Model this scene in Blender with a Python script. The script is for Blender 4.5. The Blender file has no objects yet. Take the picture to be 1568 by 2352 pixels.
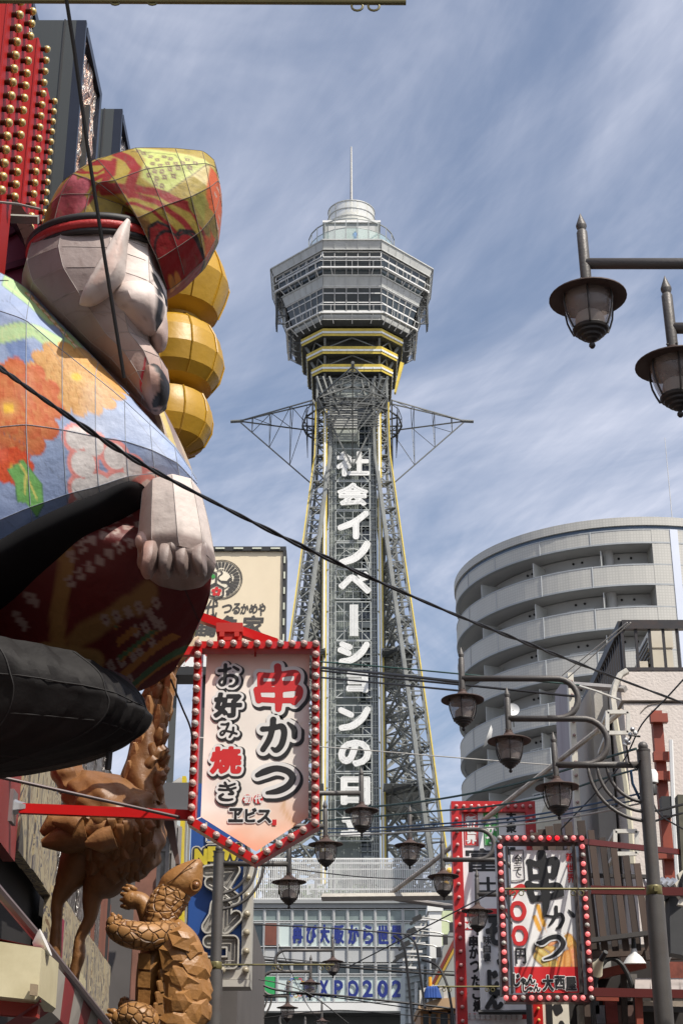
import bpy, math, random
import numpy as np
from mathutils import Vector, Matrix
random.seed(7)
SC = bpy.context.scene
COL = SC.collection
# ---------------------------------------------------------------- camera
FP = 3683.0; PITCH = math.radians(23.78); SP = math.sin(PITCH); CP = math.cos(PITCH); EYE = 1.6
cam = bpy.data.cameras.new('camera'); cam_o = bpy.data.objects.new('camera', cam); COL.objects.link(cam_o)
cam.sensor_fit = 'HORIZONTAL'; cam.sensor_width = 36; cam.lens = FP / 1568 * 36
cam.clip_start = 0.1; cam.clip_end = 4000
cam_o.location = (0, 0, EYE); cam_o.rotation_euler = (math.pi / 2 + PITCH, 0, 0)
SC.camera = cam_o
# ---------------------------------------------------------------- light
SUN_AZ = math.radians(45)      # to the right of straight behind the camera
SUN_EL = math.radians(54)
sd = Vector((math.sin(SUN_AZ) * math.cos(SUN_EL), -math.cos(SUN_AZ) * math.cos(SUN_EL), math.sin(SUN_EL)))
sun = bpy.data.lights.new('sun', 'SUN'); sun.energy = 5.0; sun.angle = math.radians(0.5); sun.color = (1.0, 0.94, 0.85)
sun_o = bpy.data.objects.new('sun', sun); COL.objects.link(sun_o)
sun_o.rotation_euler = (-sd).to_track_quat('-Z', 'Y').to_euler()
W = bpy.data.worlds.new('World'); SC.world = W; W.use_nodes = True
nt = W.node_tree; N = nt.nodes; L = nt.links
bg = N['Background']; bg.inputs[1].default_value = 0.14
sky = N.new('ShaderNodeTexSky'); sky.sky_type = 'NISHITA'; sky.sun_disc = False
sky.sun_elevation = SUN_EL; sky.sun_rotation = math.atan2(sd.x, sd.y) % (2 * math.pi)
sky.air_density = 1.0; sky.dust_density = 3.2; sky.ozone_density = 1.6
tc = N.new('ShaderNodeTexCoord'); sep = N.new('ShaderNodeSeparateXYZ'); L.new(tc.outputs['Generated'], sep.inputs[0])
def wmath(op, a, b):
    n = N.new('ShaderNodeMath'); n.operation = op
    for i, x in enumerate((a, b)):
        if isinstance(x, (int, float)): n.inputs[i].default_value = x
        else: L.new(x, n.inputs[i])
    return n.outputs[0]
zc_ = wmath('MAXIMUM', sep.outputs[2], 0.04)
cmb = N.new('ShaderNodeCombineXYZ'); L.new(wmath('DIVIDE', sep.outputs[0], zc_), cmb.inputs[0]); L.new(wmath('DIVIDE', sep.outputs[1], zc_), cmb.inputs[1])
mp = N.new('ShaderNodeMapping'); mp.vector_type = 'TEXTURE'; mp.inputs['Rotation'].default_value = (0, 0, math.radians(22)); L.new(cmb.outputs[0], mp.inputs[0])
def wnoise(sx, sy, scale, detail, rough, dist, lo, hi):
    m = N.new('ShaderNodeMapping'); m.inputs['Scale'].default_value = (sx, sy, 1); L.new(mp.outputs[0], m.inputs[0])
    n = N.new('ShaderNodeTexNoise'); n.inputs['Scale'].default_value = scale; n.inputs['Detail'].default_value = detail
    n.inputs['Roughness'].default_value = rough; n.inputs['Distortion'].default_value = dist; L.new(m.outputs[0], n.inputs['Vector'])
    r = N.new('ShaderNodeMapRange'); r.inputs[1].default_value = lo; r.inputs[2].default_value = hi; L.new(n.outputs['Fac'], r.inputs[0])
    r.interpolation_type = 'SMOOTHSTEP'
    return r.outputs[0]
n1 = wnoise(4.2, 0.9, 1.6, 9, 0.66, 0.6, 0.36, 0.70)      # streaks
n2 = wnoise(1.5, 0.8, 1.1, 6, 0.58, 0.9, 0.34, 0.66)        # broad veil
n3 = wnoise(14.0, 2.4, 1.6, 6, 0.6, 0.3, 0.35, 0.75)
cl = wmath('ADD', wmath('MULTIPLY', n1, 0.14), wmath('ADD', wmath('MULTIPLY', n2, 0.46), 0.09))
cl = wmath('ADD', cl, wmath('MULTIPLY', wmath('MULTIPLY', n3, n2), 0.22))
cl = wmath('MINIMUM', cl, 0.92)
mix = N.new('ShaderNodeMixRGB'); L.new(cl, mix.inputs[0]); L.new(sky.outputs[0], mix.inputs[1]); mix.inputs[2].default_value = (5.3, 5.5, 6.4, 1)
L.new(mix.outputs[0], bg.inputs[0])
SC.view_settings.view_transform = 'Standard'; SC.view_settings.look = 'None'
SC.view_settings.exposure = 0.12; SC.view_settings.gamma = 1.0; SC.view_settings.use_curve_mapping = False
SC.render.film_transparent = False
# ---------------------------------------------------------------- measuring helpers (photo measure -> metres)
def ray(u, v):
    a = (u - 784) / FP; t = (1176 - v) / FP
    return (a, CP - t * SP, SP + t * CP)
def PD(u, v, D):
    r = ray(u, v); return Vector((r[0] * D, r[1] * D, EYE + r[2] * D))
def PY(u, v, Y):
    r = ray(u, v); return PD(u, v, Y / r[1])
def PX(u, v, X):
    r = ray(u, v); return PD(u, v, X / r[0])
def ZY(v, Y): return PY(784, v, Y).z
def XY(u, v, Y): return PY(u, v, Y).x
# ---------------------------------------------------------------- mesh builder
class MB:
    def __init__(s): s.v = []; s.f = []; s.m = []; s.cur = 0
    def add(s, vs, fs):
        b = len(s.v); s.v += [tuple(x) for x in vs]
        for f in fs: s.f.append([i + b for i in f]); s.m.append(s.cur)
        return s
    def box(s, c, d, R=None):
        x, y, z = d[0] / 2, d[1] / 2, d[2] / 2; c = Vector(c)
        vs = [Vector((i * x, j * y, k * z)) for i in (-1, 1) for j in (-1, 1) for k in (-1, 1)]
        if R is not None: vs = [R @ q for q in vs]
        return s.add([c + q for q in vs], [(0, 1, 3, 2), (4, 6, 7, 5), (0, 4, 5, 1), (2, 3, 7, 6), (0, 2, 6, 4), (1, 5, 7, 3)])
    def bb(s, x0, y0, z0, x1, y1, z1):
        return s.box(((x0 + x1) / 2, (y0 + y1) / 2, (z0 + z1) / 2), (abs(x1 - x0), abs(y1 - y0), abs(z1 - z0)))
    def beam(s, a, b, w, h=None, up=(0, 0, 1)):
        a = Vector(a); b = Vector(b); h = h or w; d = b - a
        if d.length < 1e-6: return s
        d.normalize(); up = Vector(up)
        if abs(d.dot(up)) > 0.98: up = Vector((0, 1, 0))
        r = d.cross(up).normalized(); t = r.cross(d).normalized()
        vs = [q + r * i * w / 2 + t * j * h / 2 for q in (a, b) for i, j in ((-1, -1), (1, -1), (1, 1), (-1, 1))]
        return s.add(vs, [(3, 2, 1, 0), (4, 5, 6, 7), (0, 1, 5, 4), (1, 2, 6, 5), (2, 3, 7, 6), (3, 0, 4, 7)])
    def tube(s, pts, r, n=8, cap=True):
        pts = [Vector(p) for p in pts]; rs = r if isinstance(r, (list, tuple)) else [r] * len(pts)
        T = []
        for i in range(len(pts)):
            d = pts[min(i + 1, len(pts) - 1)] - pts[max(i - 1, 0)]; T.append(d.normalized())
        up = Vector((0, 0, 1)) if abs(T[0].z) < 0.9 else Vector((0, 1, 0))
        nx = T[0].cross(up).normalized(); vs = []; fs = []
        for i, p in enumerate(pts):
            nx = (nx - T[i] * nx.dot(T[i]))
            nx = nx.normalized() if nx.length > 1e-6 else T[i].orthogonal().normalized()
            ny = T[i].cross(nx)
            for k in range(n):
                a = 2 * math.pi * k / n; vs.append(p + (nx * math.cos(a) + ny * math.sin(a)) * rs[i])
        for i in range(len(pts) - 1):
            for k in range(n):
                k2 = (k + 1) % n; fs.append((i * n + k, i * n + k2, (i + 1) * n + k2, (i + 1) * n + k))
        if cap: fs.append(tuple(range(n))[::-1]); fs.append(tuple((len(pts) - 1) * n + k for k in range(n)))
        return s.add(vs, fs)
    def lathe(s, prof, c=(0, 0, 0), n=16, R=None, cap=True):
        c = Vector(c); vs = []; fs = []
        for r, z in prof:
            for k in range(n):
                a = 2 * math.pi * k / n; q = Vector((r * math.cos(a), r * math.sin(a), z))
                if R is not None: q = R @ q
                vs.append(c + q)
        for i in range(len(prof) - 1):
            for k in range(n):
                k2 = (k + 1) % n; fs.append((i * n + k, i * n + k2, (i + 1) * n + k2, (i + 1) * n + k))
        if cap: fs.append(tuple(range(n))[::-1]); fs.append(tuple((len(prof) - 1) * n + k for k in range(n)))
        return s.add(vs, fs)
    def sphere(s, c, r, n=10, m=7, sc=(1, 1, 1)):
        prof = [(max(1e-4, math.sin(math.pi * i / m)) * r, -math.cos(math.pi * i / m) * r) for i in range(m + 1)]
        return s.lathe(prof, c, n, Matrix.Diagonal(Vector(sc)))
    def quad(s, a, b, c, d): return s.add([a, b, c, d], [(0, 1, 2, 3)])
    def slab(s, poly, off):
        """polygon (list of points) thickened by vector off"""
        off = Vector(off); p = [Vector(q) for q in poly]; n = len(p)
        vs = p + [q + off for q in p]
        return s.add(vs, [tuple(range(n)), tuple(range(2 * n - 1, n - 1, -1))] + [(i, i + n, (i + 1) % n + n, (i + 1) % n) for i in range(n)])
    def build(s, name, mat, parent=None, smooth=False, origin=None, fix=False, **props):
        V_ = np.array([tuple(q) for q in s.v], dtype=float)
        if parent is not None: o0 = Vector(ORG[parent.as_pointer()])
        elif origin is not None: o0 = Vector(origin)
        else: mn = V_.min(0); mx = V_.max(0); o0 = Vector(((mn[0] + mx[0]) / 2, (mn[1] + mx[1]) / 2, mn[2]))
        me = bpy.data.meshes.new(name)
        me.from_pydata([tuple(q) for q in (V_ - np.array(o0))], [], s.f); me.update()
        mats = mat if isinstance(mat, (list, tuple)) else [mat]
        for q in mats: me.materials.append(q)
        if len(mats) > 1: me.polygons.foreach_set('material_index', s.m)
        if smooth:
            me.polygons.foreach_set('use_smooth', [True] * len(me.polygons))
            if smooth != 'all': me.set_sharp_from_angle(angle=math.radians(smooth if not isinstance(smooth, bool) else 38))
        if fix:
            import bmesh
            bm = bmesh.new(); bm.from_mesh(me); bmesh.ops.recalc_face_normals(bm, faces=bm.faces); bm.to_mesh(me); bm.free()
        o = bpy.data.objects.new(name, me); COL.objects.link(o)
        if parent is not None: o.parent = parent
        else: o.location = o0
        ORG[o.as_pointer()] = tuple(o0)
        for k, x in props.items(): o[k] = x
        return o
ORG = {}; KEEP = []
def thing(name, label, cat, loc=(0, 0, 0), group=None):
    o = bpy.data.objects.new(name, None); COL.objects.link(o); o.location = loc; o.empty_display_size = 0.1
    o['label'] = label; o['category'] = cat
    if group: o['group'] = group
    ORG[o.as_pointer()] = tuple(loc); KEEP.append(o)
    return o
def place(name, me, loc, parent, R=None):
    """a copy of a shared mesh as a part: loc is a world place"""
    o = bpy.data.objects.new(name, me); COL.objects.link(o)
    if parent is not None: o.parent = parent; o.location = Vector(loc) - Vector(ORG[parent.as_pointer()])
    else: o.location = loc
    if R is not None: o.rotation_euler = R
    ORG[o.as_pointer()] = tuple(loc); KEEP.append(o)
    return o
def mesh_of(mb, name, mats, smooth=False):
    o = mb.build(name, mats, origin=(0, 0, 0), smooth=smooth); me = o.data; bpy.data.objects.remove(o); return me
def copy_tree(o, parent=None):
    c = o.copy(); COL.objects.link(c)
    if parent is not None: c.parent = parent
    for ch in list(o.children): copy_tree(ch, c)
    return c
# ---------------------------------------------------------------- materials
def rgb(r, g=None, b=None):
    """sRGB 0-255 -> linear"""
    if g is None: r, g, b = r
    f = lambda x: (x / 255 / 12.92) if x / 255 <= .04045 else ((x / 255 + .055) / 1.055) ** 2.4
    return (f(r), f(g), f(b))
MC = {}
def M(name, col, rough=0.6, metal=0.0, var=0.15, scale=3.0, bump=0.0, bscale=40.0, dirt=0.0, dcol=(0.03, 0.025, 0.02), streak=False,
      emit=None, es=1.0, trans=0.0, alpha=1.0, coat=0.0, attr=None, spec=0.5):
    if name in MC: return MC[name]
    m = bpy.data.materials.new(name); m.use_nodes = True; t = m.node_tree; b = t.nodes['Principled BSDF']; MC[name] = m
    b.inputs['Roughness'].default_value = rough; b.inputs['Metallic'].default_value = metal
    b.inputs['Coat Weight'].default_value = coat; b.inputs['Specular IOR Level'].default_value = spec
    if trans: b.inputs['Transmission Weight'].default_value = trans; b.inputs['IOR'].default_value = 1.3
    if alpha < 1: b.inputs['Alpha'].default_value = alpha
    g = t.nodes.new('ShaderNodeTexCoord'); mpn = t.nodes.new('ShaderNodeMapping'); t.links.new(g.outputs['Object'], mpn.inputs[0])
    if streak: mpn.inputs['Scale'].default_value = (1, 1, 0.12)
    n = t.nodes.new('ShaderNodeTexNoise'); n.inputs['Scale'].default_value = scale; n.inputs['Detail'].default_value = 6; n.inputs['Roughness'].default_value = 0.6
    t.links.new(mpn.outputs[0], n.inputs['Vector'])
    r = t.nodes.new('ShaderNodeMapRange'); r.inputs[1].default_value = 0.25; r.inputs[2].default_value = 0.75
    r.inputs[3].default_value = 1 - var; r.inputs[4].default_value = 1 + var; t.links.new(n.outputs['Fac'], r.inputs[0])
    mx = t.nodes.new('ShaderNodeVectorMath'); mx.operation = 'SCALE'; t.links.new(r.outputs[0], mx.inputs['Scale'])
    if attr:
        at = t.nodes.new('ShaderNodeAttribute'); at.attribute_name = attr; t.links.new(at.outputs['Color'], mx.inputs[0])
    else: mx.inputs[0].default_value = col
    out = mx.outputs[0]
    if dirt > 0:
        n2 = t.nodes.new('ShaderNodeTexNoise'); n2.inputs['Scale'].default_value = scale * 0.7; n2.inputs['Detail'].default_value = 8; n2.inputs['Roughness'].default_value = 0.7
        t.links.new(mpn.outputs[0], n2.inputs['Vector'])
        r2 = t.nodes.new('ShaderNodeMapRange'); r2.inputs[1].default_value = 0.5; r2.inputs[2].default_value = 0.72; r2.inputs[3].default_value = 0; r2.inputs[4].default_value = dirt
        t.links.new(n2.outputs['Fac'], r2.inputs[0])
        mm = t.nodes.new('ShaderNodeMixRGB'); t.links.new(r2.outputs[0], mm.inputs[0]); t.links.new(out, mm.inputs[1]); mm.inputs[2].default_value = (*dcol, 1); out = mm.outputs[0]
    t.links.new(out, b.inputs['Base Color'])
    if emit is not None: b.inputs['Emission Color'].default_value = (*emit, 1); b.inputs['Emission Strength'].default_value = es
    if bump > 0:
        n3 = t.nodes.new('ShaderNodeTexNoise'); n3.inputs['Scale'].default_value = bscale; n3.inputs['Detail'].default_value = 4; t.links.new(g.outputs['Object'], n3.inputs['Vector'])
        bp = t.nodes.new('ShaderNodeBump'); bp.inputs['Strength'].default_value = bump; bp.inputs['Distance'].default_value = 0.02; t.links.new(n3.outputs['Fac'], bp.inputs['Height']); t.links.new(bp.outputs[0], b.inputs['Normal'])
    return m
# ---------------------------------------------------------------- lettering through distance fields
_gc = {}; _gt = {}
def glyph_edges(ch):
    if ch in _gc: return _gc[ch]
    cu = bpy.data.curves.new('t', 'FONT'); cu.body = ch; cu.size = 1; cu.resolution_u = 3
    o = bpy.data.objects.new('t', cu); COL.objects.link(o)
    me = bpy.data.meshes.new_from_object(o.evaluated_get(bpy.context.evaluated_depsgraph_get()))
    bpy.data.objects.remove(o)
    V_ = np.array([v.co[:2] for v in me.vertices]); cnt = {}
    for p in me.polygons:
        q = list(p.vertices)
        for i in range(len(q)):
            k = tuple(sorted((q[i], q[(i + 1) % len(q)]))); cnt[k] = cnt.get(k, 0) + 1
    E_ = np.array([k for k, n in cnt.items() if n == 1]); me.calc_loop_triangles(); T_ = np.array([[V_[i] for i in t.vertices] for t in me.loop_triangles])
    A = V_[E_[:, 0]]; B = V_[E_[:, 1]]
    bpy.data.meshes.remove(me); bpy.data.curves.remove(cu)
    _gc[ch] = (A, B); _gt[ch] = T_; return A, B
def sdf_glyph(ch, w, h, pad, n, slant=0.0):
    A, B = glyph_edges(ch)
    mn = np.minimum(A.min(0), B.min(0)); mx = np.maximum(A.max(0), B.max(0)); sz = np.maximum(mx - mn, 1e-3)
    S = np.array([w, h]) / sz
    if ch in 'ーノ一、。':   # thin glyphs keep their own proportions
        pass
    A = (A - mn) * S; B = (B - mn) * S; T_ = (_gt[ch] - mn) * S
    if slant: T_ = T_ + np.stack([T_[:, :, 1] * slant, 0 * T_[:, :, 1]], 2); A = A + np.stack([A[:, 1] * slant, 0 * A[:, 1]], 1); B = B + np.stack([B[:, 1] * slant, 0 * B[:, 1]], 1)
    step = (max(w, h) + 2 * pad) / n
    nx = int((w + abs(slant) * h + 2 * pad) / step) + 2; ny = int((h + 2 * pad) / step) + 2
    gx = -pad + np.arange(nx) * step; gy = -pad + np.arange(ny) * step
    X, Y = np.meshgrid(gx, gy); P = np.stack([X.ravel(), Y.ravel()], 1)
    d = B - A; L2 = (d ** 2).sum(1) + 1e-12
    best = np.full(len(P), 1e9); ins = np.zeros(len(P), int)
    for i in range(len(A)):
        q = P - A[i]; t = np.clip((q @ d[i]) / L2[i], 0, 1); r = q - t[:, None] * d[i]
        best = np.minimum(best, (r ** 2).sum(1))
    inb = np.zeros(len(P), bool)
    for a, b, c in T_:
        e = lambda p, q: (q[0] - p[0]) * (P[:, 1] - p[1]) - (q[1] - p[1]) * (P[:, 0] - p[0])
        x, y, z = e(a, b), e(b, c), e(c, a); inb |= ((x >= -1e-12) & (y >= -1e-12) & (z >= -1e-12)) | ((x <= 1e-12) & (y <= 1e-12) & (z <= 1e-12))
    s = np.sqrt(best) * np.where(inb, -1, 1)
    return gx, gy, s.reshape(ny, nx)
def sdf_strokes(strokes, w, h, pad, n):
    """strokes on a 100x100 board (y up): list of lists of (x, y, halfwidth)"""
    step = (max(w, h) + 2 * pad) / n
    nx = int((w + 2 * pad) / step) + 2; ny = int((h + 2 * pad) / step) + 2
    gx = -pad + np.arange(nx) * step; gy = -pad + np.arange(ny) * step
    X, Y = np.meshgrid(gx, gy); P = np.stack([X.ravel(), Y.ravel()], 1); best = np.full(len(P), 1e9)
    k = (w + h) / 200
    for st in strokes:
        pts = np.array(st, float)
        if len(pts) > 2: pts = crom(pts, 6)
        for i in range(len(pts) - 1):
            a = pts[i, :2] * (w / 100, h / 100); b = pts[i + 1, :2] * (w / 100, h / 100); d = b - a; L2 = (d @ d) + 1e-12
            t = np.clip(((P - a) @ d) / L2, 0, 1); r = P - a - t[:, None] * d
            best = np.minimum(best, np.sqrt((r ** 2).sum(1)) - (pts[i, 2] + (pts[i + 1, 2] - pts[i, 2]) * t) * k)
    return gx, gy, best.reshape(ny, nx)
def crom(P, m):
    P = np.array(P, float); Q = np.vstack([2 * P[0] - P[1], P, 2 * P[-1] - P[-2]]); out = []
    for i in range(1, len(Q) - 2):
        for k in range(m):
            t = k / m; a, b, c, d = Q[i - 1], Q[i], Q[i + 1], Q[i + 2]
            out.append(0.5 * ((2 * b) + (c - a) * t + (2 * a - 5 * b + 4 * c - d) * t * t + (3 * b - a - 3 * c + d) * t ** 3))
    out.append(P[-1]); return np.array(out)
def fill_sdf(mb, sdf, grow, org, ux, uy, extr=None):
    """fill {sdf < grow}; marching squares; rows of full cells become one quad. org/ux/uy: plane frame"""
    gx, gy, s = sdf; s = s - grow; org = Vector(org); ux = Vector(ux); uy = Vector(uy)
    P3 = lambda x, y: org + ux * x + uy * y
    ny, nx = s.shape
    for j in range(ny - 1):
        i = 0
        while i < nx - 1:
            c = (s[j, i], s[j, i + 1], s[j + 1, i + 1], s[j + 1, i])
            if max(c) < 0:
                k = i
                while k < nx - 1 and max(s[j, k], s[j, k + 1], s[j + 1, k + 1], s[j + 1, k]) < 0: k += 1
                mb.quad(P3(gx[i], gy[j]), P3(gx[k], gy[j]), P3(gx[k], gy[j + 1]), P3(gx[i], gy[j + 1])); i = k; continue
            if min(c) < 0:
                pts = [(gx[i], gy[j]), (gx[i + 1], gy[j]), (gx[i + 1], gy[j + 1]), (gx[i], gy[j + 1])]; poly = []; cuts = []
                for a in range(4):
                    b = (a + 1) % 4
                    if c[a] < 0: poly.append(pts[a])
                    if (c[a] < 0) != (c[b] < 0):
                        t = c[a] / (c[a] - c[b]); q = (pts[a][0] + (pts[b][0] - pts[a][0]) * t, pts[a][1] + (pts[b][1] - pts[a][1]) * t)
                        poly.append(q); cuts.append(q)
                if len(poly) >= 3: mb.add([P3(*q) for q in poly], [tuple(range(len(poly)))])
                if extr is not None and len(cuts) == 2:
                    e = Vector(extr); a_, b_ = P3(*cuts[0]), P3(*cuts[1]); mb.quad(a_, a_ + e, b_ + e, b_)
            i += 1
def glyph(ch, u0, v0, u1, v1, Y, layers, parent, name='lettering', n=44, slant=0.0, strokes=None, extr=None, origin=None):
    """one character filling the photo box (u0,v0)-(u1,v1) on the upright plane at distance Y.
       layers: list of (material, grow in metres, distance in front of the plane)"""
    a = PY(u0, v1, Y); b = PY(u1, v0, Y); w = PY(u1, v1, Y).x - a.x; h = b.z - a.z
    sh = PY(u0, v0, Y).x - a.x     # the upright keystone is real perspective: the box stays upright
    pad = max(l[1] for l in layers) + 0.03 * max(w, h)
    sd_ = sdf_strokes(strokes, w, h, pad, n) if strokes else sdf_glyph(ch, w, h, pad, n, slant)
    a = Vector((a.x + sh / 2, a.y, a.z)); r = []
    for mt, g, off in layers:
        mb = MB(); fill_sdf(mb, sd_, g, (a.x, Y - off, a.z), (1, 0, 0), (0, 0, 1), extr)
        if mb.v: r.append(mb.build(name, mt, parent))
    return r
def sgn_text(mb, ch, x0, z0, w, h, Y, grow, n=30, strokes=None, pad=None, frame=None):
    pad = max(grow, 0) + 0.04 * max(w, h)
    sd_ = sdf_strokes(strokes, w, h, pad, n) if strokes else sdf_glyph(ch, w, h, pad, n)
    if frame: o, ux, uy = frame; fill_sdf(mb, sd_, grow, Vector(o) + Vector(ux) * x0 + Vector(uy) * z0, ux, uy)
    else: fill_sdf(mb, sd_, grow, (x0, Y, z0), (1, 0, 0), (0, 0, 1))
# ---------------------------------------------------------------- lofted solids measured on an upright plane
def loft(mb, st, Y0, n=40, m=8, facets=0, fk=0.8, sq=1.0, bs=1.0, wob=None, ms=(0, 0), lin=False):
    """st: (u1,v1,u2,v2,b[,dy]) pairs of outline points and half depth b in metres"""
    S = []
    for q in st:
        yy_ = Y0 + (q[5] if len(q) > 5 else 0); p1 = PY(q[0], q[1], yy_ - q[4] * bs * ms[0]); p2 = PY(q[2], q[3], yy_ - q[4] * bs * ms[1]); S.append((p1.x, p1.z, p2.x, p2.z, q[4] * bs, q[5] if len(q) > 5 else 0))
    S = np.array(S)
    if lin: S = .7 * np.array([S[min(i // m, len(S) - 1)] * (1 - (i % m) / m) + S[min(i // m + 1, len(S) - 1)] * ((i % m) / m) for i in range((len(S) - 1) * m + 1)]) + .3 * crom(S, m)
    elif m > 1: S = crom(S, m)
    vs = []; fs = []; k = len(S)
    for i, q in enumerate(S):
        c = ((q[0] + q[2]) / 2, (q[1] + q[3]) / 2); a = ((q[2] - q[0]) / 2, (q[3] - q[1]) / 2)
        for j in range(n):
            th = 2 * math.pi * j / n; r = 1.0
            if facets:
                w_ = 2 * math.pi / facets; x = (th % w_) - w_ / 2; r = 1 + fk * (math.cos(w_ / 2) / math.cos(x) - 1)
            if wob: r *= 1 + wob(i / (k - 1), th)
            ct = math.copysign(abs(math.cos(th)) ** sq, math.cos(th)); sn = math.copysign(abs(math.sin(th)) ** sq, math.sin(th))
            vs.append((c[0] + a[0] * ct * r, Y0 + q[5] + max(q[4], .002) * sn * r, c[1] + a[1] * ct * r))
    for i in range(k - 1):
        for j in range(n):
            j2 = (j + 1) % n; fs.append((i * n + j, i * n + j2, (i + 1) * n + j2, (i + 1) * n + j))
    fs.append(tuple(range(n))[::-1]); fs.append(tuple((k - 1) * n + j for j in range(n)))
    mb.add(vs, fs); mb.grid = (vs, k, n, m); return mb
def add_seams(parent, mb, facets, mat, r=.006, rings=True, skip=()):
    vs, k, n, m = mb.grid; c0 = None
    def run(pts):
        t = MB(); t.tube(pts, r, 4, False); t.build('seam', mat, parent)
    for q in range(facets):
        j = int(round(n * q / facets)) % n
        if math.sin(2 * math.pi * j / n) < .15: run([vs[i * n + j] for i in range(1, k - 1, 3)])
    if rings:
        for i in range(m, k - m, m):
            if i // m not in skip: run([vs[i * n + j] for j in range(n // 2, n + 1 if False else n, 3)])
def paint(o, fn, Y0):
    """store a colour per vertex; fn gets the side view place of each vertex (measured on the plane Y0)"""
    me = o.data; n = len(me.vertices); co = np.zeros(n * 3); me.vertices.foreach_get('co', co); co = co.reshape(-1, 3) + np.array(ORG[o.as_pointer()])
    x = co[:, 0]; z = co[:, 2] - EYE; D = Y0 * CP + z * SP; t = (-Y0 * SP + z * CP) / D
    u = 784 + x / D * FP; v = 1176 - t * FP
    c = fn(u, v, co); a = me.color_attributes.new('paint', 'FLOAT_COLOR', 'POINT')
    a.data.foreach_set('color', np.concatenate([c, np.ones((n, 1))], 1).astype(np.float32).ravel())
def lay(c, mask, col):
    m = np.clip(mask, 0, 1)[:, None]; c[:] = c * (1 - m) + np.array(col)[None, :] * m
def sm(x, w=2.0): return np.clip(0.5 - x / w, 0, 1)      # inside where x < 0
def dseg(u, v, pts):
    b = np.full(len(u), 1e9)
    for i in range(len(pts) - 1):
        ax, ay = pts[i]; bx, by = pts[i + 1]; dx, dy = bx - ax, by - ay; t = np.clip(((u - ax) * dx + (v - ay) * dy) / (dx * dx + dy * dy + 1e-9), 0, 1)
        b = np.minimum(b, np.hypot(u - ax - t * dx, v - ay - t * dy))
    return b
def inpoly(u, v, P):
    r = np.zeros(len(u), bool); n = len(P)
    for i in range(n):
        ax, ay = P[i]; bx, by = P[(i + 1) % n]; c = (ay > v) != (by > v)
        r ^= c & (u < ax + (v - ay) * (bx - ax) / ((by - ay) if by != ay else 1e-9))
    return r
def polyd(u, v, P):
    return dseg(u, v, list(P) + [P[0]]) * np.where(inpoly(u, v, P), -1, 1)
def flower(u, v, cx, cy, r, k, rot=0.0, depth=0.18, sqz=1.0):
    a = np.arctan2((v - cy) / sqz, u - cx) + rot; d = np.hypot(u - cx, (v - cy) / sqz)
    return d - r * (1 - depth + depth * 2 * np.abs(np.cos(a * k / 2)) ** 0.6 - depth)
def hsh(u, v, s):
    """soft value noise"""
    x = u / s; y = v / s; xi = np.floor(x); yi = np.floor(y); fx = x - xi; fy = y - yi
    h = lambda a, b: np.abs(np.sin(a * 127.1 + b * 311.7) * 43758.5453) % 1
    fx = fx * fx * (3 - 2 * fx); fy = fy * fy * (3 - 2 * fy)
    return (h(xi, yi) * (1 - fx) + h(xi + 1, yi) * fx) * (1 - fy) + (h(xi, yi + 1) * (1 - fx) + h(xi + 1, yi + 1) * fx) * fy
# ---------------------------------------------------------------- common materials
steel_g = M('tower_steel', (0.20, 0.21, 0.20), 0.55, 0.2, 0.22, 1.2, dirt=0.35, dcol=(0.07, 0.06, 0.05))
steel_d = M('dark_steel', (0.07, 0.075, 0.075), 0.6, 0.2, 0.25, 1.0)
panel_w = M('pale_panel', (0.50, 0.51, 0.49), 0.45, 0, 0.10, 1.5, dirt=0.25, dcol=(0.2, 0.19, 0.16), streak=True)
panel_g = M('green_grey_panel', (0.24, 0.27, 0.25), 0.5, 0, 0.15, 0.8, dirt=0.3, dcol=(0.1, 0.1, 0.09), streak=True)
yel = M('tower_yellow', (0.66, 0.50, 0.07), 0.45, 0, 0.18, 2.0, dirt=0.2, dcol=(0.2, 0.15, 0.03))
white = M('white_paint', (0.72, 0.72, 0.70), 0.4, 0, 0.06, 3.0)
glass_d = M('dark_glass', (0.025, 0.035, 0.04), 0.08, 0, 0.3, 0.7, spec=0.8)
glass_g = M('green_glass', (0.45, 0.62, 0.58), 0.05, 0, 0.1, 2.0, alpha=0.38)
mesh_w = M('white_mesh', (0.66, 0.66, 0.60), 0.6, 0, 0.1, 3.0, alpha=0.72)
black = M('black_paint', (0.02, 0.02, 0.02), 0.5, 0, 0.2, 3.0)
# ---------------------------------------------------------------- ground
g = MB(); g.quad((-600, -300, 0), (600, -300, 0), (600, 1200, 0), (-600, 1200, 0))
g.build('ground', M('ground_concrete', (0.09, 0.085, 0.08), 0.9, 0, 0.2, 0.3), kind='structure')
g = MB(); g.quad((-2.9, -30, 0.004), (5.2, -30, 0.004), (1.2, 112, 0.004), (-6.9, 112, 0.004))
g.build('road', M('road_asphalt', (0.055, 0.055, 0.058), 0.85, 0, 0.25, 1.5, bump=0.3, bscale=90), kind='structure')
for sx in (-1, 1):
    g = MB(); x0, x1 = (-2.9, -2.15) if sx < 0 else (4.4, 5.2)
    g.slab([(x0, -30, 0.0), (x1, -30, 0.0), (x1 - 4, 112, 0.0), (x0 - 4, 112, 0.0)], (0, 0, 0.12))
    g.build('pavement', M('paving_grey', (0.17, 0.16, 0.15), 0.8, 0, 0.2, 4.0), kind='structure')
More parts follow.
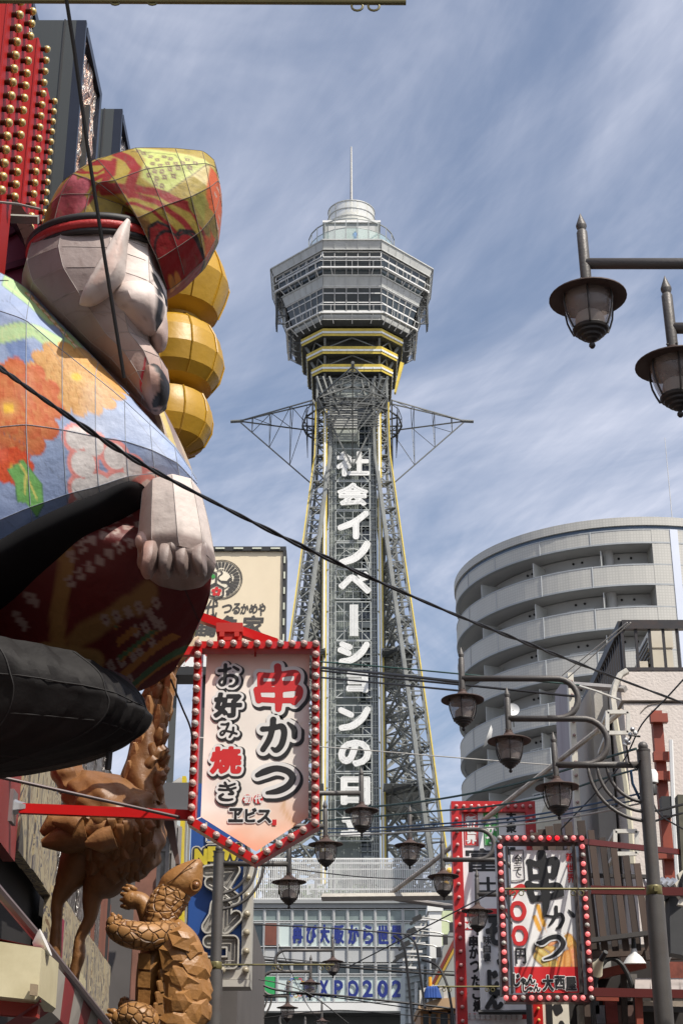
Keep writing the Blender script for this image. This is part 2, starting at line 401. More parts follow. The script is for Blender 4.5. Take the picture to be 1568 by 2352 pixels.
# ================================================================ THE TOWER
TY = 144.1
TX = lambda v: XY(803 + (v - 340) * 0.0085, v, TY)     # axis drift as measured, under 1 m
AX = PY(808, 900, TY).x
tower = thing('observation_tower', 'tall grey lattice tower with octagonal observation deck, yellow rings and vertical white letters', 'tower', (AX, TY, 0))
def solve(vf, half, a=None):
    """octagon whose front edge shows at height vf and whose corner shows at half width half; a = half front edge"""
    A = 5.0
    for _ in range(12):
        aa = a if a else A; z = PY(784, vf, TY - A).z
        D = (TY - (aa if a else 0.0)) * CP + (z - EYE) * SP
        A = half * D / FP
    return A, z
def octo(A, a, z, x=None):
    x = AX if x is None else x
    return [Vector((x + p, TY + q, z)) for p, q in ((-a, -A), (a, -A), (A, -a), (A, a), (a, A), (-a, A), (-A, a), (-A, -a))]
def oring(mb, o1, o2, close=True):
    n = len(o1)
    for i in range(n): j = (i + 1) % n; mb.quad(o1[i], o1[j], o2[j], o2[i])
def zf(v, A): return PY(784, v, TY - A).z
# deck
aF = 2.92
A_top, z_top = solve(550, 181, aF); A_bot, z_bot = solve(734, 134, aF)
def deckA(z): return A_bot + (A_top - A_bot) * (z - z_bot) / (z_top - z_bot)
levels = [('roof_band', 550, 572), ('wall_band', 632, 657), ('wall_band', 714, 734)]
for nm, va, vb in levels:
    Aa = deckA(zf(va, A_bot + 1)); za = zf(va, Aa); Ab = deckA(zf(vb, A_bot + 1)); zb = zf(vb, Ab)
    mb = MB(); o1 = octo(Aa, aF, za); o2 = octo(Ab, aF, zb); oring(mb, o2, o1)
    # panel joints as thin proud ribs, stain gutters
    for i in range(8):
        j = (i + 1) % 8; k = 5 if i % 2 == 0 else 7
        for s_ in range(k + 1):
            t = s_ / k; mb.beam(o1[i].lerp(o1[j], t), o2[i].lerp(o2[j], t), 0.05, 0.10)
        mb.beam(o1[i], o1[j], 0.16, 0.12); mb.beam(o2[i], o2[j], 0.10, 0.10)
    mb.build(nm, panel_w, tower, fix=False)
Aroof = A_top
mb = MB(); mb.slab([p + Vector((0, 0, -0.25)) for p in octo(Aroof - .05, aF, z_top)], (0, 0, 0.2)); mb.build('roof_slab', panel_w, tower)
# window rows: each window its own part
for va, vb in ((572, 632), (657, 714)):
    za = zf(va, deckA(zf(va, 6))); zb = zf(vb, deckA(zf(vb, 6))); Aa, Ab = deckA(za) - .06, deckA(zb) - .06
    o1 = octo(Aa, aF - .02, za); o2 = octo(Ab, aF - .02, zb)
    mb = MB(); oring(mb, octo(Ab - .9, aF - .4, zb), octo(Aa - .9, aF - .4, za)); mb.build('inner_wall', M('room_dark', (0.05, 0.055, 0.06), 0.7, 0, 0.5, 1.2), tower)
    for i in (0, 1, 7, 2, 6):
        j = (i + 1) % 8; n_ = 5 if i == 0 else 6
        for s_ in range(n_):
            t0, t1 = s_ / n_, (s_ + 1) / n_
            a0, a1, b0, b1 = o1[i].lerp(o1[j], t0), o1[i].lerp(o1[j], t1), o2[i].lerp(o2[j], t0), o2[i].lerp(o2[j], t1)
            f = MB(); m0, m1 = a0.lerp(b0, 0.24), a1.lerp(b1, 0.24); k0, k1 = a0.lerp(b0, 0.62), a1.lerp(b1, 0.62)
            for p, q, w in ((a0, a1, .09), (b0, b1, .09), (a0, b0, .10), (a1, b1, .10), (m0, m1, .06), (k0, k1, .04)): f.beam(p, q, w, .1)
            fr = f.build('window', steel_w if 'steel_w' in globals() else white, tower)
            nrm = (a1 - a0).cross(b0 - a0).normalized(); c_ = (a0 + a1 + b0 + b1) / 4 - Vector((AX, TY, 0)); c_.z = 0
            if nrm.dot(c_) > 0: nrm = -nrm
            g = MB(); off = nrm * .03; g.quad(b0 + off, b1 + off, a1 + off, a0 + off); g.build('pane', glass_d, fr)
            if va == 572 and i in (0, 7):     # tilted-open vents
                v_ = MB(); out = -nrm * .35; v_.beam(a0 + out * .2, a1 + out * .2, .07); q0, q1 = m0 + out, m1 + out
                v_.beam(q0, q1, .09, .06); v_.beam(a0 + out * .2, q0, .07); v_.beam(a1 + out * .2, q1, .07); v_.build('open_vent', white, fr)
# cleaning rails in front of each window row
for va, v2 in ((611, 597), (700, 684)):
    z = zf(va, 8); A = deckA(z) + .55; o = octo(A, aF + .25, z); z2 = zf(v2, 8); oo = octo(deckA(z2) + .5, aF + .25, z2)
    for i in (7, 0, 1, 2, 6):
        j = (i + 1) % 8; m_ = MB(); m_.beam(o[i].lerp(o[j], .01), o[i].lerp(o[j], .99), .16, .14)
        m_.beam(oo[i], oo[j], .05)
        for s_ in range(5 if i else 3):
            t = (s_ + .5) / (5 if i else 3); p = o[i].lerp(o[j], t); c = Vector((AX, TY, z)); d = (p - c).normalized()
            m_.beam(p, p - d * 0.9 + Vector((0, 0, -.75)), .07); m_.beam(p, oo[i].lerp(oo[j], t), .04)
        m_.build('rail', white, tower)
    m_ = MB(); oi = octo(A - .45, aF, z); oring(m_, oi, [p + Vector((0, 0, .04)) for p in octo(A - .02, aF + .2, z)]); m_.build('walkway', M('grating', (.16, .17, .17), .6, .3, .3, 4, alpha=.75), tower)
# underside and yellow rings
z_b2 = zf(744, A_bot - .4)
mb = MB(); oring(mb, octo(A_bot, aF, z_bot), octo(A_bot - .8, aF - .1, z_b2)); mb.slab(octo(A_bot - .8, aF - .1, z_b2), (0, 0, .2)); mb.build('deck_underside', steel_d, tower)
rings = [(754, 771, 117.5), (795, 812, 105), (836, 853, 94)]
RA = []
for va, vb, hp in rings:
    A, z1 = solve(va, hp, aF); A2, z2 = solve(vb, hp - 2.5, aF); RA.append((A, z1, z2))
    h = z1 - z2; o1 = octo(A, aF, z1); o4 = octo(A2, aF, z2)
    L_ = lambda t: [p.lerp(q, t) for p, q in zip(o1, o4)]
    rg = MB(); oring(rg, L_(.40), L_(0)); oring(rg, o4, L_(.66)); inn = octo(A - .9, aF - .3, z1 - .02); oring(rg, o1, inn)
    rr = rg.build('yellow_ring', yel, tower)
    rg = MB(); inb = octo(A2 - .9, aF - .3, z2 + .02); oring(rg, inb, o4); oring(rg, inn, inb); rg.build('ring_soffit', steel_d, rr)
    rg = MB(); lw = [p + (p - Vector((AX, TY, p.z))).normalized() * .05 for p in L_(.40)]; lw2 = [p + (p - Vector((AX, TY, p.z))).normalized() * .05 for p in L_(.66)]; oring(rg, lw2, lw)
    for i in range(8):
        j = (i + 1) % 8
        for s_ in range(7): rg.beam(lw[i].lerp(lw[j], s_ / 7), lw2[i].lerp(lw2[j], s_ / 7), .05, .1)
    rg.build('light_strip', M('lamp_strip', (.78, .80, .80), .3, 0, .05, 2), rr)
# core behind the rings down to the shaft
zc0, zc1 = z_b2, zf(945, 4)
mb = MB(); oring(mb, octo(RA[2][0] - 1.8, aF - .6, RA[2][2] - 1), octo(A_bot - 2.2, aF - .5, zc0))
for i in range(8):
    o1 = octo(A_bot - 2.1, aF - .5, zc0); o2 = octo(RA[2][0] - 1.7, aF - .6, RA[2][2] - 1)
    for s_ in range(14): mb.beam(o1[i].lerp(o1[(i + 1) % 8], s_ / 14), o2[i].lerp(o2[(i + 1) % 8], s_ / 14), .08, .08)
mb.build('inner_cone', M('cone_cladding', (.13, .14, .14), .6, 0, .2, 1, streak=True), tower)
mb = MB()
for k in range(3):
    A, z1, z2 = RA[k]; zb = RA[k + 1][1] if k < 2 else z2 - 2.2; Ab = RA[k + 1][0] if k < 2 else A - 1.1
    o1 = octo(A - .5, aF - .2, z2); o2 = octo(Ab - .5, aF - .2, zb)
    for i in range(8):
        j = (i + 1) % 8; mb.beam(o1[i], o2[i], .22)
        mm = o1[i].lerp(o1[j], .5); mb.beam(mm, o2[i], .12); mb.beam(mm, o2[j], .12)
mb.build('ring_struts', steel_g, tower)
# side ladder cages hanging beside the deck
for sx in (-1, 1):
    mb = MB(); zA, zB = z_top - .6, zf(760, 1.5); zC = zf(822, 1.5)
    for (x0, x1, za, zb, y0, y1) in ((A_top - .7, A_top - .42, zA, zB, -2.9, -1.4), (A_bot + .05, A_bot + .3, zB + .8, zC, -2.8, -1.4)):
        for y in np.linspace(y0, y1, 4): mb.beam((AX + sx * x1, TY + y, za), (AX + sx * x1, TY + y, zb), .12); mb.beam((AX + sx * (x1 - 1.0), TY + y, za - .8), (AX + sx * (x1 - 1.0), TY + y, zb), .09)
        for z in np.arange(zb, za, 1.0):
            mb.beam((AX + sx * x1, TY + y0, z), (AX + sx * x1, TY + y1, z), .08); mb.beam((AX + sx * x1, TY + y0, z), (AX + sx * (x1 - 1.0), TY + y0, z), .08); mb.beam((AX + sx * x1, TY + y0, z + .5), (AX + sx * (x1 - 1.0), TY + y0, z + 1), .06)
    mb.build('ladder_cage', steel_d, tower)
    mb = MB(); mb.bb(AX + sx * (A_top - .5), TY - 2.6, zB + .4, AX + sx * (A_top - .45), TY - .4, z_top - 3); mb.build('cage_panel', M('cage_panel', (.16, .17, .16), .6, 0, .3, 1.5, alpha=.6), tower)
# roof terrace
zr = z_top
def circ(r, z, n=24): return [Vector((AX + r * math.cos(2 * math.pi * (k + .5) / n), TY + r * math.sin(2 * math.pi * (k + .5) / n), z)) for k in range(n)]
Rr = 99 * (TY * CP + 91 * SP) / FP
z_w0, z_w1, z_wt = ZY(552, TY - Rr), ZY(522, TY - Rr), ZY(501, TY - Rr)
z_w0 = max(z_w0, zr + .25)
mb = MB(); c0 = circ(Rr, z_w0); mb.slab(c0, (0, 0, -.35))
for p in circ(Rr + .25, z_w0 - .3): mb.beam(p, (AX, TY, z_w0 - .5), .15)
mb.build('terrace_floor', steel_d, tower)
tr = MB(); cT = circ(Rr, z_wt); cM = circ(Rr, z_w1); c0 = circ(Rr, z_w0)
for i in range(24):
    j = (i + 1) % 24; tr.beam(cT[i], cT[j], .10); tr.beam(cM[i], cM[j], .06); tr.beam(c0[i] - Vector((0, 0, .4)), cT[i], .09)
rail = tr.build('terrace_railing', M('rail_grey', (.30, .32, .31), .4, .4, .1, 2), tower)
for i in range(24):
    j = (i + 1) % 24; gp = MB(); gp.quad(c0[i].lerp(c0[j], .04), c0[i].lerp(c0[j], .96), cM[i].lerp(cM[j], .96), cM[i].lerp(cM[j], .04)); gp.build('glass_panel', glass_g, rail)
bh = XY(867, 530, TY) - XY(745, 530, TY); zb1 = ZY(510, TY - bh / 2)
hb = MB(); hb.bb(AX - bh / 2, TY - bh / 2, zr, AX + bh / 2, TY + bh / 2, zb1); hut = hb.build('terrace_room', M('room_grey', (.34, .36, .34), .5, 0, .15, 1), tower)
hb = MB(); hb.bb(AX - bh / 2 - .2, TY - bh / 2 - .2, zb1 - .12, AX + bh / 2 + .2, TY + bh / 2 + .2, zb1 + .12); hb.build('eave', white, hut)
for k in (-1, 1):
    hb = MB(); hb.bb(AX + k * bh * .26 - bh * .17, TY - bh / 2 - .06, zr + .4, AX + k * bh * .26 + bh * .17, TY - bh / 2 - .02, zb1 - .5); d_ = hb.build('shutter', panel_w, hut)
    hb = MB()
    for s_ in range(9): z = zr + .5 + s_ * .24; hb.bb(AX + k * bh * .26 - bh * .16, TY - bh / 2 - .1, z, AX + k * bh * .26 + bh * .16, TY - bh / 2 - .055, z + .06)
    hb.build('shutter_ribs', white, d_)
rc = 53.5 * (TY * CP + 94 * SP) / FP; zt = ZY(459, TY - rc)
cy = MB(); prof = [(rc, zb1 + .15), (rc, zt)]; cy.lathe(prof, (AX, TY, 0), 48, cap=False); cyl = cy.build('mesh_drum', mesh_w, tower, smooth='all')
cy = MB(); cy.lathe([(rc * .62, zb1), (rc * .62, zt - .8)], (AX, TY, 0), 24); cy.build('drum_core', panel_w, cyl, smooth=True)
cy = MB()
for k in range(12):
    a = 2 * math.pi * (k + .5) / 12; p = Vector((AX + (rc - .1) * math.cos(a), TY + (rc - .1) * math.sin(a), 0)); cy.beam(p + Vector((0, 0, zb1)), p + Vector((0, 0, zt)), .14)
for z in np.linspace(zb1 + .3, zt, 4):
    c_ = [Vector((AX + (rc + .02) * math.cos(2 * math.pi * k / 32), TY + (rc + .02) * math.sin(2 * math.pi * k / 32), z)) for k in range(32)]
    for k in range(32): cy.beam(c_[k], c_[(k + 1) % 32], .10)
cy.build('drum_frame', M('frame_grey', (.40, .41, .40), .5, .2, .1, 2), cyl)
mb = MB(); mb.tube([(AX, TY, zt - 3), (AX, TY, zt + 1), (AX, TY, ZY(388, TY)), (AX, TY, ZY(337, TY))], [.18, .16, .12, .09], 8)
for k in range(3):
    a = k * 2.1 + .5; mb.beam((AX + math.cos(a) * .9, TY + math.sin(a) * .9, zt), (AX, TY, zt + 1.2), .05)
mb.build('mast', M('mast_grey', (.32, .32, .31), .4, .3, .1, 1), tower)
# ---------------- legs, shaft
def leg_w(v):  # half width seen in the photo
    pts = [(900, 80), (954, 81), (1033, 82), (1071, 88), (1160, 100), (1263, 114), (1370, 129), (1477, 144.5), (1660, 170), (1837, 193), (1970, 212), (2100, 231)]
    for (a, b), (c, d) in zip(pts, pts[1:]):
        if v <= c: return b + (d - b) * (v - a) / (c - a)
    return pts[-1][1]
def legat(v):
    w_ = 5.0
    for _ in range(8):
        z = PY(784, v, TY - w_).z; w_ = leg_w(v) * ((TY - w_) * CP + (z - EYE) * SP) / FP
    return w_, z
VS = [870, 925, 985, 1045, 1105, 1165, 1225, 1290, 1350, 1415, 1480, 1550, 1625, 1705, 1790, 1880, 1975, 2080]
LG = [legat(v) for v in VS]
w_, z_ = LG[-1]; LG.append((w_ + (w_ - LG[-3][0]) / (z_ - LG[-3][1]) * (0 - z_) , 0.0))
TH = 1.35   # thickness of a leg's lattice box
for sx, sy in ((-1, -1), (1, -1), (-1, 1), (1, 1)):
    lb = MB(); pr = None
    for (w0, z0), (w1, z1) in zip(LG, LG[1:]):
        ns = max(1, round((z0 - z1) / 1.6))
        for q in range(ns):
            ta, tb = q / ns, (q + 1) / ns; wa = w0 + (w1 - w0) * ta; wb = w0 + (w1 - w0) * tb; za = z0 + (z1 - z0) * ta; zb = z0 + (z1 - z0) * tb
            ca = [Vector((AX + sx * (wa - i * TH), TY + sy * (wa - j * TH), za)) for i, j in ((0, 0), (1, 0), (1, 1), (0, 1))]
            cb = [Vector((AX + sx * (wb - i * TH), TY + sy * (wb - j * TH), zb)) for i, j in ((0, 0), (1, 0), (1, 1), (0, 1))]
            for k in range(4):
                lb.beam(ca[k], cb[k], .26 if k in (1,) else .2); k2 = (k + 1) % 4
                if sy < 0 or k in (0, 3):
                    lb.beam(ca[k], ca[k2], .10); lb.beam(ca[k] if q % 2 else ca[k2], cb[k2] if q % 2 else cb[k], .09)
    lb.build('leg', steel_g, tower)
    lb = MB()
    for (w0, z0), (w1, z1) in zip(LG[1:], LG[2:]):
        if z1 < 12: break
        p0 = Vector((AX + sx * (w0 + .12), TY + sy * (w0 - .0), z0)); p1 = Vector((AX + sx * (w1 + .12), TY + sy * (w1 - .0), z1)); lb.beam(p0, p1, .11, .3)
    lb.build('yellow_edge_light', yel, tower)
    # broad flat channel running down the inner face of each leg
    lb = MB()
    for (w0, z0), (w1, z1) in zip(LG[2:], LG[3:]): lb.beam((AX + sx * (w0 - TH), TY + sy * (w0 - .1), z0), (AX + sx * (w1 - TH), TY + sy * (w1 - .1), z1), .42, .3)
    lb.build('channel', M('channel_grey', (.25, .26, .25), .5, .1, .15, .6, dirt=.3, dcol=(.1, .09, .08)), tower)
CW = 2.62
def truss(mb, p, q, w=.42, n=10):
    """flat lattice girder between p and q"""
    up = Vector((0, 0, w)); mb.beam(p, q, .12); mb.beam(p - up, q - up, .12)
    for i in range(n):
        a = p.lerp(q, i / n); b = p.lerp(q, (i + 1) / n); mb.beam(a if i % 2 else a - up, b - up if i % 2 else b, .07)
for k in range(3, len(LG) - 1):
    (w0, z0), (w1, z1) = LG[k], LG[k + 1]; vk = VS[k]
    if z1 < 5: continue
    for fx, fy in ((0, -1), (0, 1), (-1, 0), (1, 0)):
        R = {(0, -1): 0, (0, 1): math.pi, (-1, 0): -math.pi / 2, (1, 0): math.pi / 2}[(fx, fy)]
        rot = Matrix.Rotation(R, 3, 'Z')
        P = lambda x, y, z: Vector((AX, TY, 0)) + rot @ Vector((x, y, 0)) + Vector((0, 0, z))
        inn = CW
        for s_ in (-1, 1):
            mb = MB(); xo0, xo1 = s_ * (w0 - TH), s_ * (w1 - TH); xi = s_ * (inn + .1)
            if abs(xo0) - inn < .25:
                mb.beam(P(s_ * w0, -w0, z0), P(xi, -w0 * .8, z0), .14); mb.build('bracing', steel_g, tower); continue
            yi = -(CW + .35); xi = s_ * (inn + .35)
            truss(mb, P(xo0, -w0 + .1, z0), P(xi, yi, z0), .5, 8)
            mb.beam(P(xo0, -w0 + .2, z0), P(xi, yi, z1), .17); mb.beam(P(xi, yi + .1, z0), P(xo1, -w1 + .25, z1), .17)
            mb.beam(P((xo0 + xi) / 2, (-w0 + yi) / 2, z0), P((xo1 + xi) / 2, (-w1 + yi) / 2, (z0 + z1) / 2), .10)
            mb.beam(P(xi, yi + .15, z0), P(xi, yi + .15, z1), .14)
            zm = (z0 + z1) / 2; wm = (w0 + w1) / 2
            mb.beam(P(s_ * (wm - TH), -wm + .2, zm), P(xi, yi, zm), .10)
            mb.build('bracing', steel_g, tower)
    if VS[k] in (1480, 1790) or z1 < 12:      # dark walkway floors
        mb = MB()
        for y in np.arange(-w0 + .4, w0, .42):
            if True: mb.bb(AX - w0 + .3, TY + y, z0 - .35, AX - CW, TY + y + .26, z0 - .28); mb.bb(AX + CW, TY + y, z0 - .35, AX + w0 - .3, TY + y + .26, z0 - .28)
        for x in np.linspace(-w0 + .4, w0 - .4, 9):
            if abs(x) > CW: mb.bb(AX + x, TY - w0, z0 - .6, AX + x + .15, TY + w0, z0 - .36)
        mb.build('platform', steel_d, tower)
# core shaft
zs1, zs0 = zf(900, 3), 22.0
mb = MB(); mb.bb(AX - CW + .35, TY - CW + .1, zs0, AX + .55, TY + CW, zs1)
for x in np.arange(AX - CW + .4, AX + .5, .22): mb.bb(x, TY - CW + .02, zs0, x + .09, TY - CW + .1, zs1)
mb.build('shaft_cladding', panel_g, tower)
mb = MB(); mb.bb(AX + .56, TY - CW + .5, zs0, AX + CW - .35, TY + CW - .1, zs1); mb.build('lift_shaft_glass', glass_d, tower)
mb = MB()
for z in np.arange(zs0, zs1, 1.15):
    mb.bb(AX + .56, TY - CW + .3, z, AX + CW - .3, TY - CW + .42, z + .09)
    if int(z * 7) % 3 == 0: mb.bb(AX + .9, TY - CW + .2, z + .3, AX + 1.8, TY - CW + .4, z + .8)
for x in (.6, 1.2, 1.8, CW - .35): mb.bb(AX + x, TY - CW + .3, zs0, AX + x + .08, TY - CW + .42, zs1)
mb.build('shaft_frame', M('pale_frame', (.38, .41, .39), .5, .1, .15, 1), tower)
# louvres and pale box at the top of the shaft
zl0, zl1 = zf(1010, 3.2), zf(915, 3.2)
mb = MB(); mb.bb(AX - CW + .5, TY - CW - .25, zl0, AX + .5, TY - CW + .0, zl0 + (zl1 - zl0) * .28); mb.build('pale_box', M('pale_green', (.36, .39, .35), .6, 0, .1, 1, streak=True), tower)
for k in range(11):
    z = zl0 + (zl1 - zl0) * (.32 + .06 * k); mb = MB(); mb.bb(AX - CW + .5, TY - CW - .3, z, AX + .5, TY - CW - .05, z + .16); mb.build('louvre', panel_w, tower)
# glass bands below the rings
for k, (va, vb) in enumerate(((872, 888), (892, 914))):
    mb = MB(); mb.bb(AX - 1.9, TY - 3.0, zf(vb, 3), AX + 1.7, TY - 2.9, zf(va, 3)); mb.build('glazed_band', M('pale_glazing', (.42, .46, .42), .3, 0, .3, 2), tower)
mb = MB()
for s_ in (-1, 1):
    for x in (CW, CW - .6, 1.4):
        mb.beam((AX + s_ * x, TY - 3.3, zf(930, 3)), (AX + s_ * (x + .9), TY - 3.8, zf(862, 4)), .17); mb.beam((AX + s_ * x, TY - 3.3, zf(930, 3)), (AX + s_ * (x - .5), TY - 3.6, zf(866, 4)), .12)
    for v in (868, 880, 893, 906, 920, 935): mb.beam((AX, TY - 3.4, zf(v, 3.4)), (AX + s_ * (CW + 1.0), TY - 3.2, zf(v, 3.4)), .08); mb.beam((AX + s_ * (CW + 1), TY - 3.2, zf(v, 3.4)), (AX + s_ * (CW + 1), TY + 3.2, zf(v, 3.4)), .08)
mb.build('neck_framing', steel_g, tower)
# vertical yellow strips and rails on both sides of the lettering
for s_ in (-1, 1):
    mb = MB(); zt_ = zf(945, 3.3); mb.bb(AX + s_ * (CW + .02) - .20, TY - 3.75, zs0 - 2, AX + s_ * (CW + .02) + .20, TY - 3.5, zt_); st_ = mb.build('yellow_strip', yel, tower)
    mb = MB(); mb.bb(AX + s_ * (CW + .02) - .12, TY - 3.81, zs0 - 2, AX + s_ * (CW + .02) + .06, TY - 3.752, zt_); mb.build('light_strip', MC['lamp_strip'], st_)
    mb = MB()
    for x in (CW - .38, CW - .6, CW - .8, CW - 1.0): mb.beam((AX + s_ * x, TY - 3.1, zs0 - 2), (AX + s_ * x, TY - 3.1, zt_ - 1.5), .07)
    for z in np.arange(zs0 - 2, zt_ - 1.5, .62): mb.beam((AX + s_ * (CW - .3), TY - 3.08, z), (AX + s_ * (CW - 1.02), TY - 3.08, z), .045)
    for z in np.arange(zs0 - 2, zt_, 4.2): mb.beam((AX + s_ * (CW - .3), TY - 3.1, z), (AX + s_ * (CW - .1), TY - CW, z), .1)
    mb.build('side_rail', M('rail_pale', (.42, .44, .42), .45, .3, .15, 2), tower)
# letter frames and letters
LT = [('社', 772, 1038, 848, 1095), ('会', 774, 1110, 845, 1163), ('イ', 778, 1178, 844, 1236), ('ノ', 780, 1250, 846, 1298), ('ベ', 777, 1314, 852, 1365),
      ('｜', 803, 1390, 822, 1462), ('シ', 778, 1478, 845, 1525), ('ョ', 795, 1544, 845, 1592), ('ン', 778, 1628, 846, 1678), ('の', 776, 1700, 852, 1762), ('日', 782, 1785, 850, 1850), ('立', 782, 1868, 850, 1922)]
lmat = M('letter_white', (.78, .78, .75), .35, 0, .05, 2)
YL = TY - 3.55
gfr = M('letter_frame', (.45, .47, .45), .45, .3, .15, 2)
for ch, u0, v0, u1, v1 in LT:
    du = 0
    if ch == '｜':
        a = PY(u0, v1, YL); b = PY(u1, v0, YL); mb = MB(); mb.bb(a.x, YL - .14, a.z, b.x, YL, b.z); lo = mb.build('letter', lmat, tower)
        mb = MB()
        for x in np.linspace(a.x + .12, b.x - .12, 5): mb.bb(x - .012, YL - .16, a.z + .05, x + .012, YL - .141, b.z - .05)
        mb.build('tube_lines', gfr, lo, kind='stuff')
    else:
        st_ = {'ノ': [[(94, 96, 13), (78, 62, 14), (48, 28, 14), (6, 8, 12)]],
               'シ': [[(10, 92, 10), (36, 78, 10)], [(4, 64, 10), (32, 48, 10)], [(8, 8, 10), (42, 16, 12), (74, 48, 12), (94, 90, 11)]],
               'ン': [[(6, 90, 10), (40, 68, 10)], [(8, 8, 10), (44, 18, 12), (76, 50, 12), (95, 92, 11)]],
               'イ': [[(93, 94, 10), (52, 60, 11), (5, 38, 10)], [(58, 4, 10.5), (58, 58, 10.5)]]}.get(ch)
        a = PY(u0, v1, YL); b = PY(u1, v0, YL); w = b.x - a.x; h = b.z - a.z; gw = 0.03 if st_ else .17 if ch not in '社会' else .13
        sd_ = sdf_strokes(st_, w, h, .3, 46) if st_ else sdf_glyph(ch, w - 2 * gw, h - 2 * gw, .3, 46)
        mb = MB(); fill_sdf(mb, sd_, gw, (a.x + gw, YL - .14, a.z + gw), (1, 0, 0), (0, 0, 1), (0, .14, 0)); lo = mb.build('letter', lmat, tower)
        # fine grooves of the neon troughs: inner contour lines standing 1 cm proud
        sl = MB()
        for g0 in (gw - .09, gw - .20):
            sh = (sd_[0], sd_[1], np.abs(sd_[2] - g0)); fill_sdf(sl, sh, .018, (a.x + gw, YL - .152, a.z + gw), (1, 0, 0), (0, 0, 1))
        if sl.v: sl.build('tube_lines', M('tube_grey', (.55, .55, .53), .3, 0, .1, 2), lo, kind='stuff')
    # square frame with cross struts behind the letter
    zm0, zm1 = PY(784, v1 + 9, YL).z, PY(784, v0 - 9, YL).z; x0, x1 = AX - CW + 1.0, AX + CW - .95; yb = YL + .22
    mb = MB()
    for p, q in (((x0, zm0), (x1, zm0)), ((x0, zm1), (x1, zm1)), ((x0, zm0), (x0, zm1)), ((x1, zm0), (x1, zm1))): mb.beam((p[0], yb, p[1]), (q[0], yb, q[1]), .09)
    for t in (.25, .5, .75):
        z = zm0 + (zm1 - zm0) * t; mb.beam((x0, yb, z), (x1, yb, z), .05); x = x0 + (x1 - x0) * t; mb.beam((x, yb, zm0), (x, yb, zm1), .05)
    mb.beam((x0, yb + .1, zm0), (x1, yb + .1, zm1), .07); mb.beam((x1, yb + .12, zm0), (x0, yb + .12, zm1), .07)
    for x in (x0, x1):
        for z in (zm0, zm1): mb.beam((x, yb, z), (x, TY - CW, z), .07)
    mb.build('letter_frame', gfr, tower)
mb = MB()   # round neon hoop left over behind the fourth and fifth letters
cz = PY(784, 1305, YL).z
pts = [Vector((AX + 1.55 * math.cos(a), YL + .1, cz + 2.0 * math.sin(a))) for a in np.linspace(0, 2 * math.pi, 33)]
mb.tube(pts, .035, 5, False); pts = [Vector((AX + .3 + 1.1 * math.cos(a), YL + .12, cz + 1.6 * math.sin(a))) for a in np.linspace(0, 2 * math.pi, 33)]; mb.tube(pts, .03, 5, False)
mb.build('neon_hoop', gfr, tower)
# spires of the crown: left, right, front, back
zt_ = PY(784, 972, TY).z
Lsp = 279 * (TY * CP + (zt_ - EYE) * SP) / FP
zu, zm_, zl_ = PY(784, 893, TY - 3).z, PY(784, 935, TY - 3).z, PY(784, 1072, TY - 4).z
mid = PY(784, 955, TY).z
for R in range(4):
    rot = Matrix.Rotation(R * math.pi / 2, 3, 'Z'); P = lambda x, y, z: Vector((AX, TY, 0)) + rot @ Vector((x, y, 0)) + Vector((0, 0, z))
    mb = MB(); tip = P(Lsp * .93, 0, mid - .6); end = P(Lsp, 0, mid - .65); mb.tube([tip - (end - tip) * .5, end], .16, 6)
    base = [P(3.6, 0, zu), P(3.9, -3.4, mid), P(3.9, 3.4, mid), P(4.0, 0, zl_)]
    for b in base: mb.beam(b, tip, .11)
    for t in (.3, .58, .82):
        q = [b.lerp(tip, t) for b in base]; q2 = [b.lerp(tip, max(0, t - .28)) for b in base]
        for i, j in ((0, 1), (0, 2), (1, 3), (2, 3), (1, 2)): mb.beam(q[i], q[j], .055)
        for i, j in ((0, 1), (3, 2)): mb.beam(q[i], q2[j], .05)
    for i, j in ((0, 1), (0, 2), (1, 3), (2, 3)): mb.beam(base[i], base[j], .15)
    mb.beam(P(3.2, -3.2, mid - 1.5), base[1], .2); mb.beam(P(3.2, 3.2, mid - 1.5), base[2], .2)
    mb.build('crown_spire', M('spire_steel', (.13, .135, .13), .55, .3, .2, 1), tower)
    mb = MB()
    for k in range(12):      # louvred grilles at the neck
        z = mid - 3.4 + k * .28; mb.beam(P(4.5, -2.6, z), P(4.5, 2.6, z), .05, .14)
    mb.build('neck_grille', steel_d, tower)
mb = MB(); o = [Vector((AX + 5.0 * math.cos(a), TY + 5.0 * math.sin(a), zf(925, 5))) for a in np.linspace(0, 2 * math.pi, 17)]
for k in range(16):
    mb.beam(o[k], o[k + 1], .14); mb.beam(o[k] + Vector((0, 0, .9)), o[k + 1] + Vector((0, 0, .9)), .06); mb.beam(o[k], o[k] + Vector((0, 0, .9)), .06); mb.beam(o[k], (AX, TY, o[k].z - .2), .12)
mb.build('neck_walkway', steel_d, tower)
# slanted yellow panel on the right flank under the rings
a = PY(905, 905, TY - 2); 
mb = MB(); p0, p1 = PY(905, 900, TY - 3), PY(919, 830, TY - 3); mb.slab([p0, p0 + Vector((.18, .3, .1)), p1 + Vector((.38, .3, 0)), p1], (0, .5, 0)); mb.build('slanted_panel', yel, tower)
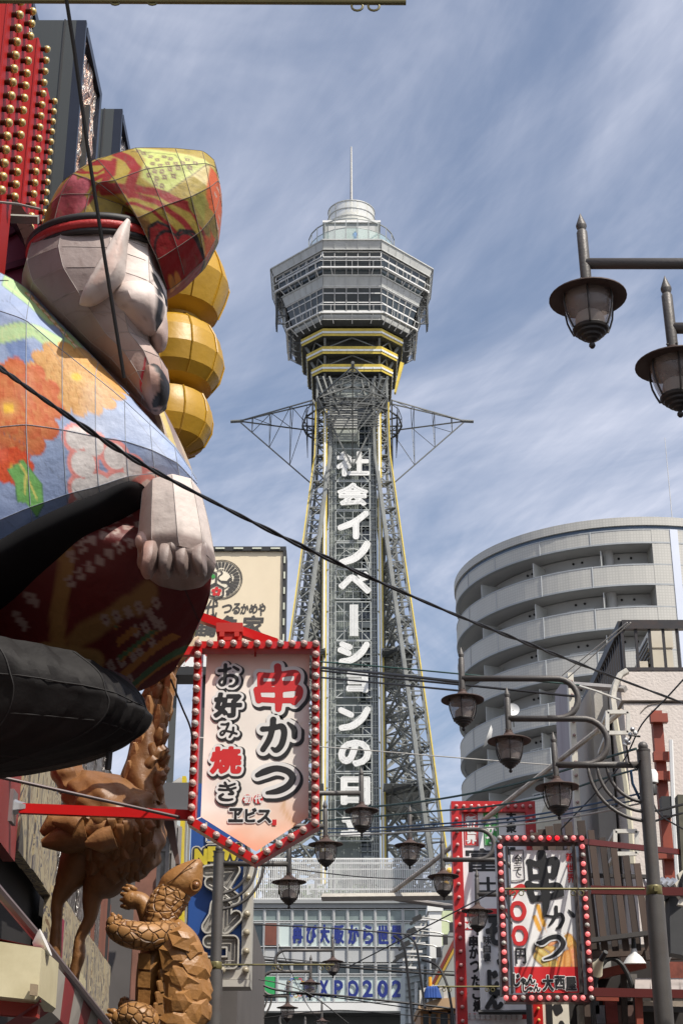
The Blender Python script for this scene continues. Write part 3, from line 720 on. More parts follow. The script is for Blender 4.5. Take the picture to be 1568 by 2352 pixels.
# worker on the roof terrace
def worker():
    p = thing('person', 'person in a blue top standing behind the glass of the tower roof terrace', 'person', (0, 0, 0))
    pl = Vector((PY(815, 530, TY - Rr + .8).x, TY - Rr + .8, z_w0 + .02)); p.location = pl; ORG[p.as_pointer()] = tuple(pl)
    me = bpy.data.meshes.new('body'); J = [(0, 0, .95), (0, 0, 1.2), (0, 0, 1.42), (0, 0, 1.52), (0, -.01, 1.66), (.09, 0, .9), (.1, -.02, .5), (.11, .02, .08), (.11, -.1, .04), (-.09, 0, .9), (-.1, .03, .5), (-.12, .06, .08), (-.12, -.06, .04), (.2, 0, 1.4), (.26, -.03, 1.12), (.2, -.2, .98), (-.2, 0, 1.4), (-.26, .02, 1.12), (-.22, -.14, .92)]
    E_ = [(0, 1), (1, 2), (2, 3), (3, 4), (0, 5), (5, 6), (6, 7), (7, 8), (0, 9), (9, 10), (10, 11), (11, 12), (2, 13), (13, 14), (14, 15), (2, 16), (16, 17), (17, 18)]
    me.from_pydata(J, E_, []); b = bpy.data.objects.new('body', me); COL.objects.link(b); b.parent = p
    sk = b.modifiers.new('s', 'SKIN'); rr = [.14, .15, .16, .06, .11, .09, .065, .045, .04, .09, .065, .045, .04, .06, .045, .035, .06, .045, .035]
    for i, r in enumerate(rr): me.skin_vertices[0].data[i].radius = (r, r * .85)
    me.skin_vertices[0].data[0].use_root = True
    b.modifiers.new('u', 'SUBSURF').levels = 1; me.materials.append(M('blue_cloth', (.03, .12, .45), .8, 0, .1, 5))
worker()
# ================================================================ base building in front of the tower
BY = 112.0
def bx(u): return PY(u, 2150, BY).x
def bz(v): return ZY(v, BY)
base = thing('base_building', 'wide pale panelled building at the tower foot with blue lettering on its windows', 'building', (bx(800), BY, 0))
xl, xr = bx(430), bx(1400)
mb = MB(); mb.bb(xl, BY + .4, 0, xr, BY + 52, bz(2077)); mb.build('wall', M('facade_grey', (.40, .41, .40), .5, 0, .06, .4), base)
mb = MB(); mb.bb(xl, BY - .3, bz(2077), xr, BY + 2, bz(2069)); mb.bb(xl, BY - .15, bz(2087), xr, BY + .3, bz(2077)); mb.build('ledge', M('ledge_grey', (.27, .28, .28), .6, 0, .15, .5), base)
mb = MB(); mb.bb(xl, BY - .1, bz(2331), xr, BY + .3, bz(2305)); mb.build('white_band', M('band_white', (.66, .66, .64), .5, 0, .05, .5), base)
mb = MB(); mb.bb(xl, BY - 2.2, bz(2336), xr, BY + .3, bz(2332)); mb.bb(xl, BY + .1, 0, xr, BY + .4, bz(2336)); mb.build('canopy', steel_d, base)
cw_ = 31.9
# mullion columns at u
cols = [638.5 - 31.9 * 1 + 31.9 * k + 0 for k in range(-6, 22)]
fm = M('mullion', (.50, .51, .50), .4, .2, .06, 1)
pan = M('film_panel', (.50, .58, .56), .25, 0, .06, .5, spec=.6)
gry = M('grey_panel', (.40, .41, .41), .5, 0, .06, .4)
wing = M('green_window', (.16, .20, .19), .12, 0, .5, .6, spec=.8)
rows = [(2089, 2117, wing, 'window'), (2119, 2176, pan, 'film_window'), (2178, 2211, gry, 'wall_panel'), (2214, 2239, glass_d, 'window'), (2242, 2303, pan, 'film_window')]
for i, u in enumerate(cols):
    x0, x1 = bx(u), bx(u + cw_)
    for va, vb, mt, nm in rows:
        z0, z1 = bz(vb), bz(va); q = mt; film = nm == 'film_window'
        if u + cw_ < 640 and va == 2119: q = glass_d; nm = 'window'
        if u + cw_ < 640 and va == 2242: q = glass_d; nm = 'window'
        mb = MB(); mb.bb(x0 + .05, BY + .12, z0 + .03, x1 - .05, BY + .3, z1 - .03); pnl = mb.build(nm, q, base)
        if nm != 'wall_panel':
            mb = MB(); w = .11
            for a, b, c, d in ((x0 + .035, z0, x0 + .095, z1), (x1 - .095, z0, x1 - .035, z1), (x0 + .095, z0, x1 - .095, z0 + .06), (x0 + .095, z1 - .06, x1 - .095, z1)): mb.bb(a, BY + .0, b, c, BY + .14, d)
            mb.build('frame', fm, pnl)
    mb = MB(); mb.bb(x0 - .03, BY - .05, bz(2304), x0 + .03, BY + .16, bz(2088)); mb.build('mullion', gry, base)
# green poster in the lower left windows, brown door leaf in the upper left
mb = MB(); mb.bb(bx(583), BY - .03, bz(2288), bx(633), BY - .01, bz(2244)); pp = mb.build('poster', M('poster_green', (.02, .30, .08), .5, 0, .3, .8), base)
mb = MB(); mb.bb(bx(608), BY - .02, bz(2172), bx(635), BY + .0, bz(2122)); mb.build('brown_screen', M('brown_screen', (.16, .05, .03), .5, 0, .3, .8), base)
blue = M('film_blue', (.010, .022, .17), .4, 0, .03, 1)
for ch, u0, u1, v0, v1 in [('再', 672, 694, 2127, 2167), ('び', 704, 726, 2127, 2167), ('大', 733, 756, 2126, 2167), ('阪', 765, 789, 2127, 2167), ('か', 800, 823, 2127, 2168), ('ら', 835, 856, 2127, 2168), ('世', 867, 891, 2128, 2168), ('界', 899, 922, 2128, 2168), ('へ', 931, 953, 2135, 2160), ('！', 968, 973, 2127, 2167),
                           ('E', 703, 721, 2254, 2290), ('X', 734, 753, 2254, 2290), ('P', 767, 786, 2254, 2290), ('O', 797, 822, 2254, 2291), ('2', 834, 854, 2254, 2290), ('0', 868, 889, 2254, 2291), ('2', 901, 921, 2254, 2290), ('5', 932, 952, 2254, 2290)]:
    r_ = glyph(ch, u0, v0, u1, v1, BY - .02, [(blue, .05, .01)], base, n=34)
# ring-shaped event emblem beside EXPO: chain of coloured arcs
cx, cz_ = bx(681), bz(2269)
for k in range(12):
    a = 2 * math.pi * k / 12; q = Vector((cx + .52 * math.cos(a), BY - .04, cz_ + .52 * math.sin(a)))
    mb = MB(); rad = .13; pts = [q + Vector((rad * math.cos(a + b), 0, rad * math.sin(a + b))) for b in np.linspace(-1.9, 1.9, 8)]
    for p0, p1 in zip(pts, pts[1:]): mb.beam(p0, p1, .055, .03, up=(0, 1, 0))
    c_ = [(.02, .1, .4), (.5, .3, .02), (.5, .03, .05), (.03, .3, .1)][k % 4]; mb.build('emblem_arc', M('arc%d' % (k % 4), c_, .5), base)
# roof screen of upright bars
mb = MB(); zs, ze = bz(2070), bz(1972); ym = BY + .1
for x in np.arange(xl, xr, .135): mb.bb(x, ym, zs, x + .055, ym + .05, ze)
o = mb.build('screen_bars', white, base); o['kind'] = 'stuff'
for v, h in ((1972, .10), (1982, .12), (1996, .08), (2018, .10), (2042, .10), (2064, .10)):
    mb = MB(); mb.bb(xl, ym + .06, bz(v) - h / 2, xr, ym + .14, bz(v) + h / 2); mb.build('screen_rail', white, base)
for u in np.arange(600, 1200, 41):
    mb = MB(); mb.bb(bx(u), ym + .2, zs, bx(u) + .14, ym + .34, ze); mb.beam((bx(u), ym + .3, ze - .5), (bx(u), ym + 4, zs), .12); mb.build('screen_post', gry, base)
mb = MB(); mb.bb(bx(878), BY + 16, bz(2075), bx(972), BY + 22, bz(1965) + 2.2); 
for x in np.arange(bx(878), bx(972), .35): mb.bb(x, BY + 15.93, bz(2075), x + .12, BY + 16.0, bz(1965) + 2.2)
mb.build('plant_room', M('cladding_green', (.34, .37, .33), .5, 0, .1, .6, streak=True), base)
mb = MB(); mb.bb(bx(690), BY + 20, bz(2075), bx(740), BY + 23, bz(1965) + 1.8); mb.build('roof_unit', gry, base)
mb = MB(); c = PY(697, 2061 - 0, BY + 14) ; 
# loudspeaker horn on the shaft foot
hp = PY(758, 2060 - 0 - 0, BY + 10)
mb = MB(); q = PY(957, 2060, BY)
horn = PY(721, 2062, BY)
# shrubs on the roof garden behind the screen
def leafmass(name, label, cat, c, rx, ry, rz, n, size, mats, group=None, parts=None, seed=1):
    rnd = random.Random(seed); t = thing(name, label, cat, (c[0], c[1], c[2] - rz), group)
    mb = MB()
    blobs = [(rnd.uniform(-.7, .7), rnd.uniform(-.7, .7), rnd.uniform(-.6, .6), rnd.uniform(.35, .6)) for _ in range(9)]
    for k in range(n):
        b = blobs[rnd.randrange(len(blobs))]; d = Vector((rnd.gauss(0, 1), rnd.gauss(0, 1), rnd.gauss(0, 1))).normalized() * b[3] * rnd.uniform(.6, 1.05)
        p = Vector((c[0] + (b[0] + d.x) * rx, c[1] + (b[1] + d.y) * ry, c[2] + (b[2] + d.z) * rz)); s = size * rnd.uniform(.6, 1.3)
        a = Vector((rnd.uniform(-1, 1), rnd.uniform(-1, 1), rnd.uniform(-.6, .6))).normalized(); e = a.orthogonal().normalized()
        mb.cur = rnd.randrange(len(mats)); mb.add([p - a * s, p + e * s * .5, p + a * s, p - e * s * .5], [(0, 1, 2, 3)])
    mb.build('crown', mats, t); mb = MB(); mb.tube([(c[0], c[1], c[2] - rz), (c[0] + .05, c[1], c[2] + rz * .3)], [rx * .07, rx * .03], 6)
    for k in range(4):
        a = k * 1.6; mb.tube([(c[0], c[1], c[2] - rz * .3), (c[0] + rx * .5 * math.cos(a), c[1] + ry * .5 * math.sin(a), c[2] + rz * .3)], [rx * .03, rx * .012], 5)
    mb.build('trunk', M('bark', (.07, .05, .035), .9, 0, .3, 8), t); return t
gl = [M('leaf_a', (.045, .085, .03), .6, 0, .3, 3), M('leaf_b', (.07, .12, .04), .6, 0, .3, 3), M('leaf_c', (.03, .055, .02), .6, 0, .3, 3)]
for k, (u, w, lb) in enumerate(((640, 2.0, 'dark shrub behind the slatted roof screen, near its left end'), (800, 3.6, 'broad green shrub behind the roof screen, below the tower lettering'), (868, 2.2, 'small shrub behind the roof screen, just right of the tower shaft'), (930, 3.0, 'green shrub behind the roof screen in front of the ribbed plant room'))):
    leafmass('shrub', lb, 'shrub', (bx(u), BY + 3.2, bz(2045)), w, 1.6, bz(2022) - bz(2050), 900, .18, gl, 'shrubs behind the roof screen', seed=k + 3)
# ================================================================ round apartment tower
AR = thing('round_apartment_tower', 'round grey tiled apartment tower with curved stacked balconies', 'building', (0, 0, 0))
Yf = 100.0; R0 = 12.2
cxA = (1432 - 784) / FP * ((Yf + R0) * CP + 38 * SP) ; cyA = Yf + R0
zTop = ZY(1188, Yf)
AR.location = (cxA, cyA, 0); ORG[AR.as_pointer()] = (cxA, cyA, 0)
tile = None
def tile_mat(name, col, s=5.0):
    m = M(name, col, .5, 0, .05, .4); t = m.node_tree; b = t.nodes['Principled BSDF']
    uvn = t.nodes.new('ShaderNodeUVMap'); br = t.nodes.new('ShaderNodeTexBrick'); t.links.new(uvn.outputs[0], br.inputs['Vector'])
    br.offset = 0.0; br.inputs['Scale'].default_value = 1.0; br.inputs['Mortar Size'].default_value = .03; br.inputs['Brick Width'].default_value = .2; br.inputs['Row Height'].default_value = .2
    br.inputs['Color1'].default_value = (*col, 1); br.inputs['Color2'].default_value = (*[c * .97 for c in col], 1); br.inputs['Mortar'].default_value = (*[c * .86 for c in col], 1)
    mx = t.nodes.new('ShaderNodeMixRGB'); mx.blend_type = 'MULTIPLY'; mx.inputs[0].default_value = 1.0
    sc = [n for n in t.nodes if n.type == 'VECT_MATH'][0]; sc.inputs[0].default_value = (1, 1, 1)
    t.links.new(br.outputs['Color'], mx.inputs[1]); t.links.new(sc.outputs[0], mx.inputs[2]); t.links.new(mx.outputs[0], b.inputs['Base Color']); return m
tile = tile_mat('tile_grey', (.50, .49, .45))
plain = M('render_grey', (.45, .45, .44), .7, 0, .06, .5); trim = M('trim_grey', (.34, .36, .37), .5, 0, .05, .6); bluestrip = M('blue_strip', (.08, .12, .18), .4)
def plan(th, r):   # th 0 = toward the camera, + = to the right; the left flank swells into a second bay
    rr = r * (1 + 0.0 * math.cos(th))
    return Vector((cxA + rr * math.sin(th), cyA - rr * math.cos(th), 0))
def arc(mb, th0, th1, r, z0, z1, n, th_=0.0, uv=False):
    for i in range(n):
        a, b = th0 + (th1 - th0) * i / n, th0 + (th1 - th0) * (i + 1) / n; p, q = plan(a, r), plan(b, r)
        zz0, zz1 = Vector((0, 0, z0)), Vector((0, 0, z1)); mb.quad(p + zz0, q + zz0, q + zz1, p + zz1)
        if th_:
            p2, q2 = plan(a, r - th_), plan(b, r - th_); mb.quad(q2 + zz0, p2 + zz0, p2 + zz1, q2 + zz1); mb.quad(p + zz1, q + zz1, q2 + zz1, p2 + zz1); mb.quad(p2 + zz0, q2 + zz0, q + zz0, p + zz0)
            if i == 0: mb.quad(p + zz0, p + zz1, p2 + zz1, p2 + zz0)
            if i == n - 1: mb.quad(q + zz0, q2 + zz0, q2 + zz1, q + zz1)
def uvcyl(o):
    me = o.data; uv = me.uv_layers.new(name='uv'); ox, oy, _ = ORG[o.as_pointer()]
    for l in me.loops:
        c = me.vertices[l.vertex_index].co; a = math.atan2(c.x + ox - cxA, -(c.y + oy - cyA)); uv.data[l.index].uv = (a * R0, c.z)
FH = 3.02; TH0, TH1 = -2.2, 2.0; pier0, pier1 = math.radians(1.0), math.radians(15.5)
seams = [-1.25, -.95, -.62, -.32]
mb = MB(); arc(mb, TH0, TH1, R0 + .1, zTop - .6, zTop, 60, .5); o = mb.build('roof_parapet', [tile], AR); uvcyl(o)
mb = MB(); arc(mb, TH0, TH1, R0 - .05, zTop - .87, zTop - .6, 60, .3); mb.build('blue_band', bluestrip, AR)
nfl = 12
for f in range(nfl):
    # parapet band of the floor (top band is the fascia over the top floor)
    top = zTop - .87 if f == 0 else zTop - .87 - 1.05 - (f - 1) * FH - 1.5
    bot = top - (1.05 if f == 0 else 1.52)
    mb = MB(); arc(mb, TH0, TH1, R0, bot + .12, top, 60, .18); o = mb.build('balcony_parapet', tile, AR); uvcyl(o)
    mb = MB(); arc(mb, TH0, TH1, R0 + .03, bot, bot + .12, 60, .3); arc(mb, TH0, TH1, R0 + .02, top - .07, top + .02, 60, .22)
    for s_ in seams: q0, q1 = plan(s_, R0 + .01), plan(s_, R0 + .01); mb.beam(q0 + Vector((0, 0, bot)), q0 + Vector((0, 0, top)), .07, .05)
    mb.build('parapet_edge', trim, o)
    # floor slab
    mb = MB()
    for i in range(60):
        a, b = TH0 + (TH1 - TH0) * i / 60, TH0 + (TH1 - TH0) * (i + 1) / 60
        z = Vector((0, 0, bot + .06)); mb.quad(plan(a, R0 - .1) + z, plan(a, R0 - 2.2) + z, plan(b, R0 - 2.2) + z, plan(b, R0 - .1) + z)
    mb.build('balcony_soffit', plain, AR)
    # recess below the band
    r0_, r1_ = bot - 1.5, bot
    mb = MB(); arc(mb, TH0, TH1, R0 - 1.75, r0_ - 1.4, r1_, 60); mb.build('back_wall', plain, AR)
    for a in (-1.05, -.70, -.45, -.12 if False else -.42):
        pass
    for a in (-1.12, -.68, -.27):
        mb = MB(); p, q = plan(a, R0 - .22), plan(a, R0 - 1.75); mb.beam(p + Vector((0, 0, r0_ + .35)), q + Vector((0, 0, r0_ + .35)), .06, 1.7); mb.build('balcony_divider', panel_w, AR)
    for a in (-.235, -1.6):
        mb = MB(); p = plan(a, R0 - 1.5); mb.lathe([(.38, r0_ - 1.3), (.38, r1_ + .1)], p, 14); mb.build('column', plain, AR, smooth=True)
    for a0, a1 in ((-.20, -.02), (-.52, -.36), (-.86, -.74), (.36, .52), (.62, .8)):
        mb = MB(); arc(mb, a0, a1, R0 - 1.70, r0_ - 1.2, r0_ + .62, 3); w_ = mb.build('window', glass_d, AR)
        mb = MB(); arc(mb, a0 - .01, a1 + .01, R0 - 1.66, r0_ + .62, r0_ + .72, 3, .1)
        for a in (a0, (a0 + a1) / 2, a1): mb.beam(plan(a, R0 - 1.66) + Vector((0, 0, r0_ - 1.2)), plan(a, R0 - 1.66) + Vector((0, 0, r0_ + .62)), .06)
        mb.build('frame', white, w_)
    for a in (-.47, -.41, -.82, -.78, -.17, -.09, .42, .5, -1.15):
        mb = MB(); p = plan(a, R0 - 1.7) + Vector((0, 0, r1_ - .38)); mb.sphere(p, .09, 8, 5); mb.build('vent', black, AR)
    # solid pier between the two balcony runs
mb = MB(); arc(mb, pier0, pier1, R0 + .012, 4, zTop - .88, 8, 1.9); o = mb.build('pier', tile, AR); uvcyl(o)
a = (pier0 + pier1) / 2; mb = MB(); arc(mb, a - .022, a + .022, R0 + .07, 4, zTop - .88, 2, .2); mb.build('bright_strip', M('bright_strip', (.62, .66, .74), .3, .2, .03, 1), AR)
mb = MB(); arc(mb, TH1, TH0 + 2 * math.pi, R0, 0, zTop, 20); arc(mb, TH0, TH1, R0 - 2.0, 0, zTop - 36, 20)
mb.slab([plan(x, R0 - .3) + Vector((0, 0, zTop - 1.3)) for x in np.linspace(-math.pi, math.pi, 33)[:-1]], (0, 0, .2)); mb.build('rear_wall', plain, AR)
mb = MB(); p = PY(1543, 1190, cyA); mb.tube([(p.x, p.y, zTop - .5), (p.x, p.y, ZY(1005, cyA))], [.06, .025], 6); mb.build('lightning_rod', M('rod_grey', (.5, .5, .5), .4, .4), AR)
# ================================================================ cream rendered building, right
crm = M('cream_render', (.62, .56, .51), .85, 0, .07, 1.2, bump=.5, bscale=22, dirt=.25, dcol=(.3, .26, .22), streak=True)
crm2 = M('shaded_render', (.40, .38, .34), .85, 0, .08, 1.2, bump=.3, bscale=22, dirt=.3, dcol=(.2, .18, .15), streak=True)  # darker copy of the cream render, shade of the flank in its colour
RY = 26.0
cb = PY(1426, 1545, RY); zr_ = cb.z
RB = thing('cream_building', 'cream rendered building with black roof railing and air conditioner on the right', 'building', (cb.x, RY, 0))
x1b = cb.x + 9
mb = MB(); mb.bb(cb.x, RY, 0, x1b, RY + 10.5, zr_ - .55); mb.build('wall', crm, RB)
mb = MB(); mb.bb(cb.x - .03, RY - .04, zr_ - .5, x1b, RY + 10.5, zr_); mb.build('roof_band', crm, RB)
# crack and downpipe
mb = MB(); pts = [PY(*q, RY - .012) for q in ((1471, 1637), (1481, 1626), (1489, 1620), (1500, 1617), (1512, 1616), (1522, 1613))]; mb.tube(pts, .008, 4); mb.build('crack', M('crack', (.2, .17, .14), .9), RB)
mb = MB(); zt_ = PY(1432, 1433, RY).z; hr = zt_ - zr_
for (a, b) in (((cb.x + .08, RY + .08), (x1b, RY + .08)), ((cb.x + .08, RY + .08), (cb.x + .08, RY + 8))):
    A3, B3 = Vector((*a, zt_)), Vector((*b, zt_)); mb.beam(A3, B3, .12, .16); mb.beam(A3 - Vector((0, 0, hr - .08)), B3 - Vector((0, 0, hr - .08)), .06, .06)
rl = mb.build('railing', M('rail_black', (.022, .02, .022), .5, .2, .2, 4, dirt=.25, dcol=(.12, .05, .02)), RB)
pk = MB(); pk.bb(-.022, -.022, 0, .022, .022, hr - .05); pk = mesh_of(pk, 'picket', [MC['rail_black']])
for k in range(24): place('picket', pk, (cb.x + .08 + .235 * (k + .001), RY + .08, zr_), rl)
for k in range(34): place('picket', pk, (cb.x + .08, RY + .08 + .235 * (k + 1), zr_), rl)
# air conditioner on the roof
ac = thing('air_conditioner', 'beige outdoor air conditioner unit behind the black roof railing', 'air conditioner', (XY(1522, 1530, RY + 1), RY + 1, zr_))
a, b = PY(1498, 1545, RY + .7), PY(1540, 1452, RY + .7); acm = M('beige_metal', (.55, .50, .40), .4, 0, .06, 3)
mb = MB(); mb.bb(a.x, RY + .7, zr_, b.x, RY + 2.0, b.z); mb.build('casing', acm, ac)
mb = MB(); mb.bb(a.x - .02, RY + .68, zr_ + (b.z - zr_) * .70, b.x + .02, RY + 2.02, b.z + .02); mb.build('lid', acm, ac)
mb = MB()
for k in range(9): z = zr_ + .15 + k * .09; mb.bb(a.x - .04, RY + .8, z, a.x - .005, RY + 1.9, z + .03)
mb.build('grille', M('grille_grey', (.12, .12, .12), .5), ac)
mb = MB(); a, b = PY(1466, 1545, RY + .7), PY(1487, 1519, RY + .7); mb.bb(a.x, RY + .7, zr_, b.x, RY + 1.1, b.z); o = mb.build('roof_box', acm); o['label'] = 'small beige cabinet on the roof at the corner of the black railing'; o['category'] = 'cabinet'
# pipes down the corner of the cream building
def wire(name, label, cat, pts, r, mat, group=None, n=5):
    mb = MB(); mb.tube(pts, r, n); o = mb.build(name, mat, smooth=True); o['label'] = label; o['category'] = cat
    if group: o['group'] = group
    return o
pale = M('pale_pipe', (.55, .52, .40), .5, 0, .15, 3, dirt=.4, dcol=(.2, .15, .08))
wire('drain_pipe', 'cream drain pipe running down the shaded side of the cream building', 'pipe', [PY(*q, RY - .15) for q in ((1410, 1640), (1418, 1690), (1436, 1800), (1447, 1900), (1452, 1985))], .05, pale)
wire('insulated_pipe', 'ragged white insulated pipe bundle bending over the roof corner below the railing', 'pipe', [PY(*q, RY - .2) for q in ((1440, 1541), (1425, 1550), (1414, 1570), (1408, 1590), (1407, 1610), (1411, 1640))], .06, M('lagging', (.6, .57, .5), .8, 0, .2, 6, dirt=.6))
# neighbouring grey-beige block beyond, with a narrow tall sign
nb = thing('beige_side_building', 'narrow grey beige building wedged between the round tower and the cream building', 'building', (0, 0, 0))
a = PX(1300, 1700, cb.x - .5)
xs = cb.x - .35
mb = MB(); y0 = RY + 1.2
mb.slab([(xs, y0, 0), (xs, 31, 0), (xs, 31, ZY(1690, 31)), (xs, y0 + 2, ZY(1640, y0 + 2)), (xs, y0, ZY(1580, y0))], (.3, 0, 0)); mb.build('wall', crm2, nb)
mb = MB(); p, q = PX(1290, 1850, xs - .05), PX(1255, 2150, xs - .05); y2 = 36.0
mb.bb(xs, 31, 0, xs + 6, y2, ZY(1760, 31)); mb.build('rear_wall', M('stucco_beige', (.50, .45, .34), .85, 0, .1, 1, bump=.3), nb)
nb.location = (xs, RY + 4, 0)
for c_ in nb.children: c_.location = Vector(c_.location) - Vector((xs, RY + 4, 0)) + Vector(ORG[nb.as_pointer()])
# tall narrow vertical sign, seen edge on, greyish faded with a cream bulb strip
tsn = thing('tall_edge_sign', 'tall narrow faded vertical sign seen edge on beside the round tower', 'sign', PY(1330, 2100, 27.0))
ts = [(1302, 1545), (1313, 1545), (1338, 1925), (1316, 1925)]
mb = MB(); q = [PY(u, v, 27.0) for u, v in ((1303, 1545), (1316, 1545), (1337, 1925), (1323, 1925))]; mb.slab(q, (0, .3, 0)); st_ = mb.build('edge_strip', M('strip_cream', (.6, .57, .48), .5, 0, .1, 3), tsn)
bm_ = MB(); bm_.sphere((0, 0, 0), .03, 6, 4); bm_ = mesh_of(bm_, 'bulb', [M('old_bulb', (.3, .2, .18), .2)], True)
for k in range(12):
    t = (k + .5) / 12; place('bulb', bm_, PY(1311 + 19 * t, 1550 + 370 * t, 26.97), st_)
mb = MB(); q = [PX(u, v, PY(1304, 1700, 27.0).x) for u, v in ((1303, 1548), (1296, 1610), (1309, 1925), (1325, 1925))]
q0 = PY(1304, 1548, 27.05); q1 = PY(1324, 1925, 27.05); mb.slab([q0, q1, q1 + Vector((-.1, 1.1, 0)), q0 + Vector((-.1, 1.1, 0))], (.05, 0, 0)); mb.build('side_face', M('faded_vinyl', (.30, .27, .28), .6, 0, .35, 1.5, streak=True, dirt=.5, dcol=(.12, .08, .09)), tsn)
# red oxide steel post on the cream wall
rp = thing('red_steel_post', 'red oxide steel box post with brackets standing in front of the cream wall', 'post', PY(1520, 2060, 24.5))
rust = M('red_oxide', (.24, .045, .022), .55, 0, .18, 3, dirt=.3, dcol=(.1, .03, .02))
p0, p1 = PY(1508, 1632, 24.5), PY(1532, 2056, 24.5)
mb = MB(); mb.bb(p0.x - .08, 24.5, 0.1, p0.x + .08, 24.66, p0.z); mb.build('post', rust, rp)
for v, s_ in ((1647, 1), (1735, 1), (1780, -1), (1960, -1)):
    p = PY(1510, v, 24.42); mb = MB(); mb.bb(p0.x - (.13 if s_ > 0 else .32), 24.38, p.z - .09, p0.x + .14, 24.5, p.z + .05); mb.build('bracket', rust, rp)
mb = MB(); p = PY(1519, 1855, 24.4); mb.bb(p0.x - .08, 24.3, p.z - .15, p0.x + .08, 24.5, p.z + .15); mb.build('black_box', black, rp)
cm = thing('security_camera', 'white and black security camera on the red steel post', 'camera', PY(1497, 1800, 24.3))
p = PY(1497, 1793, 24.3); mb = MB(); mb.lathe([(.05, .05), (.09, .06), (.1, .2), (.07, .26), (.001, .28)], p - Vector((0, 0, .1)), 12); mb.build('housing', white, cm, smooth=True)
mb = MB(); mb.lathe([(.001, -.14), (.06, -.12), (.07, .02), (.05, .05)], p - Vector((0, 0, .1)), 12); mb.build('lens', black, cm, smooth=True); mb = MB(); mb.tube([p, (p0.x - .09, 24.55, p.z)], .03, 6); mb.build('arm', rust, cm)
wire('white_conduit', 'thin white conduit beside the red steel post', 'pipe', [PY(*q, 24.3) for q in ((1540, 1700), (1545, 1830), (1553, 1990), (1558, 2060))], .035, white)
# ================================================================ street lamps
lp = M('lamp_grey', (.095, .088, .082), .5, .25, .15, 4, dirt=.22, dcol=(.10, .055, .035), bump=.15, bscale=60)
hood = M('hood_brown', (.068, .040, .032), .65, .1, .25, 5, dirt=.3, dcol=(.05, .03, .025))
lampglass = M('lamp_glass', (.34, .28, .25), .12, 0, .12, 5, alpha=.55)
frost = M('frosted_bulb', (.62, .58, .52), .5, 0, .05, 4)
darkm = M('lamp_black', (.035, .03, .028), .5, .2, .2, 5)
def lantern_meshes():
    d = {}
    mb = MB(); mb.lathe([(.033, .08), (.036, .10), (.036, .50), (.030, .515), (.026, .52), (.036, .55), (.0355, .56), (.001, .655)], n=14); 
    for k in range(4): a = k * math.pi / 2 + .5; mb.tube([(.03 * math.cos(a), .03 * math.sin(a), .135), (.048 * math.cos(a), .048 * math.sin(a), .135)], .007, 6)
    d['stem'] = mesh_of(mb, 'stem', [lp], True)
    mb = MB(); mb.lathe([(.036, .125), (.042, .12), (.043, .095), (.055, .092), (.06, .08), (.085, .062), (.12, .042), (.17, .02), (.225, .006), (.25, .002), (.2505, -.006), (.24, -.008), (.19, .0), (.12, .015), (.02, .03)], n=32, cap=False); d['hood'] = mesh_of(mb, 'hood', [hood], 30)
    mb = MB(); mb.lathe([(.150, .012), (.158, -.02), (.155, -.07), (.143, -.13), (.125, -.19), (.105, -.232)], n=24, cap=False); d['glass_globe'] = mesh_of(mb, 'glass_globe', [lampglass], True)
    mb = MB(); mb.lathe([(.001, -.10), (.05, -.105), (.085, -.13), (.095, -.17), (.09, -.23), (.06, -.236)], n=18); d['frosted_diffuser'] = mesh_of(mb, 'frosted_diffuser', [frost], True)
    mb = MB(); mb.lathe([(.112, -.225), (.118, -.235), (.112, -.25), (.095, -.258), (.092, -.272), (.07, -.282), (.066, -.296), (.045, -.305), (.04, -.315), (.018, -.325), (.012, -.335), (.02, -.345), (.021, -.358), (.012, -.372), (.001, -.376)], n=18); d['finial'] = mesh_of(mb, 'finial', [darkm], True)
    mb = MB()
    mb.tube([(.168, 0, 0), (.176, 0, -.06), (.166, 0, -.13), (.145, 0, -.19), (.125, 0, -.235), (.105, 0, -.238)], .007, 6); d['cage_rib'] = mesh_of(mb, 'cage_rib', [darkm], True)
    return d
LM = lantern_meshes()
LPOS = [(2.05, 0.0), (1.53, -.49), (1.01, -1.03)]
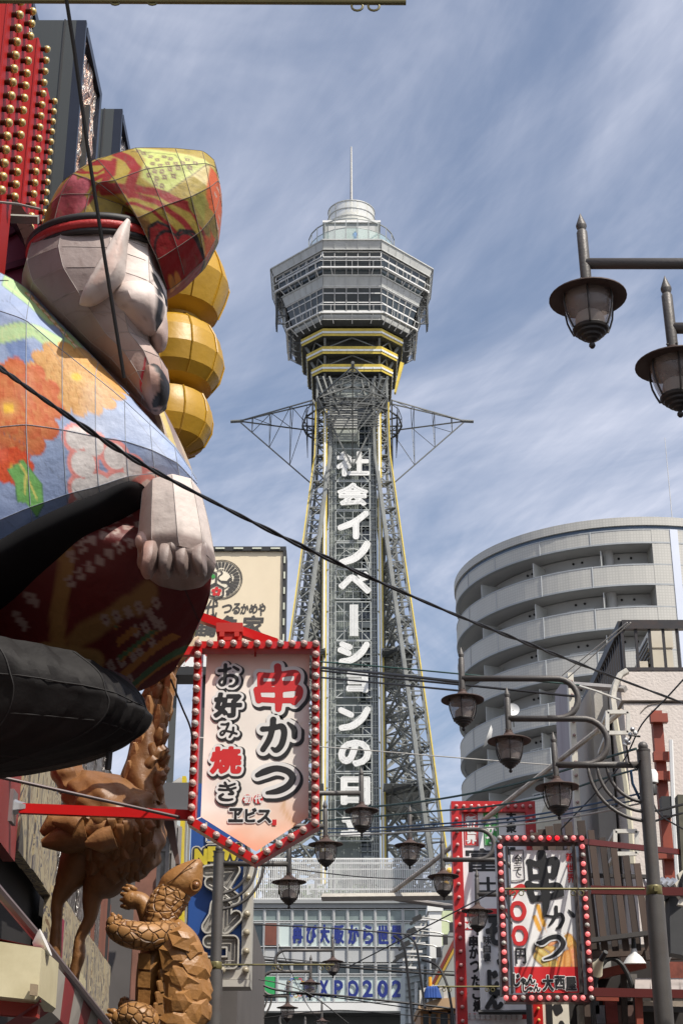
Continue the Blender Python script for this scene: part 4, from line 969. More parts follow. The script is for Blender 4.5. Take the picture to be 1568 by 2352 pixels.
def street_lamp(X, Y, side, label, arms=True, base=0.0, rim=None, rod=True, d0=0):
    """side -1: lanterns reach to the left of the pole, +1: to the right"""
    t = thing('street_lamp', label, 'street lamp', (X, Y, base), 'grey street lamps with three hanging lanterns')
    H = rim; sx = side
    mb = MB(); mb.tube([(X, Y, H - 2.25), (X, Y, H - .62)], .078, 14); mb.lathe([(.098, 0), (.105, .04), (.105, .0 + (H - 2.25 - base))], (X, Y, base), 16); mb.lathe([(.14, 0), (.14, .25), (.11, .3)], (X, Y, base), 16)
    mb.sphere((X, Y, H - .555), .058, 14, 9); mb.lathe([(.078, 0), (.082, .01), (.082, .03), (.06, .035)], (X, Y, H - .625), 14); mb.build('pole', lp, t, smooth=True)
    mb = MB(); mb.lathe([(.084, 0), (.09, .01), (.09, .09), (.084, .10)], (X, Y, H - 2.24), 16); mb.bb(X - .02, Y - .12, H - 2.22, X + .02, Y - .08, H - 2.16); mb.build('brass_band', M('brass_paint', (.15, .13, .05), .45, .3, .15, 5), t, smooth=True)
    if rod:
        mb = MB(); z = H - 2.19; mb.tube([(X - .12 * sx * -1, Y - .09, z), (X + sx * 1.66, Y - .09, z)], .013, 8); 
        for xr in (.82, .91, 1.48, 1.57): mb.tube([(X + sx * xr + .028 * math.cos(a), Y - .09, z - .045 + .028 * math.sin(a)) for a in np.linspace(0, 2 * math.pi, 11)], .006, 5, False)
        mb.build('banner_rod', MC['brass_paint'], t, smooth=True)
    if arms:
        za = H + .26; mb = MB(); r = .24
        q = [(X + sx * 2.05, Y, za), (X + sx * 1.0, Y, za)] + [(X + sx * (.95 - r * math.sin(a)), Y, za - r + r * math.cos(a)) for a in np.linspace(.15, math.pi, 12)] + [(X + sx * 1.08, Y, za - 2 * r)]
        mb.tube(q, .037, 12); mb.build('arm', lp, t, smooth='all')
        zb = H - .49 + .265; mb = MB(); r = .27
        q = [(X + sx * 1.53, Y, zb), (X + sx * .72, Y, zb)] + [(X + sx * (.67 - r * math.sin(a)), Y, zb - r + r * math.cos(a)) for a in np.linspace(.15, math.pi, 12)] + [(X + sx * .80, Y, zb - 2 * r)]
        mb.tube(q, .037, 12); mb.build('arm', lp, t, smooth='all')
        zd = H - 1.03 + .26; mb = MB(); mb.tube([(X + sx * 1.01, Y, zd), (X + sx * .06, Y, zd)], .039, 12); mb.build('arm', lp, t, smooth='all')
        for a_ in (.645, .54, .43):
            mb = MB(); mb.tube([(X + sx * a_ * math.cos(a), Y, zd - a_ * math.sin(a)) for a in np.linspace(0, math.pi / 2, 12)], .021, 8); mb.build('curved_brace', lp, t, smooth='all')
    for k, (dx, dz) in enumerate(LPOS):
        c = Vector((X + sx * dx, Y, H + dz)); st_ = place('lantern', LM['stem'], c, t, R=(random.uniform(-.022, .022), random.uniform(-.022, .022), 0))
        for nm in ('hood', 'glass_globe', 'frosted_diffuser', 'finial'): place(nm, LM[nm], c, st_)
        for q in range(6): place('cage_rib', LM['cage_rib'], c, st_, R=(0, 0, q * math.pi / 3 + .35 + .1 * k))
    return t
def lamp_from(u, v, D, side, label, **k):   # from the measured hood of the outermost lantern
    p = PD(u, v, D); X = p.x - side * 2.05
    return street_lamp(X, p.y, side, label, rim=p.z + .02, **k)
lamp_from(1350, 690, 10.35, -1, 'nearest street lamp, its lanterns hanging large at the upper right against the sky', rod=False)
lamp_from(1062, 1612, 18.6, -1, 'street lamp on the right whose three lanterns hang in front of the round apartment tower')
lamp_from(941, 1946, 25.6, -1, 'street lamp with lanterns just right of the tower foot, pole behind the skewer sign')
lamp_from(830, 1866, 23.3, 1, 'street lamp on the left beside the blue neon sign, lanterns hanging before the tower foot')
lamp_from(764, 2212, 37.3, 1, 'farther street lamp on the left, lanterns before the pale panelled building')
lamp_from(739, 2349, 51.0, 1, 'farthest street lamp, low at the bottom edge of the view near the white band', rod=False)
# near left pole just outside the frame carries the rod seen at the top edge
p = PD(820, 2, 7.6)
t = thing('street_lamp', 'street lamp left of the view, only its brass banner rod showing at the top', 'street lamp', (p.x - 1.95, p.y, 0))
mb = MB(); mb.lathe([(.1, 0), (.1, 4.4), (.078, 4.45), (.078, p.z + .3)], (p.x - 1.95, p.y, 0), 14); mb.build('pole', lp, t, smooth=True)
mb = MB(); zz = PD(932, 5, 7.6).z; mb.tube([(p.x - 1.95, p.y, zz + .012), (PD(932, 5, 7.6).x, p.y, zz)], .014, 8)
for u in (820, 858, 265, 350):
    q = PD(u, 17, 7.6); mb.tube([(q.x + .027 * math.cos(a), p.y, q.z + (.0 if u > 700 else .035) + .027 * math.sin(a)) for a in np.linspace(0, 2 * math.pi, 13)], .006, 5, False)
mb.build('banner_rod', MC['brass_paint'], t, smooth=True)
# ================================================================ bulb-framed signs
red = M('sign_red', (.50, .008, .008), .35, 0, .08, 4, coat=.3)
bulb_g = M('bulb_glass', (.50, .36, .32), .12, 0, .12, 30, coat=.6, bump=.5, bscale=110)
bulb_lit = M('bulb_lit', (.75, .25, .25), .2, 0, .15, 30, emit=(1, .16, .16), es=.55, bump=.5, bscale=110)
bulb_clear = M('bulb_clear', (.42, .40, .37), .15, 0, .25, 30, coat=.5, bump=.5, bscale=110)
bulb_deep = M('bulb_deep_red', (.8, .02, .03), .2, 0, .1, 30, emit=(1, .02, .03), es=.9)
def bulb_mesh(r, mats, base=None):
    mb = MB(); mb.cur = 1; mb.lathe([(r * .8, 0), (r * .8, r * .7)], n=10, R=Matrix.Rotation(math.pi / 2, 3, 'X')); mb.cur = 0; mb.sphere((0, -r * 1.1, 0), r, 12, 8)
    return mesh_of(mb, 'bulb', mats, 'all')
def frame_bulbs(parent, P, Y, spacing_counts, mesh, off, name='bulb'):
    n = len(P)
    for i in range(n):
        a, b = P[i], P[(i + 1) % n]; k = spacing_counts[i]
        for s_ in range(k):
            q = a.lerp(b, s_ / k); me = mesh(i, s_) if callable(mesh) else mesh
            place(name, me, (q.x, Y - off, q.z), parent)
# ---- sign 1: pentagon banner
S1 = PD(588, 1700, 13.0); Y1 = S1.y
P1 = [PY(456, 1481, Y1), PY(725, 1482, Y1), PY(716, 1893, Y1), PY(585, 1975, Y1), PY(443, 1886, Y1)]
P1[4].x = P1[0].x - .005; P1[2].x = P1[1].x + .005
c0 = Vector((P1[0].x, P1[4].z)); 
sg = thing('banner_sign', 'red pentagonal bulb-framed sign with cream banner in red and black brush lettering', 'sign', (P1[3].x, Y1, P1[3].z))
fw = .062; fd = .16
cen = Vector((sum(p.x for p in P1) / 5, Y1, sum(p.z for p in P1) / 5))
def offs(P, d):
    out = []; n = len(P)
    for i in range(n):
        a, b, c = P[i - 1], P[i], P[(i + 1) % n]; e1 = (b - a).normalized(); e2 = (c - b).normalized()
        n1 = Vector((-e1.z, 0, e1.x)); n2 = Vector((-e2.z, 0, e2.x))
        if n1.dot(cen - b) < 0: n1 = -n1
        if n2.dot(cen - b) < 0: n2 = -n2
        m = (n1 + n2).normalized(); out.append(b + m * d / max(.3, m.dot(n1)))
    return out
Po, Pi = offs(P1, -fw / 2), offs(P1, fw / 2)
for i in range(5):
    j = (i + 1) % 5; mb = MB(); y = Vector((0, fd, 0)); a, b, c, d = Po[i], Po[j], Pi[j], Pi[i]
    mb.add([a, b, c, d, a + y, b + y, c + y, d + y], [(3, 2, 1, 0), (4, 5, 6, 7), (0, 1, 5, 4), (2, 3, 7, 6), (0, 4, 7, 3), (1, 2, 6, 5)]); mb.build('frame_bar', red, sg)
# inner lip at the back
b1 = bulb_mesh(.031, [bulb_g, M('bulb_socket', (.45, .03, .03), .5)]); b1b = bulb_mesh(.031, [bulb_clear, MC['bulb_socket']])
frame_bulbs(sg, P1, Y1, [10, 16, 5, 5, 15], lambda i, s_: b1b if (i * 7 + s_ * 5) % 13 in (3, 9) else b1, .004)
# banner cloth
ban = [PY(474, 1503, Y1 + .1), PY(711, 1505, Y1 + .1), PY(706, 1878, Y1 + .1), PY(588, 1957, Y1 + .1), PY(461, 1877, Y1 + .1)]
x0, x1 = ban[4].x, ban[1].x; zt_, zs_, zb_ = ban[0].z, ban[4].z, ban[3].z
yb = Y1 + .10
mb = MB(); n = 40; mrow = 66
def bl(x, z):   # x 0..1 , z metres: soft cloth wave
    return yb + .004 * math.sin(x * 9 + z * 4) * (.3 + .7 * abs(x - .5)) + .003 * math.sin(z * 11 + x * 3)
vs = []; 
for j in range(mrow + 1):
    for i in range(n + 1):
        fx = i / n; xb = x0 + (x1 - x0) * fx; dip = (zs_ - zb_) * (1 - abs((xb - ban[3].x) / ((x1 if xb > ban[3].x else x0) - ban[3].x))); bot = zs_ - dip
        z = zt_ + (bot - zt_) * j / mrow; vs.append((xb, bl(fx, z), z))
fs = [(j * (n + 1) + i, j * (n + 1) + i + 1, (j + 1) * (n + 1) + i + 1, (j + 1) * (n + 1) + i) for j in range(mrow) for i in range(n)]
mb.add(vs, [f[::-1] for f in fs])
cloth = mb.build('banner_cloth', M('banner_print', (1, 1, 1), .55, 0, .03, 8, attr='paint'), sg, smooth='all')
def pb(u, v, co):
    c = np.tile(np.array(rgb(238, 231, 222)), (len(u), 1)); pk_ = rgb(232, 178, 142); dk = rgb(214, 142, 100)
    nz = hsh(u, v, 60) * .6 + hsh(u + 50, v, 24) * .3
    lay(c, np.clip((1600 - v) / 110 + (nz - .5) * .6, 0, 1) * .75, pk_)
    lay(c, np.clip((v - 1820) / 90 + (u - 560) / 420 + (nz - .5) * 1.1, 0, 1) * .75, pk_)
    lay(c, np.clip((v - 1895) / 60 + (nz - .5), 0, 1) * .55, dk)
    lay(c, sm(dseg(u, v, [(640, 1815), (652, 1835), (648, 1850), (662, 1872), (676, 1885), (672, 1900)]) - 4, 3) * .5, rgb(200, 150, 70))
    lay(c, sm(dseg(u, v, [(610, 1640), (650, 1643), (640, 1652), (690, 1655)]) - 1.5, 2) * .25, rgb(190, 150, 90))
    return c
paint(cloth, pb, Y1)
# lettering layers: black shadow, white outline, fill
ink = M('ink_black', (.012, .012, .013), .5, 0, .05, 8); inkw = M('ink_white', (.74, .74, .72), .5, 0, .02, 8); inkr = M('ink_red', (.56, .02, .022), .5, 0, .05, 8); inkg = M('ink_green', (.04, .30, .06), .5, 0, .05, 8)
S = {}
S['串'] = [[(12, 78, 7), (12, 56, 6)], [(10, 80, 6), (40, 78, 6.5), (84, 84, 7), (90, 70, 7), (82, 56, 6)], [(14, 58, 6), (50, 60, 5.5), (84, 60, 6)],
          [(5, 46, 7), (10, 22, 7)], [(6, 46, 6.5), (50, 46, 6), (90, 50, 7.5), (94, 34, 8), (84, 18, 7)], [(10, 24, 6), (50, 22, 6), (86, 22, 6.5)], [(48, 98, 8), (51, 60, 8), (52, 26, 8.5), (51, 3, 7)]]
S['か'] = [[(8, 70, 8), (34, 72, 7), (58, 78, 9), (66, 60, 9), (60, 26, 9), (46, 8, 8), (34, 14, 4)], [(36, 98, 9), (34, 72, 8.5), (26, 40, 8.5), (10, 10, 8)], [(76, 88, 4), (92, 70, 8.5), (94, 48, 8)]]
S['つ'] = [[(5, 64, 7), (24, 76, 10), (52, 86, 9), (80, 76, 9), (92, 54, 10), (80, 28, 9.5), (56, 12, 9), (30, 6, 5)]]
S['お'] = [[(8, 72, 8), (30, 74, 7), (56, 82, 6)], [(34, 97, 8), (34, 60, 8), (32, 20, 8), (20, 10, 6), (10, 22, 6), (24, 40, 6), (54, 52, 7), (80, 44, 8), (86, 26, 8), (72, 8, 7), (54, 6, 5)], [(70, 88, 6), (90, 76, 7)]]
S['み'] = [[(12, 88, 7), (36, 88, 7), (50, 94, 7), (42, 66, 7), (26, 30, 7), (14, 22, 7), (8, 34, 6), (24, 48, 6), (60, 42, 7), (94, 30, 7)], [(76, 68, 7), (74, 40, 7), (58, 10, 7)]]
S['き'] = [[(14, 80, 7), (48, 78, 6), (82, 90, 6)], [(10, 60, 7), (48, 58, 6), (86, 70, 6)], [(36, 96, 7), (52, 66, 7), (74, 40, 8), (56, 36, 6)], [(28, 34, 7), (14, 22, 8), (24, 8, 8), (52, 4, 7), (72, 8, 6)]]
S['一'] = [[(4, 40, 14), (34, 60, 14), (72, 88, 13), (96, 70, 12)], [(60, 66, 6), (30, 4, 4)]]
yk = Y1 + .096
def brush(ch, u0, v0, u1, v1, fill, Y, parent, o1, o2, sh=.0, st=True, bold=.0, n=46, name='lettering'):
    lays = []
    if o2: glyph(ch, u0 + sh, v0 + sh, u1 + sh, v1 + sh, Y, [(ink, bold + o2, .001)], parent, name, n, strokes=S.get(ch) if st else None)
    if o1: lays.append((inkw, bold + o1, .002))
    lays.append((fill, bold, .003)); glyph(ch, u0, v0, u1, v1, Y, lays, parent, name, n, strokes=S.get(ch) if st else None)
for ch, a in {'串': (584, 1530, 694, 1632, inkr), 'か': (596, 1652, 682, 1730, ink), 'つ': (586, 1756, 680, 1826, ink)}.items(): brush(ch, *a[:4], a[4], yk, cloth, .030, .043, 4, n=60)
for ch, a in {'お': (499, 1526, 552, 1580, ink), '好': (494, 1594, 553, 1646, ink), 'み': (503, 1660, 546, 1697, ink), '焼': (486, 1718, 552, 1775, inkr), 'き': (498, 1797, 548, 1840, ink)}.items(): brush(ch, *a[:4], a[4], yk, cloth, .019, .030, 2.5, bold=0 if ch in S else .0125)
mb = MB()
for u in (568, 593): p = PY(u, 1836, yk - .002); mb.lathe([(.001, 0), (.038, 0.0)], p, 20, Matrix.Rotation(math.pi / 2, 3, 'X'), cap=False)
mb.build('round_seal', inkr, cloth)
for ch, u in (('初', 568), ('代', 593)): glyph(ch, u - 8, 1827, u + 8, 1845, yk, [(inkw, .003, .004)], cloth, n=34)
for ch, a in {'ヱ': (526, 1858, 557, 1888), 'ビ': (564, 1858, 588, 1888), 'ス': (592, 1862, 622, 1890)}.items(): glyph(ch, *a, yk, [(inkw, .014, .001), (ink, .006, .002)], cloth, n=38)
mb = MB(); a, b = PY(625, 1896, yk - .002), PY(635, 1883, yk - .002); mb.quad(a, (b.x, a.y, a.z), b, (a.x, a.y, b.z)); mb.build('square_seal', inkr, cloth)
# eyelet ties
mb = MB()
for a, b in (((706, 1880), (716, 1884)), ((461, 1878), (449, 1884)), ((634, 1930), (644, 1938)), ((528, 1923), (516, 1932)), ((467, 1695), (456, 1694)), ((708, 1698), (718, 1697))): mb.tube([PY(*a, yk - .01), PY(*b, Y1 + .02)], .005, 5)
mb.build('tie', M('cord_white', (.6, .6, .58), .6), sg)
mb = MB(); mb.tube([PY(587, 1478, Y1 + .1), PY(586, 1508, Y1 + .09)], .007, 6); mb.build('hanging_pin', red, sg)
# electrical box, stay and arms to the building
a, b = PY(500, 1478, Y1 + .2), PY(556, 1442, Y1 + .2); mb = MB(); mb.bb(a.x, Y1 + .12, a.z, b.x, Y1 + .24, b.z); mb.bb(a.x - .01, Y1 + .1, b.z - .07, b.x + .01, Y1 + .25, b.z + .01)
for u in (510, 544): p = PY(u, 1453, Y1 + .1); mb.bb(p.x - .02, Y1 + .08, p.z - .04, p.x + .02, Y1 + .11, p.z)
mb.build('junction_box', M('box_red', (.42, .02, .012), .5, 0, .1, 3), sg)
mb = MB(); mb.beam(PY(455, 1417, Y1 + .45), PY(636, 1480, Y1 + .12), .075, .075, up=(0, 1, 0)); mb.beam(PY(455, 1417, Y1 + .45), PY(100, 1290, Y1 + .9), .075, .075, up=(0, 1, 0)); mb.build('stay_bar', red, sg)
mb = MB(); mb.beam(PY(452, 1497, Y1 + .09), PY(60, 1497, Y1 + .09), .06, .075); mb.build('arm', red, sg)
mb = MB(); mb.beam(PY(444, 1874, Y1 + .09), PY(46, 1858, Y1 + .09), .06, .078); mb.build('arm', red, sg)
mb = MB(); p = PY(34, 1855, Y1 + .09); mb.lathe([(.02, 0), (.05, .1), (.075, .16), (.08, .17)], p + Vector((.14, 0, 0)), 6, Matrix.Rotation(-math.pi / 2, 3, 'Y')); mb.bb(p.x - .03, Y1 + .0, p.z - .13, p.x - .0, Y1 + .18, p.z + .13); mb.build('clamp', M('galvanised', (.5, .5, .5), .35, .8, .15, 8), sg)
# ---- sign 2: fried skewer sign on the right
S2 = PD(1240, 2110, 19.4); Y2 = S2.y
fr2 = M('sign_maroon', (.07, .012, .010), .4, .1, .15, 4, coat=.2); fr2s = M('frame_side', (.06, .05, .045), .4, .4, .1, 3)
a0, a1, a2, a3 = PY(1146, 1927, Y2), PY(1328, 1927, Y2), PY(1358, 2294, Y2), PY(1161, 2294, Y2)
xl2, xr2 = (a0.x + a3.x) / 2, (a1.x + a2.x) / 2 + .015
P2 = [Vector((xl2, Y2, a0.z)), Vector((xr2, Y2, a0.z)), Vector((xr2, Y2, a3.z)), Vector((xl2, Y2, a3.z))]
s2 = thing('skewer_sign', 'dark red bulb-framed sign advertising fried skewers with a plate of food', 'sign', (P2[3].x, Y2, P2[3].z))
mb = MB(); w = .04
for (p, q) in zip(P2, P2[1:] + P2[:1]):
    m = MB(); m.beam(p + Vector((0, .12, 0)), q + Vector((0, .12, 0)), .24 if abs(p.z - q.z) < .01 else .24, .085, up=(0, 0, 1)) if abs(p.z - q.z) < .01 else m.bb(p.x - .042, Y2, min(p.z, q.z) + .043, p.x + .042, Y2 + .24, max(p.z, q.z) - .043)
    m.build('frame_bar', fr2, s2)
bL = bulb_mesh(.031, [bulb_lit, fr2s]); bC = bulb_mesh(.031, [bulb_clear, fr2s]); bD = bulb_mesh(.031, [bulb_deep, fr2s])
pat = [[1, 0, 0, 0, 1, 0, 2, 2, 1, 0], [0, 0, 1, 0, 0, 0, 1, 0, 0, 0, 1, 0, 0, 0, 1, 0, 0, 0], [1, 0, 0, 0, 1, 0, 0, 0, 1, 0], [0, 0, 1, 0, 0, 0, 1, 0, 0, 0, 1, 0, 0, 1, 0, 0, 0, 0]]
frame_bulbs(s2, P2, Y2, [10, 18, 10, 18], lambda i, s_: (bL, bC, bD)[pat[i][s_]], .004)
yb2 = Y2 + .07
cxa, cxb = xl2 + .125, xr2 - .125; cz1, cz0 = P2[0].z - .13, P2[3].z + .07
mb = MB(); n, mr = 60, 120
mb.add([(cxa + (cxb - cxa) * i / n, yb2 + .004 * math.sin(i * .3) , cz1 + (cz0 - cz1) * j / mr) for j in range(mr + 1) for i in range(n + 1)], [((j + 1) * (n + 1) + i, (j + 1) * (n + 1) + i + 1, j * (n + 1) + i + 1, j * (n + 1) + i) for j in range(mr) for i in range(n)])
cl2 = mb.build('banner_cloth', MC['banner_print'], s2, smooth='all')
def p2c(u, v, co):
    X = (co[:, 0] - cxa) / (cxb - cxa) * 100; Z = (cz1 - co[:, 2]) / (cz1 - cz0) * 200     # 100 wide, 200 down board
    c = np.tile(np.array(rgb(235, 234, 232)), (len(u), 1))
    # skewers
    for (x0, y0, x1, y1, w) in ((42, 80, 50, 106, 3.6), (36, 96, 43, 112, 3.6)):
        d = dseg(X, Z, [(x0, y0), (x1, y1)]); lay(c, sm(d - w, 1.2), rgb(233, 170, 60)); 
    for a in (((50, 106), (53, 116)), ((43, 112), (46, 120))): lay(c, sm(dseg(X, Z, a) - .5, .8), rgb(220, 150, 60))
    # plate
    e = np.hypot((X - 76) / 50, (Z - 146) / 33) ; rot = ((X - 76) * .95 + (Z - 146) * .3); e = np.hypot((X - 74) / 46, (Z - 148 - (X - 74) * .12) / 27)
    lay(c, sm((e - 1) * 30, 1.5), rgb(120, 118, 118)); lay(c, sm((e - .93) * 30, 1.5), rgb(62, 60, 62)); lay(c, sm((e - .6) * 30, 3), rgb(160, 158, 156))
    foods = [((36, 150), (52, 162), 5.5, (206, 176, 92)), ((40, 140), (56, 152), 5, (214, 184, 96)), ((50, 134), (64, 142), 5, (222, 180, 90)), ((58, 132), (70, 126), 4.5, (226, 150, 92)), ((88, 126), (98, 142), 8, (230, 176, 80)),
             ((62, 162), (62, 160), 7.5, (226, 190, 96)), ((63, 148), (66, 146), 6.5, (228, 180, 90)), ((76, 146), (72, 168), 5.5, (226, 160, 78)), ((86, 146), (84, 166), 5.5, (224, 158, 76)), ((93, 140), (97, 172), 5.5, (230, 160, 92))]
    for p, q, w, k in foods:
        d = dseg(X, Z, [p, q]); nz = hsh(X * 4, Z * 4, 5); lay(c, sm(d - w, 1.2), rgb(k[0] * .8, k[1] * .66, k[2] * .5)); lay(c, sm(d - w * .8, 2.2), np.array(rgb(*k))); lay(c, sm(d - w * .45, 2.5) * nz, rgb(min(255, k[0] + 18), min(255, k[1] + 30), min(255, k[2] + 50)))
    for k in range(4): lay(c, sm(np.hypot(X - 94 - k * .9, Z - 143 - k * 8) - 3.3, 2) * .5, rgb(236, 130, 100))
    for k in range(4): lay(c, sm(np.hypot(X - 41 - k * 3.2, Z - 153 - k * 2.6) - 1.8, 2) * .6, rgb(130, 150, 50))
    lay(c, sm(dseg(X, Z, [(82, 118), (92, 138)]) - .6, .8), rgb(214, 170, 90)); lay(c, sm(dseg(X, Z, [(86, 116), (95, 138)]) - .6, .8), rgb(220, 150, 80))
    lay(c, (Z > 164.5).astype(float), rgb(200, 24, 30)); lay(c, ((Z > 194) & (Z < 194.8)).astype(float), rgb(150, 14, 18))
    return c
paint(cl2, p2c, Y2)
yk2 = yb2 - .006
S['全'] = None
def b2(ch, u0, v0, u1, v1, fill, o1=0, bold=.008, st=True, n=46): glyph(ch, u0, v0, u1, v1, yk2, ([(inkw, bold + o1, .003)] if o1 else []) + [(fill, bold, .006)], cl2, n=n, strokes=S.get(ch) if st else None)
k2 = [[(12, 84, 5), (14, 60, 5)], [(10, 86, 6), (40, 82, 6), (82, 88, 8), (80, 70, 7), (74, 62, 5)], [(20, 62, 5), (60, 64, 5), (78, 64, 5)], [(6, 50, 8), (16, 26, 6)], [(8, 48, 6), (50, 46, 6), (86, 46, 9), (97, 34, 4)], [(20, 28, 6), (60, 30, 6), (90, 36, 7)], [(46, 99, 9), (50, 60, 9), (52, 26, 8), (46, 1, 3)]]
S['串2'] = k2; glyph('串', 1208, 1960, 1292, 2106, yk2, [(ink, 0, .006)], cl2, n=64, strokes=k2)
kb = [[(4, 60, 4), (30, 56, 5), (52, 66, 7), (60, 44, 7), (48, 14, 7), (36, 4, 4)], [(38, 98, 7), (36, 64, 6.5), (22, 34, 6), (10, 16, 3)], [(80, 84, 3), (94, 62, 8), (96, 54, 3)]]
glyph('か', 1252, 2083, 1320, 2136, yk2, [(ink, 0, .006)], cl2, n=46, strokes=kb)
kt = [[(2, 66, 4), (20, 66, 9), (48, 84, 8), (78, 88, 9), (94, 66, 9), (84, 40, 8), (56, 14, 6), (24, 2, 2.5)]]
glyph('つ', 1232, 2146, 1297, 2205, yk2, [(inkw, .02, .003), (ink, 0, .006)], cl2, n=46, strokes=kt)
glyph('一', 1165, 2032, 1209, 2065, yk2, [(inkr, 0, .006)], cl2, strokes=S['一'])
for v0, v1, du in ((2072, 2115, 0), (2128, 2172, 4)): glyph('o', 1169 + du, v0, 1208 + du, v1, yk2, [(inkr, 0, .006)], cl2, strokes=[[(12, 50, 10), (30, 88, 11), (72, 88, 12), (90, 50, 12), (70, 12, 12), (28, 12, 10), (12, 50, 10)]])
b2('円', 1184, 2180, 1207, 2214, ink, bold=.006)
for ch, v0, v1 in (('全', 1963, 1984), ('て', 1992, 2012)): b2(ch, 1180, v0, 1198, v1, ink, bold=.002)
mb = MB(); 
for a, b in (((1171, 1953), (1201, 1953)), ((1173, 2024), (1205, 2021)), ((1171, 1953), (1173, 2024)), ((1201, 1953), (1205, 2021))): mb.beam(PY(*a, yk2 - .004), PY(*b, yk2 - .004), .005, .012, up=(0, 1, 0))
mb.build('box_outline', ink, cl2)
for ch, v in (('新', 1970), ('世', 1994), ('界', 2018)): b2(ch, 1299 + (v - 1960) * .07, v - 10, 1315 + (v - 1960) * .07, v + 10, inkr, bold=.003)
for ch, a in {'じ': (1179, 2238, 1193, 2266), 'ゃ': (1196, 2248, 1207, 2260), 'ん': (1210, 2242, 1228, 2260)}.items(): glyph(ch, *a, yk2, [(inkw, .016, .003), (ink, .005, .006)], cl2)
for ch, a in {'じ': (1200, 2258, 1212, 2280), 'ゃ': (1214, 2268, 1223, 2277), 'ん': (1225, 2261, 1240, 2278)}.items(): glyph(ch, *a, yk2, [(inkw, .014, .003), (ink, .004, .006)], cl2)
for ch, a in {'大': (1246, 2242, 1270, 2276), '西': (1274, 2244, 1296, 2272), '屋': (1299, 2246, 1322, 2276)}.items(): glyph(ch, *a, yk2, [(inkw, .014, .003), (ink, .007, .006)], cl2)
# arms of sign 2
dr = M('arm_maroon', (.10, .015, .012), .4, .1, .1, 4)
mb = MB(); mb.beam(PY(1338, 1934, Y2 + .1), PY(1600, 1962, Y2 + 1.2), .05, .07); mb.build('arm', dr, s2)
for v in (2045, 2280):
    mb = MB(); mb.beam(PY(1356, v, Y2 + .16), PY(1640, v + 6, Y2 + .16), .06, .10); mb.build('arm', dr, s2)
mb = MB(); mb.bb(xr2 - .12, Y2 + .02, cz0, xr2 - .085, Y2 + .2, cz1 + .06); mb.bb(xl2 + .085, Y2 + .02, cz0, xl2 + .1, Y2 + .2, cz1 + .06); mb.build('inner_rail', fr2s, s2)
# ---- sign 3: tall white and red sign behind
S3 = PD(1130, 2000, 28.5); Y3 = S3.y
s3 = thing('tall_restaurant_sign', 'tall white vertical restaurant sign with red bulb frame and heavy black brush lettering', 'sign', (PY(1120, 2352, Y3).x, Y3, 2.2))
a0, a1 = PY(1047, 1855, Y3), PY(1206, 1855, Y3); zb3 = 3.2; fr3 = M('sign_red_side', (.45, .01, .01), .4, 0, .08, 3)
x0, x1, z1 = a0.x, a1.x + .05, a0.z
for (p, q, r, s_) in ((x0 - .09, z1 - .09, x1 + .12, z1 + .10), (x0 - .09, zb3, x0 + .09, z1 - .09), (x1 - .06, zb3, x1 + .12, z1 - .09)):
    mb = MB(); mb.bb(p, Y3 - .06, q, r, Y3 + .35, s_); mb.build('frame_bar', fr3, s3)
mb = MB(); mb.bb(x0 + .09, Y3 + .05, zb3, x1 - .06, Y3 + .3, z1 - .09); brd = mb.build('board', M('board_white', (.80, .80, .80), .5, 0, .04, 2, streak=True), s3)
b3 = bulb_mesh(.034, [M('bulb_pink', (.60, .30, .28), .25, 0, .1, 20, coat=.4), fr3])
for k in range(11): place('bulb', b3, (x0 + (x1 + .03 - x0) * k / 10, Y3 - .064, z1), s3)
for k in range(1, 46):
    z = z1 - k * .232
    if z < zb3: break
    place('bulb', b3, (x0, Y3 - .064, z), s3)
    if k < 8 or z < P2[3].z: place('bulb', b3, (x1 + .03, Y3 - .064, z), s3)
yk3 = Y3 + .05
mb = MB(); p, q = PY(1066, 1944, yk3), PY(1096, 1866, yk3); mb.bb(p.x, yk3 - .012, p.z, q.x, yk3 - .002, q.z); mb.build('red_plaque', inkr, brd)
mb = MB(); p, q = PY(1112, 1944, yk3), PY(1143, 1866, yk3); mb.bb(p.x, yk3 - .012, p.z, q.x, yk3 - .002, q.z); mb.build('green_plaque', inkg, brd)
mb = MB()
for (ua, ub) in ((1068, 1094), (1114, 1141)):
    c_ = [PY(ua, 1942, yk3 - .016), PY(ub, 1942, yk3 - .016), PY(ub, 1874, yk3 - .016), PY((ua + ub) / 2, 1868, yk3 - .016), PY(ua, 1874, yk3 - .016)]
    for i in range(5): mb.beam(c_[i], c_[(i + 1) % 5], .004, .014, up=(0, 1, 0))
mb.build('plaque_line', inkw, brd)
for ch, u, v in (('新', 1081, 1885), ('世', 1081, 1907), ('界', 1082, 1929), ('串', 1127, 1885), ('か', 1128, 1907), ('つ', 1128, 1930)): glyph(ch, u - 11, v - 9, u + 11, v + 9, yk3, [(inkw, .009, .018)], brd, n=34)
for ch, v in (('大', 1875), ('衆', 1902), ('酒', 1930), ('場', 1958)): glyph(ch, 1163, v - 11, 1184, v + 11, yk3, [(ink, .009, .004)], brd, n=34)
for ch, a in {'富': (1070, 1950, 1150, 2003), '士': (1092, 2016, 1150, 2050)}.items(): glyph(ch, *a, yk3, [(ink, .009, .004)], brd, n=70)
mb = MB(); p, q = PY(1060, 2106, yk3), PY(1200, 2088, yk3); mb.bb(p.x, yk3 - .01, p.z, x1 - .07, yk3 - .002, q.z); p, q = PY(1060, 2136, yk3), PY(1200, 2118, yk3); mb.bb(p.x, yk3 - .01, p.z, x1 - .07, yk3 - .002, q.z)
p, q = PY(1066, 2342, yk3), PY(1200, 2329, yk3); mb.bb(p.x, yk3 - .01, p.z, x1 - .07, yk3 - .002, q.z); mb.build('red_band', inkr, brd)
mb = MB()
